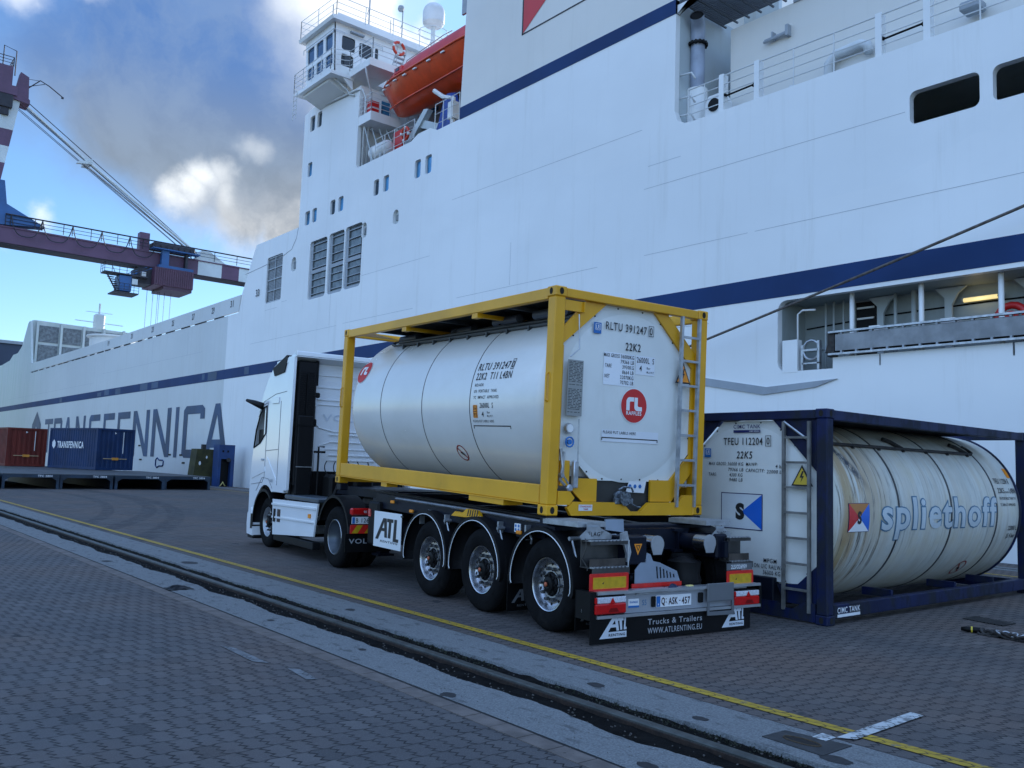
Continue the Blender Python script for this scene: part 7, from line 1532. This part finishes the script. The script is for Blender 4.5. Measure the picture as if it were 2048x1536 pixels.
# ---------------------------------------------------------------- tractor unit
tk_ = lthing('tractor_unit', 'white high roof truck tractor coupled to the tank trailer', 'truck', 1.22, 8.4)
prof = [(8.42, 1.12), (9.0, 1.12)] + [(9.52 + .66 * math.cos(R(a)), .52 + .72 * math.sin(R(a))) for a in range(125, 0, -15)] + [(10.18, .30), (10.46, .28), (10.52, .40), (10.55, 1.1), (10.50, 1.70), (10.42, 2.05), (10.28, 2.50), (10.02, 3.02), (9.72, 3.38), (9.38, 3.62), (9.0, 3.72), (8.42, 3.74)]
wnd = [(10.40, 1.98), (10.30, 2.35), (10.08, 2.68), (9.90, 2.80), (9.68, 2.84), (9.66, 2.28), (10.0, 2.08)]
XL, XR = -.05, 2.49
cab = objp('cab', MB().plate([prof, wnd], lambda u, v: (XL, u, v), (.03, 0, 0)).plate([prof, wnd], lambda u, v: (XR, u, v), (-.03, 0, 0)), M_CABW, tk_)
# wrap: front, roof and back skins between the sides
sk = MB(); ring = prof
for i in range(len(ring)):
    a, b = ring[i], ring[(i + 1) % len(ring)]
    if a[0] > 9.0 and a[0] < 10.2 and a[1] < 1.3: continue
    sk.add([(XL + .03, a[0], a[1]), (XR - .03, a[0], a[1]), (XR - .03, b[0], b[1]), (XL + .03, b[0], b[1])], [(0, 1, 2, 3)])
obj('cab_skin', sk, M_CABW, tk_, smooth=True, auto=25)
obj('cab_interior_shade', MB().box(.0, 2.44, 8.6, 9.92, 1.3, 2.95).box(.0, 2.44, 9.92, 10.28, 1.3, 2.36), M_BLACK, tk_)  # solid black blocks stand in for the shade inside the cab
gw_ = MB()
for x_ in (XL + .02, XR - .025): gw_.flat([wnd], lambda u, v: (x_, u, v))
obj('windscreen', MB().add([(.1, 10.52, 1.72), (2.34, 10.52, 1.72), (2.34, 10.05, 3.0), (.1, 10.05, 3.0)], [(0, 1, 2, 3)]), M_DKGLASS, tk_)
wt = MB().tube([(XL - .004, a, b) for a, b in wnd], .016, 6, closed=True); obj('window_seal', wt, M_PLASTIC, tk_)
obj('window_pillar', MB().box(XL - .003, XL + .028, 9.75, 9.80, 2.24, 2.80), M_CABW, tk_)
sl_ = MB()
for path in ([(9.63, 2.90), (9.63, 1.40), (9.75, 1.28), (10.46, 1.22)], [(9.63, 2.90), (9.95, 2.86), (10.2, 2.62)], [(8.45, 3.08), (9.2, 3.05), (9.9, 2.93), (10.15, 2.72)], [(8.85, 2.9), (8.85, 1.25)], [(8.85, 1.95), (9.63, 1.92)], [(9.1, 1.18), (9.35, 1.36), (9.75, 1.38), (10.1, 1.1)]):
    sl_.tube([(XL - .001, a, b) for a, b in path], .006, 4)
obj('panel_gap', sl_, mat('gap_grey', (.10, .11, .12), .6), tk_)
cr2 = MB().prism([(9.60, 1.5), (10.42, 1.34), (10.44, 1.40), (9.62, 1.60)], lambda u, v: (XL - .012, u, v), (.012, 0, 0)).prism([(8.9, 1.28), (9.5, 1.75), (9.5, 1.80), (8.9, 1.36)], lambda u, v: (XL - .010, u, v), (.01, 0, 0)).box(XL - .02, XL, 8.95, 9.35, 2.86, 2.98, ch=.01)
obj('door_crease', cr2, M_CABW, tk_)
dh = MB().box(XL - .015, XL - .001, 9.7, 9.85, 1.72, 1.76, ch=.005); obj('door_handle', dh, M_GREYP, tk_)
bd2 = MB().text('500', lambda u, v: (XL - .006, 9.28 - u, 1.30 + v), .06, .20, .02); obj('side_badge', bd2, M_GREYP, tk_)
mr = MB().tube([(-.06, 9.92, 2.83), (-.17, 10.12, 2.90), (-.29, 10.32, 2.965)], .045, 8, rs=[.075, .06, .03]); obj('camera_mirror_arm', mr, M_PLASTIC, tk_, smooth=True)
vs_ = MB().prism([(9.42, 3.58), (9.30, 3.42), (8.72, 3.46), (8.56, 3.76), (8.62, 3.79)], lambda u, v: (XL - .02, u, v), (.5, 0, 0)); obj('roof_visor', vs_, M_PLASTIC, tk_)
obj('roof_deflector', MB().prism([(9.2, 3.70), (8.42, 3.74), (8.12, 3.80), (8.10, 3.72), (8.42, 3.64), (9.2, 3.6)], lambda u, v: (XL - .01, u, v), (2.52, 0, 0)).box(XL - .01, XR, 8.09, 8.16, 3.735, 3.825, ch=.01), M_CABW, tk_)
dfm = MB().prism([(8.44, 1.16), (8.20, 1.18), (8.13, 3.72), (8.44, 3.74)], lambda u, v: (XL - .035, u, v), (.05, 0, 0)); obj('side_deflector', dfm, M_CABW, tk_); obj('side_deflector', MB().prism([(8.44, 1.16), (8.20, 1.18), (8.13, 3.72), (8.44, 3.74)], lambda u, v: (XR - .02, u, v), (.05, 0, 0)), M_CABW, tk_)
sn = MB().box(.03, .40, 8.16, 8.38, 1.25, 3.66, ch=.03).box(.05, .36, 8.10, 8.38, .95, 2.6, ch=.02); sno = obj('air_intake', sn, M_PLASTIC, tk_)
rb2 = MB()
for k in range(20): rb2.box(.055, .19, 8.150, 8.158, 2.63 + k * .042, 2.648 + k * .042).box(.22, .36, 8.150, 8.158, 2.63 + k * .042, 2.648 + k * .042)
rb2.box(.195, .215, 8.13, 8.16, 1.9, 3.4); rb2.box(.03, .39, 8.09, 8.16, 2.40, 2.43).box(.36, .47, 8.14, 8.2, 2.96, 3.06, ch=.02).box(.36, .42, 8.12, 8.2, 2.42, 2.55, ch=.02).box(.40, .44, 8.2, 8.3, 3.2, 3.68)
obj('intake_ribs', rb2, M_BLACK, sno); obj('intake_band', MB().box(.04, .37, 8.085, 8.095, 1.62, 1.635), M_STEEL, sno)
bwp = MB()
for z_ in (3.42, 3.18, 2.94): bwp.box(.52, 2.0, 8.400, 8.418, z_, z_ + .018)
for z_ in (2.26, 2.12, 1.86, 1.76): bwp.box(.80, 1.8, 8.400, 8.418, z_, z_ + .016)
bwp.tube([(a, 8.412, b) for a, b in [(.55, 2.85), (.50, 2.80), (.50, 2.48), (.58, 2.40), (.9, 2.33), (1.9, 2.33), (1.95, 2.4), (1.95, 2.85)]], .012, 5, closed=True)
bwp.tube([(a, 8.412, b) for a, b in [(.52, 1.4), (.52, 1.9), (.60, 2.05), (.85, 2.13), (1.8, 2.13)]], .012, 5).tube([(a, 8.412, b) for a, b in [(.62, 1.5), (.62, 1.85), (.72, 1.98), (1.8, 1.99)]], .010, 5)
obj('rear_wall_ribs', bwp, M_CABW, tk_); obj('rear_wall_emblem', MB().text('VOLVO', lambda u, v: (.64 + u, 8.409, 2.54 + v), .13, 1.15, .01), mat('emboss_white', (.55, .60, .66), .3), tk_)
obj('rear_wall_frame', MB().box(.42, XR, 8.38, 8.42, 3.66, 3.72).box(.42, .46, 8.39, 8.42, 1.3, 3.66), M_BLACK, tk_)
obj('lower_rear_shield', MB().box(.03, 2.4, 8.3, 8.41, .8, 1.55), M_BLACK, tk_)
# chassis of the tractor
obj('tractor_frame', MB().box(.72, .80, 4.9, 10.2, .72, 1.0).box(1.64, 1.72, 4.9, 10.2, .72, 1.0).box(.8, 1.64, 5.3, 5.4, .75, .98).box(.8, 1.64, 7.6, 7.7, .75, .98), M_CHASSIS, tk_)
obj('fifth_wheel', MB().box(.75, 1.7, 5.5, 6.6, 1.0, 1.14, ch=.03), M_RUSTYDK, tk_)
obj('deck_box', MB().box(.25, 2.2, 7.0, 8.2, .75, 1.02), M_CHASSIS, tk_)
cl_ = MB()
for j, x_ in enumerate((.62, .80, 1.0)):
    pts = []
    for k in range(90): t = k / 89; q = t * 22; pts.append((x_ + .05 * math.cos(q), 8.15 - 1.3 * t, 1.75 - .35 * math.sin(math.pi * t) + .05 * math.sin(q)))
    cl_.tube(pts, .010, 5)
obj('coiled_air_line', cl_, M_BLACK, tk_, smooth=True); obj('line_mast', MB().tube([(.48, 8.1, 1.0), (.48, 8.1, 2.02), (.58, 8.05, 2.02)], .018, 6).box(.40, .58, 8.0, 8.15, 1.9, 1.94), M_BLACK, tk_)
obj('cluttered_valves', MB().box(.5, .8, 7.5, 7.9, 1.02, 1.5, ch=.05).box(.9, 1.3, 7.3, 7.8, 1.02, 1.65, ch=.05).tube([(.45, 7.2, 1.1), (.6, 7.2, 1.5), (.9, 7.2, 1.45)], .03, 6), M_BLACK, tk_)
# side skirt
ski = MB().prism([(6.80, .43), (8.95, .30), (9.05, .98), (6.66, 1.01)][::-1], lambda u, v: (XL + .005, u, v), (.03, 0, 0)).prism([(6.79, .66), (9.0, .62), (9.0, .655), (6.79, .69)][::-1], lambda u, v: (XL - .015, u, v), (.02, 0, 0)).prism([(6.72, .90), (9.03, .87), (9.03, .905), (6.72, .935)][::-1], lambda u, v: (XL - .02, u, v), (.025, 0, 0)).box(XR - .03, XR, 6.7, 9.0, .35, 1.0)
objp('side_skirt', ski, M_CABW, tk_); obj('skirt_groove', MB().box(XL + .0, XL + .004, 6.82, 8.95, .648, .655), M_BLACK, tk_)
obj('running_board', MB().box(XL, .45, 6.66, 8.36, 1.02, 1.10, ch=.02), mat('board_blue_grey', (.05, .065, .08), .35), tk_); obj('sill', MB().box(XL + .01, .1, 6.82, 8.9, .20, .33, ch=.01), M_PLASTIC, tk_)
obj('skirt_reflector', MB().box(XL - .018, XL, 6.95, 7.05, .74, .81), M_ORANGE, tk_); obj('filler_recess', MB().box(XL - .003, XL + .002, 8.55, 8.72, .56, .80), mat('recess_maroon', (.02, .008, .012), .4), tk_); obj('filler_latch', MB().box(XL - .02, XL, 8.82, 8.9, .55, .80, ch=.01), M_PLASTIC, tk_)
# front fender arch and bumper
ff_ = arc_fender(tk_, XL - .03, .38, 9.52, .50, .64, -12, 130, None, 'front_mudguard', white=False)
obj('front_bumper', MB().prism([(10.12, .18), (10.50, .20), (10.54, .40), (10.52, .62), (10.30, .75), (10.16, .5)], lambda u, v: (XL - .02, u, v), (2.58, 0, 0)), M_CABW, tk_); obj('bumper_lip', MB().box(XL - .01, 2.48, 10.1, 10.48, .12, .19, ch=.02), M_PLASTIC, tk_); obj('step_well', MB().box(XL - .025, XL + .1, 10.16, 10.28, .32, .62), M_BLACK, tk_)
wheel(tk_, .02, 9.52, 'L', 'single', w=.31, m_rim=M_ALU); wheel(tk_, 2.42, 9.52, 'R', 'single', w=.31, m_rim=M_ALU)
wheel(tk_, -.01, 5.95, 'L', 'dual', w=.30); wheel(tk_, .33, 5.95, 'L', 'dual', w=.29); wheel(tk_, 2.45, 5.95, 'R', 'dual', w=.30); wheel(tk_, 2.11, 5.95, 'R', 'dual', w=.29)
obj('drive_axle', MB().tube([(.2, 5.95, .5), (2.2, 5.95, .5)], .12, 12), M_CHASSIS, tk_); obj('steer_axle', MB().tube([(.2, 9.52, .5), (2.2, 9.52, .5)], .08, 12), M_CHASSIS, tk_)
arc_fender(tk_, -.04, .34, 5.97, .50, .68, 20, 185, None, 'rear_mudguard', white=False); arc_fender(tk_, 2.48, 1.84, 5.97, .50, .68, 3, 185, .52, 'rear_mudguard', white=False)
obj('mudguard_tail', MB().box(-.035, .0, 5.27, 5.31, .34, .72), M_PLASTIC, tk_)
# tail of the tractor seen beside the trailer side box
rx0 = -.14
rl_ = obj('tail_lamp', MB().box(rx0, .40, 4.96, 5.06, .92, 1.03, ch=.02), M_LAMP, tk_); m_ = MB()
for k in range(3): m_.flat([[(.06 + k * .018, .975), (.072 + k * .018, .995), (.080 + k * .018, .995), (.068 + k * .018, .975), (.080 + k * .018, .955), (.072 + k * .018, .955)]], lambda u, v: (u, 4.957, v))
for k in range(6):
    for j in range(3): m_.flat([[(.13 + k * .03, .95 + j * .02), (.15 + k * .03, .95 + j * .02), (.15 + k * .03, .963 + j * .02), (.13 + k * .03, .963 + j * .02)]], lambda u, v: (u, 4.957, v))
obj('lamp_segments', m_, M_CLEAR, rl_)
tpl = obj('number_plate', MB().box(-.13, .40, 4.97, 4.98, .785, .895, ch=.004), M_WINK, tk_); obj('plate_characters', MB().text('B 126 NTS', lambda u, v: (-.065 + u, 4.966, .807 + v), .066, .43, .008), M_INK, tpl); obj('plate_band', MB().flat([[(-.127, .79), (-.08, .79), (-.08, .89), (-.127, .89)]], lambda u, v: (u, 4.967, v)), M_BLUED, tpl)
sb_ = obj('striped_board', MB().box(-.15, .38, 4.97, 4.985, .635, .77), M_REDREF, tk_)
for k in range(2): obj('board_stripe', MB().flat([[(-.13 + k * .22, .64), (-.04 + k * .22, .765), (.06 + k * .22, .765), (-.03 + k * .22, .64)]], lambda u, v: (u, 4.966, v)), M_YELREF, sb_)
mfp = obj('mud_flap', MB().box(-.20, .60, 5.04, 5.05, .34, .63), M_BLACK, tk_); obj('flap_lettering', MB().text('VOLVO', lambda u, v: (-.14 + u, 5.036, .475 + v), .072, .54, .02), mat('silver_lettering', (.45, .47, .50), .4, metal=.3), mfp)
obj('frame_lamp', MB().box(.32, .38, 5.1, 5.16, 1.13, 1.18, ch=.01), M_ORANGE, tk_)
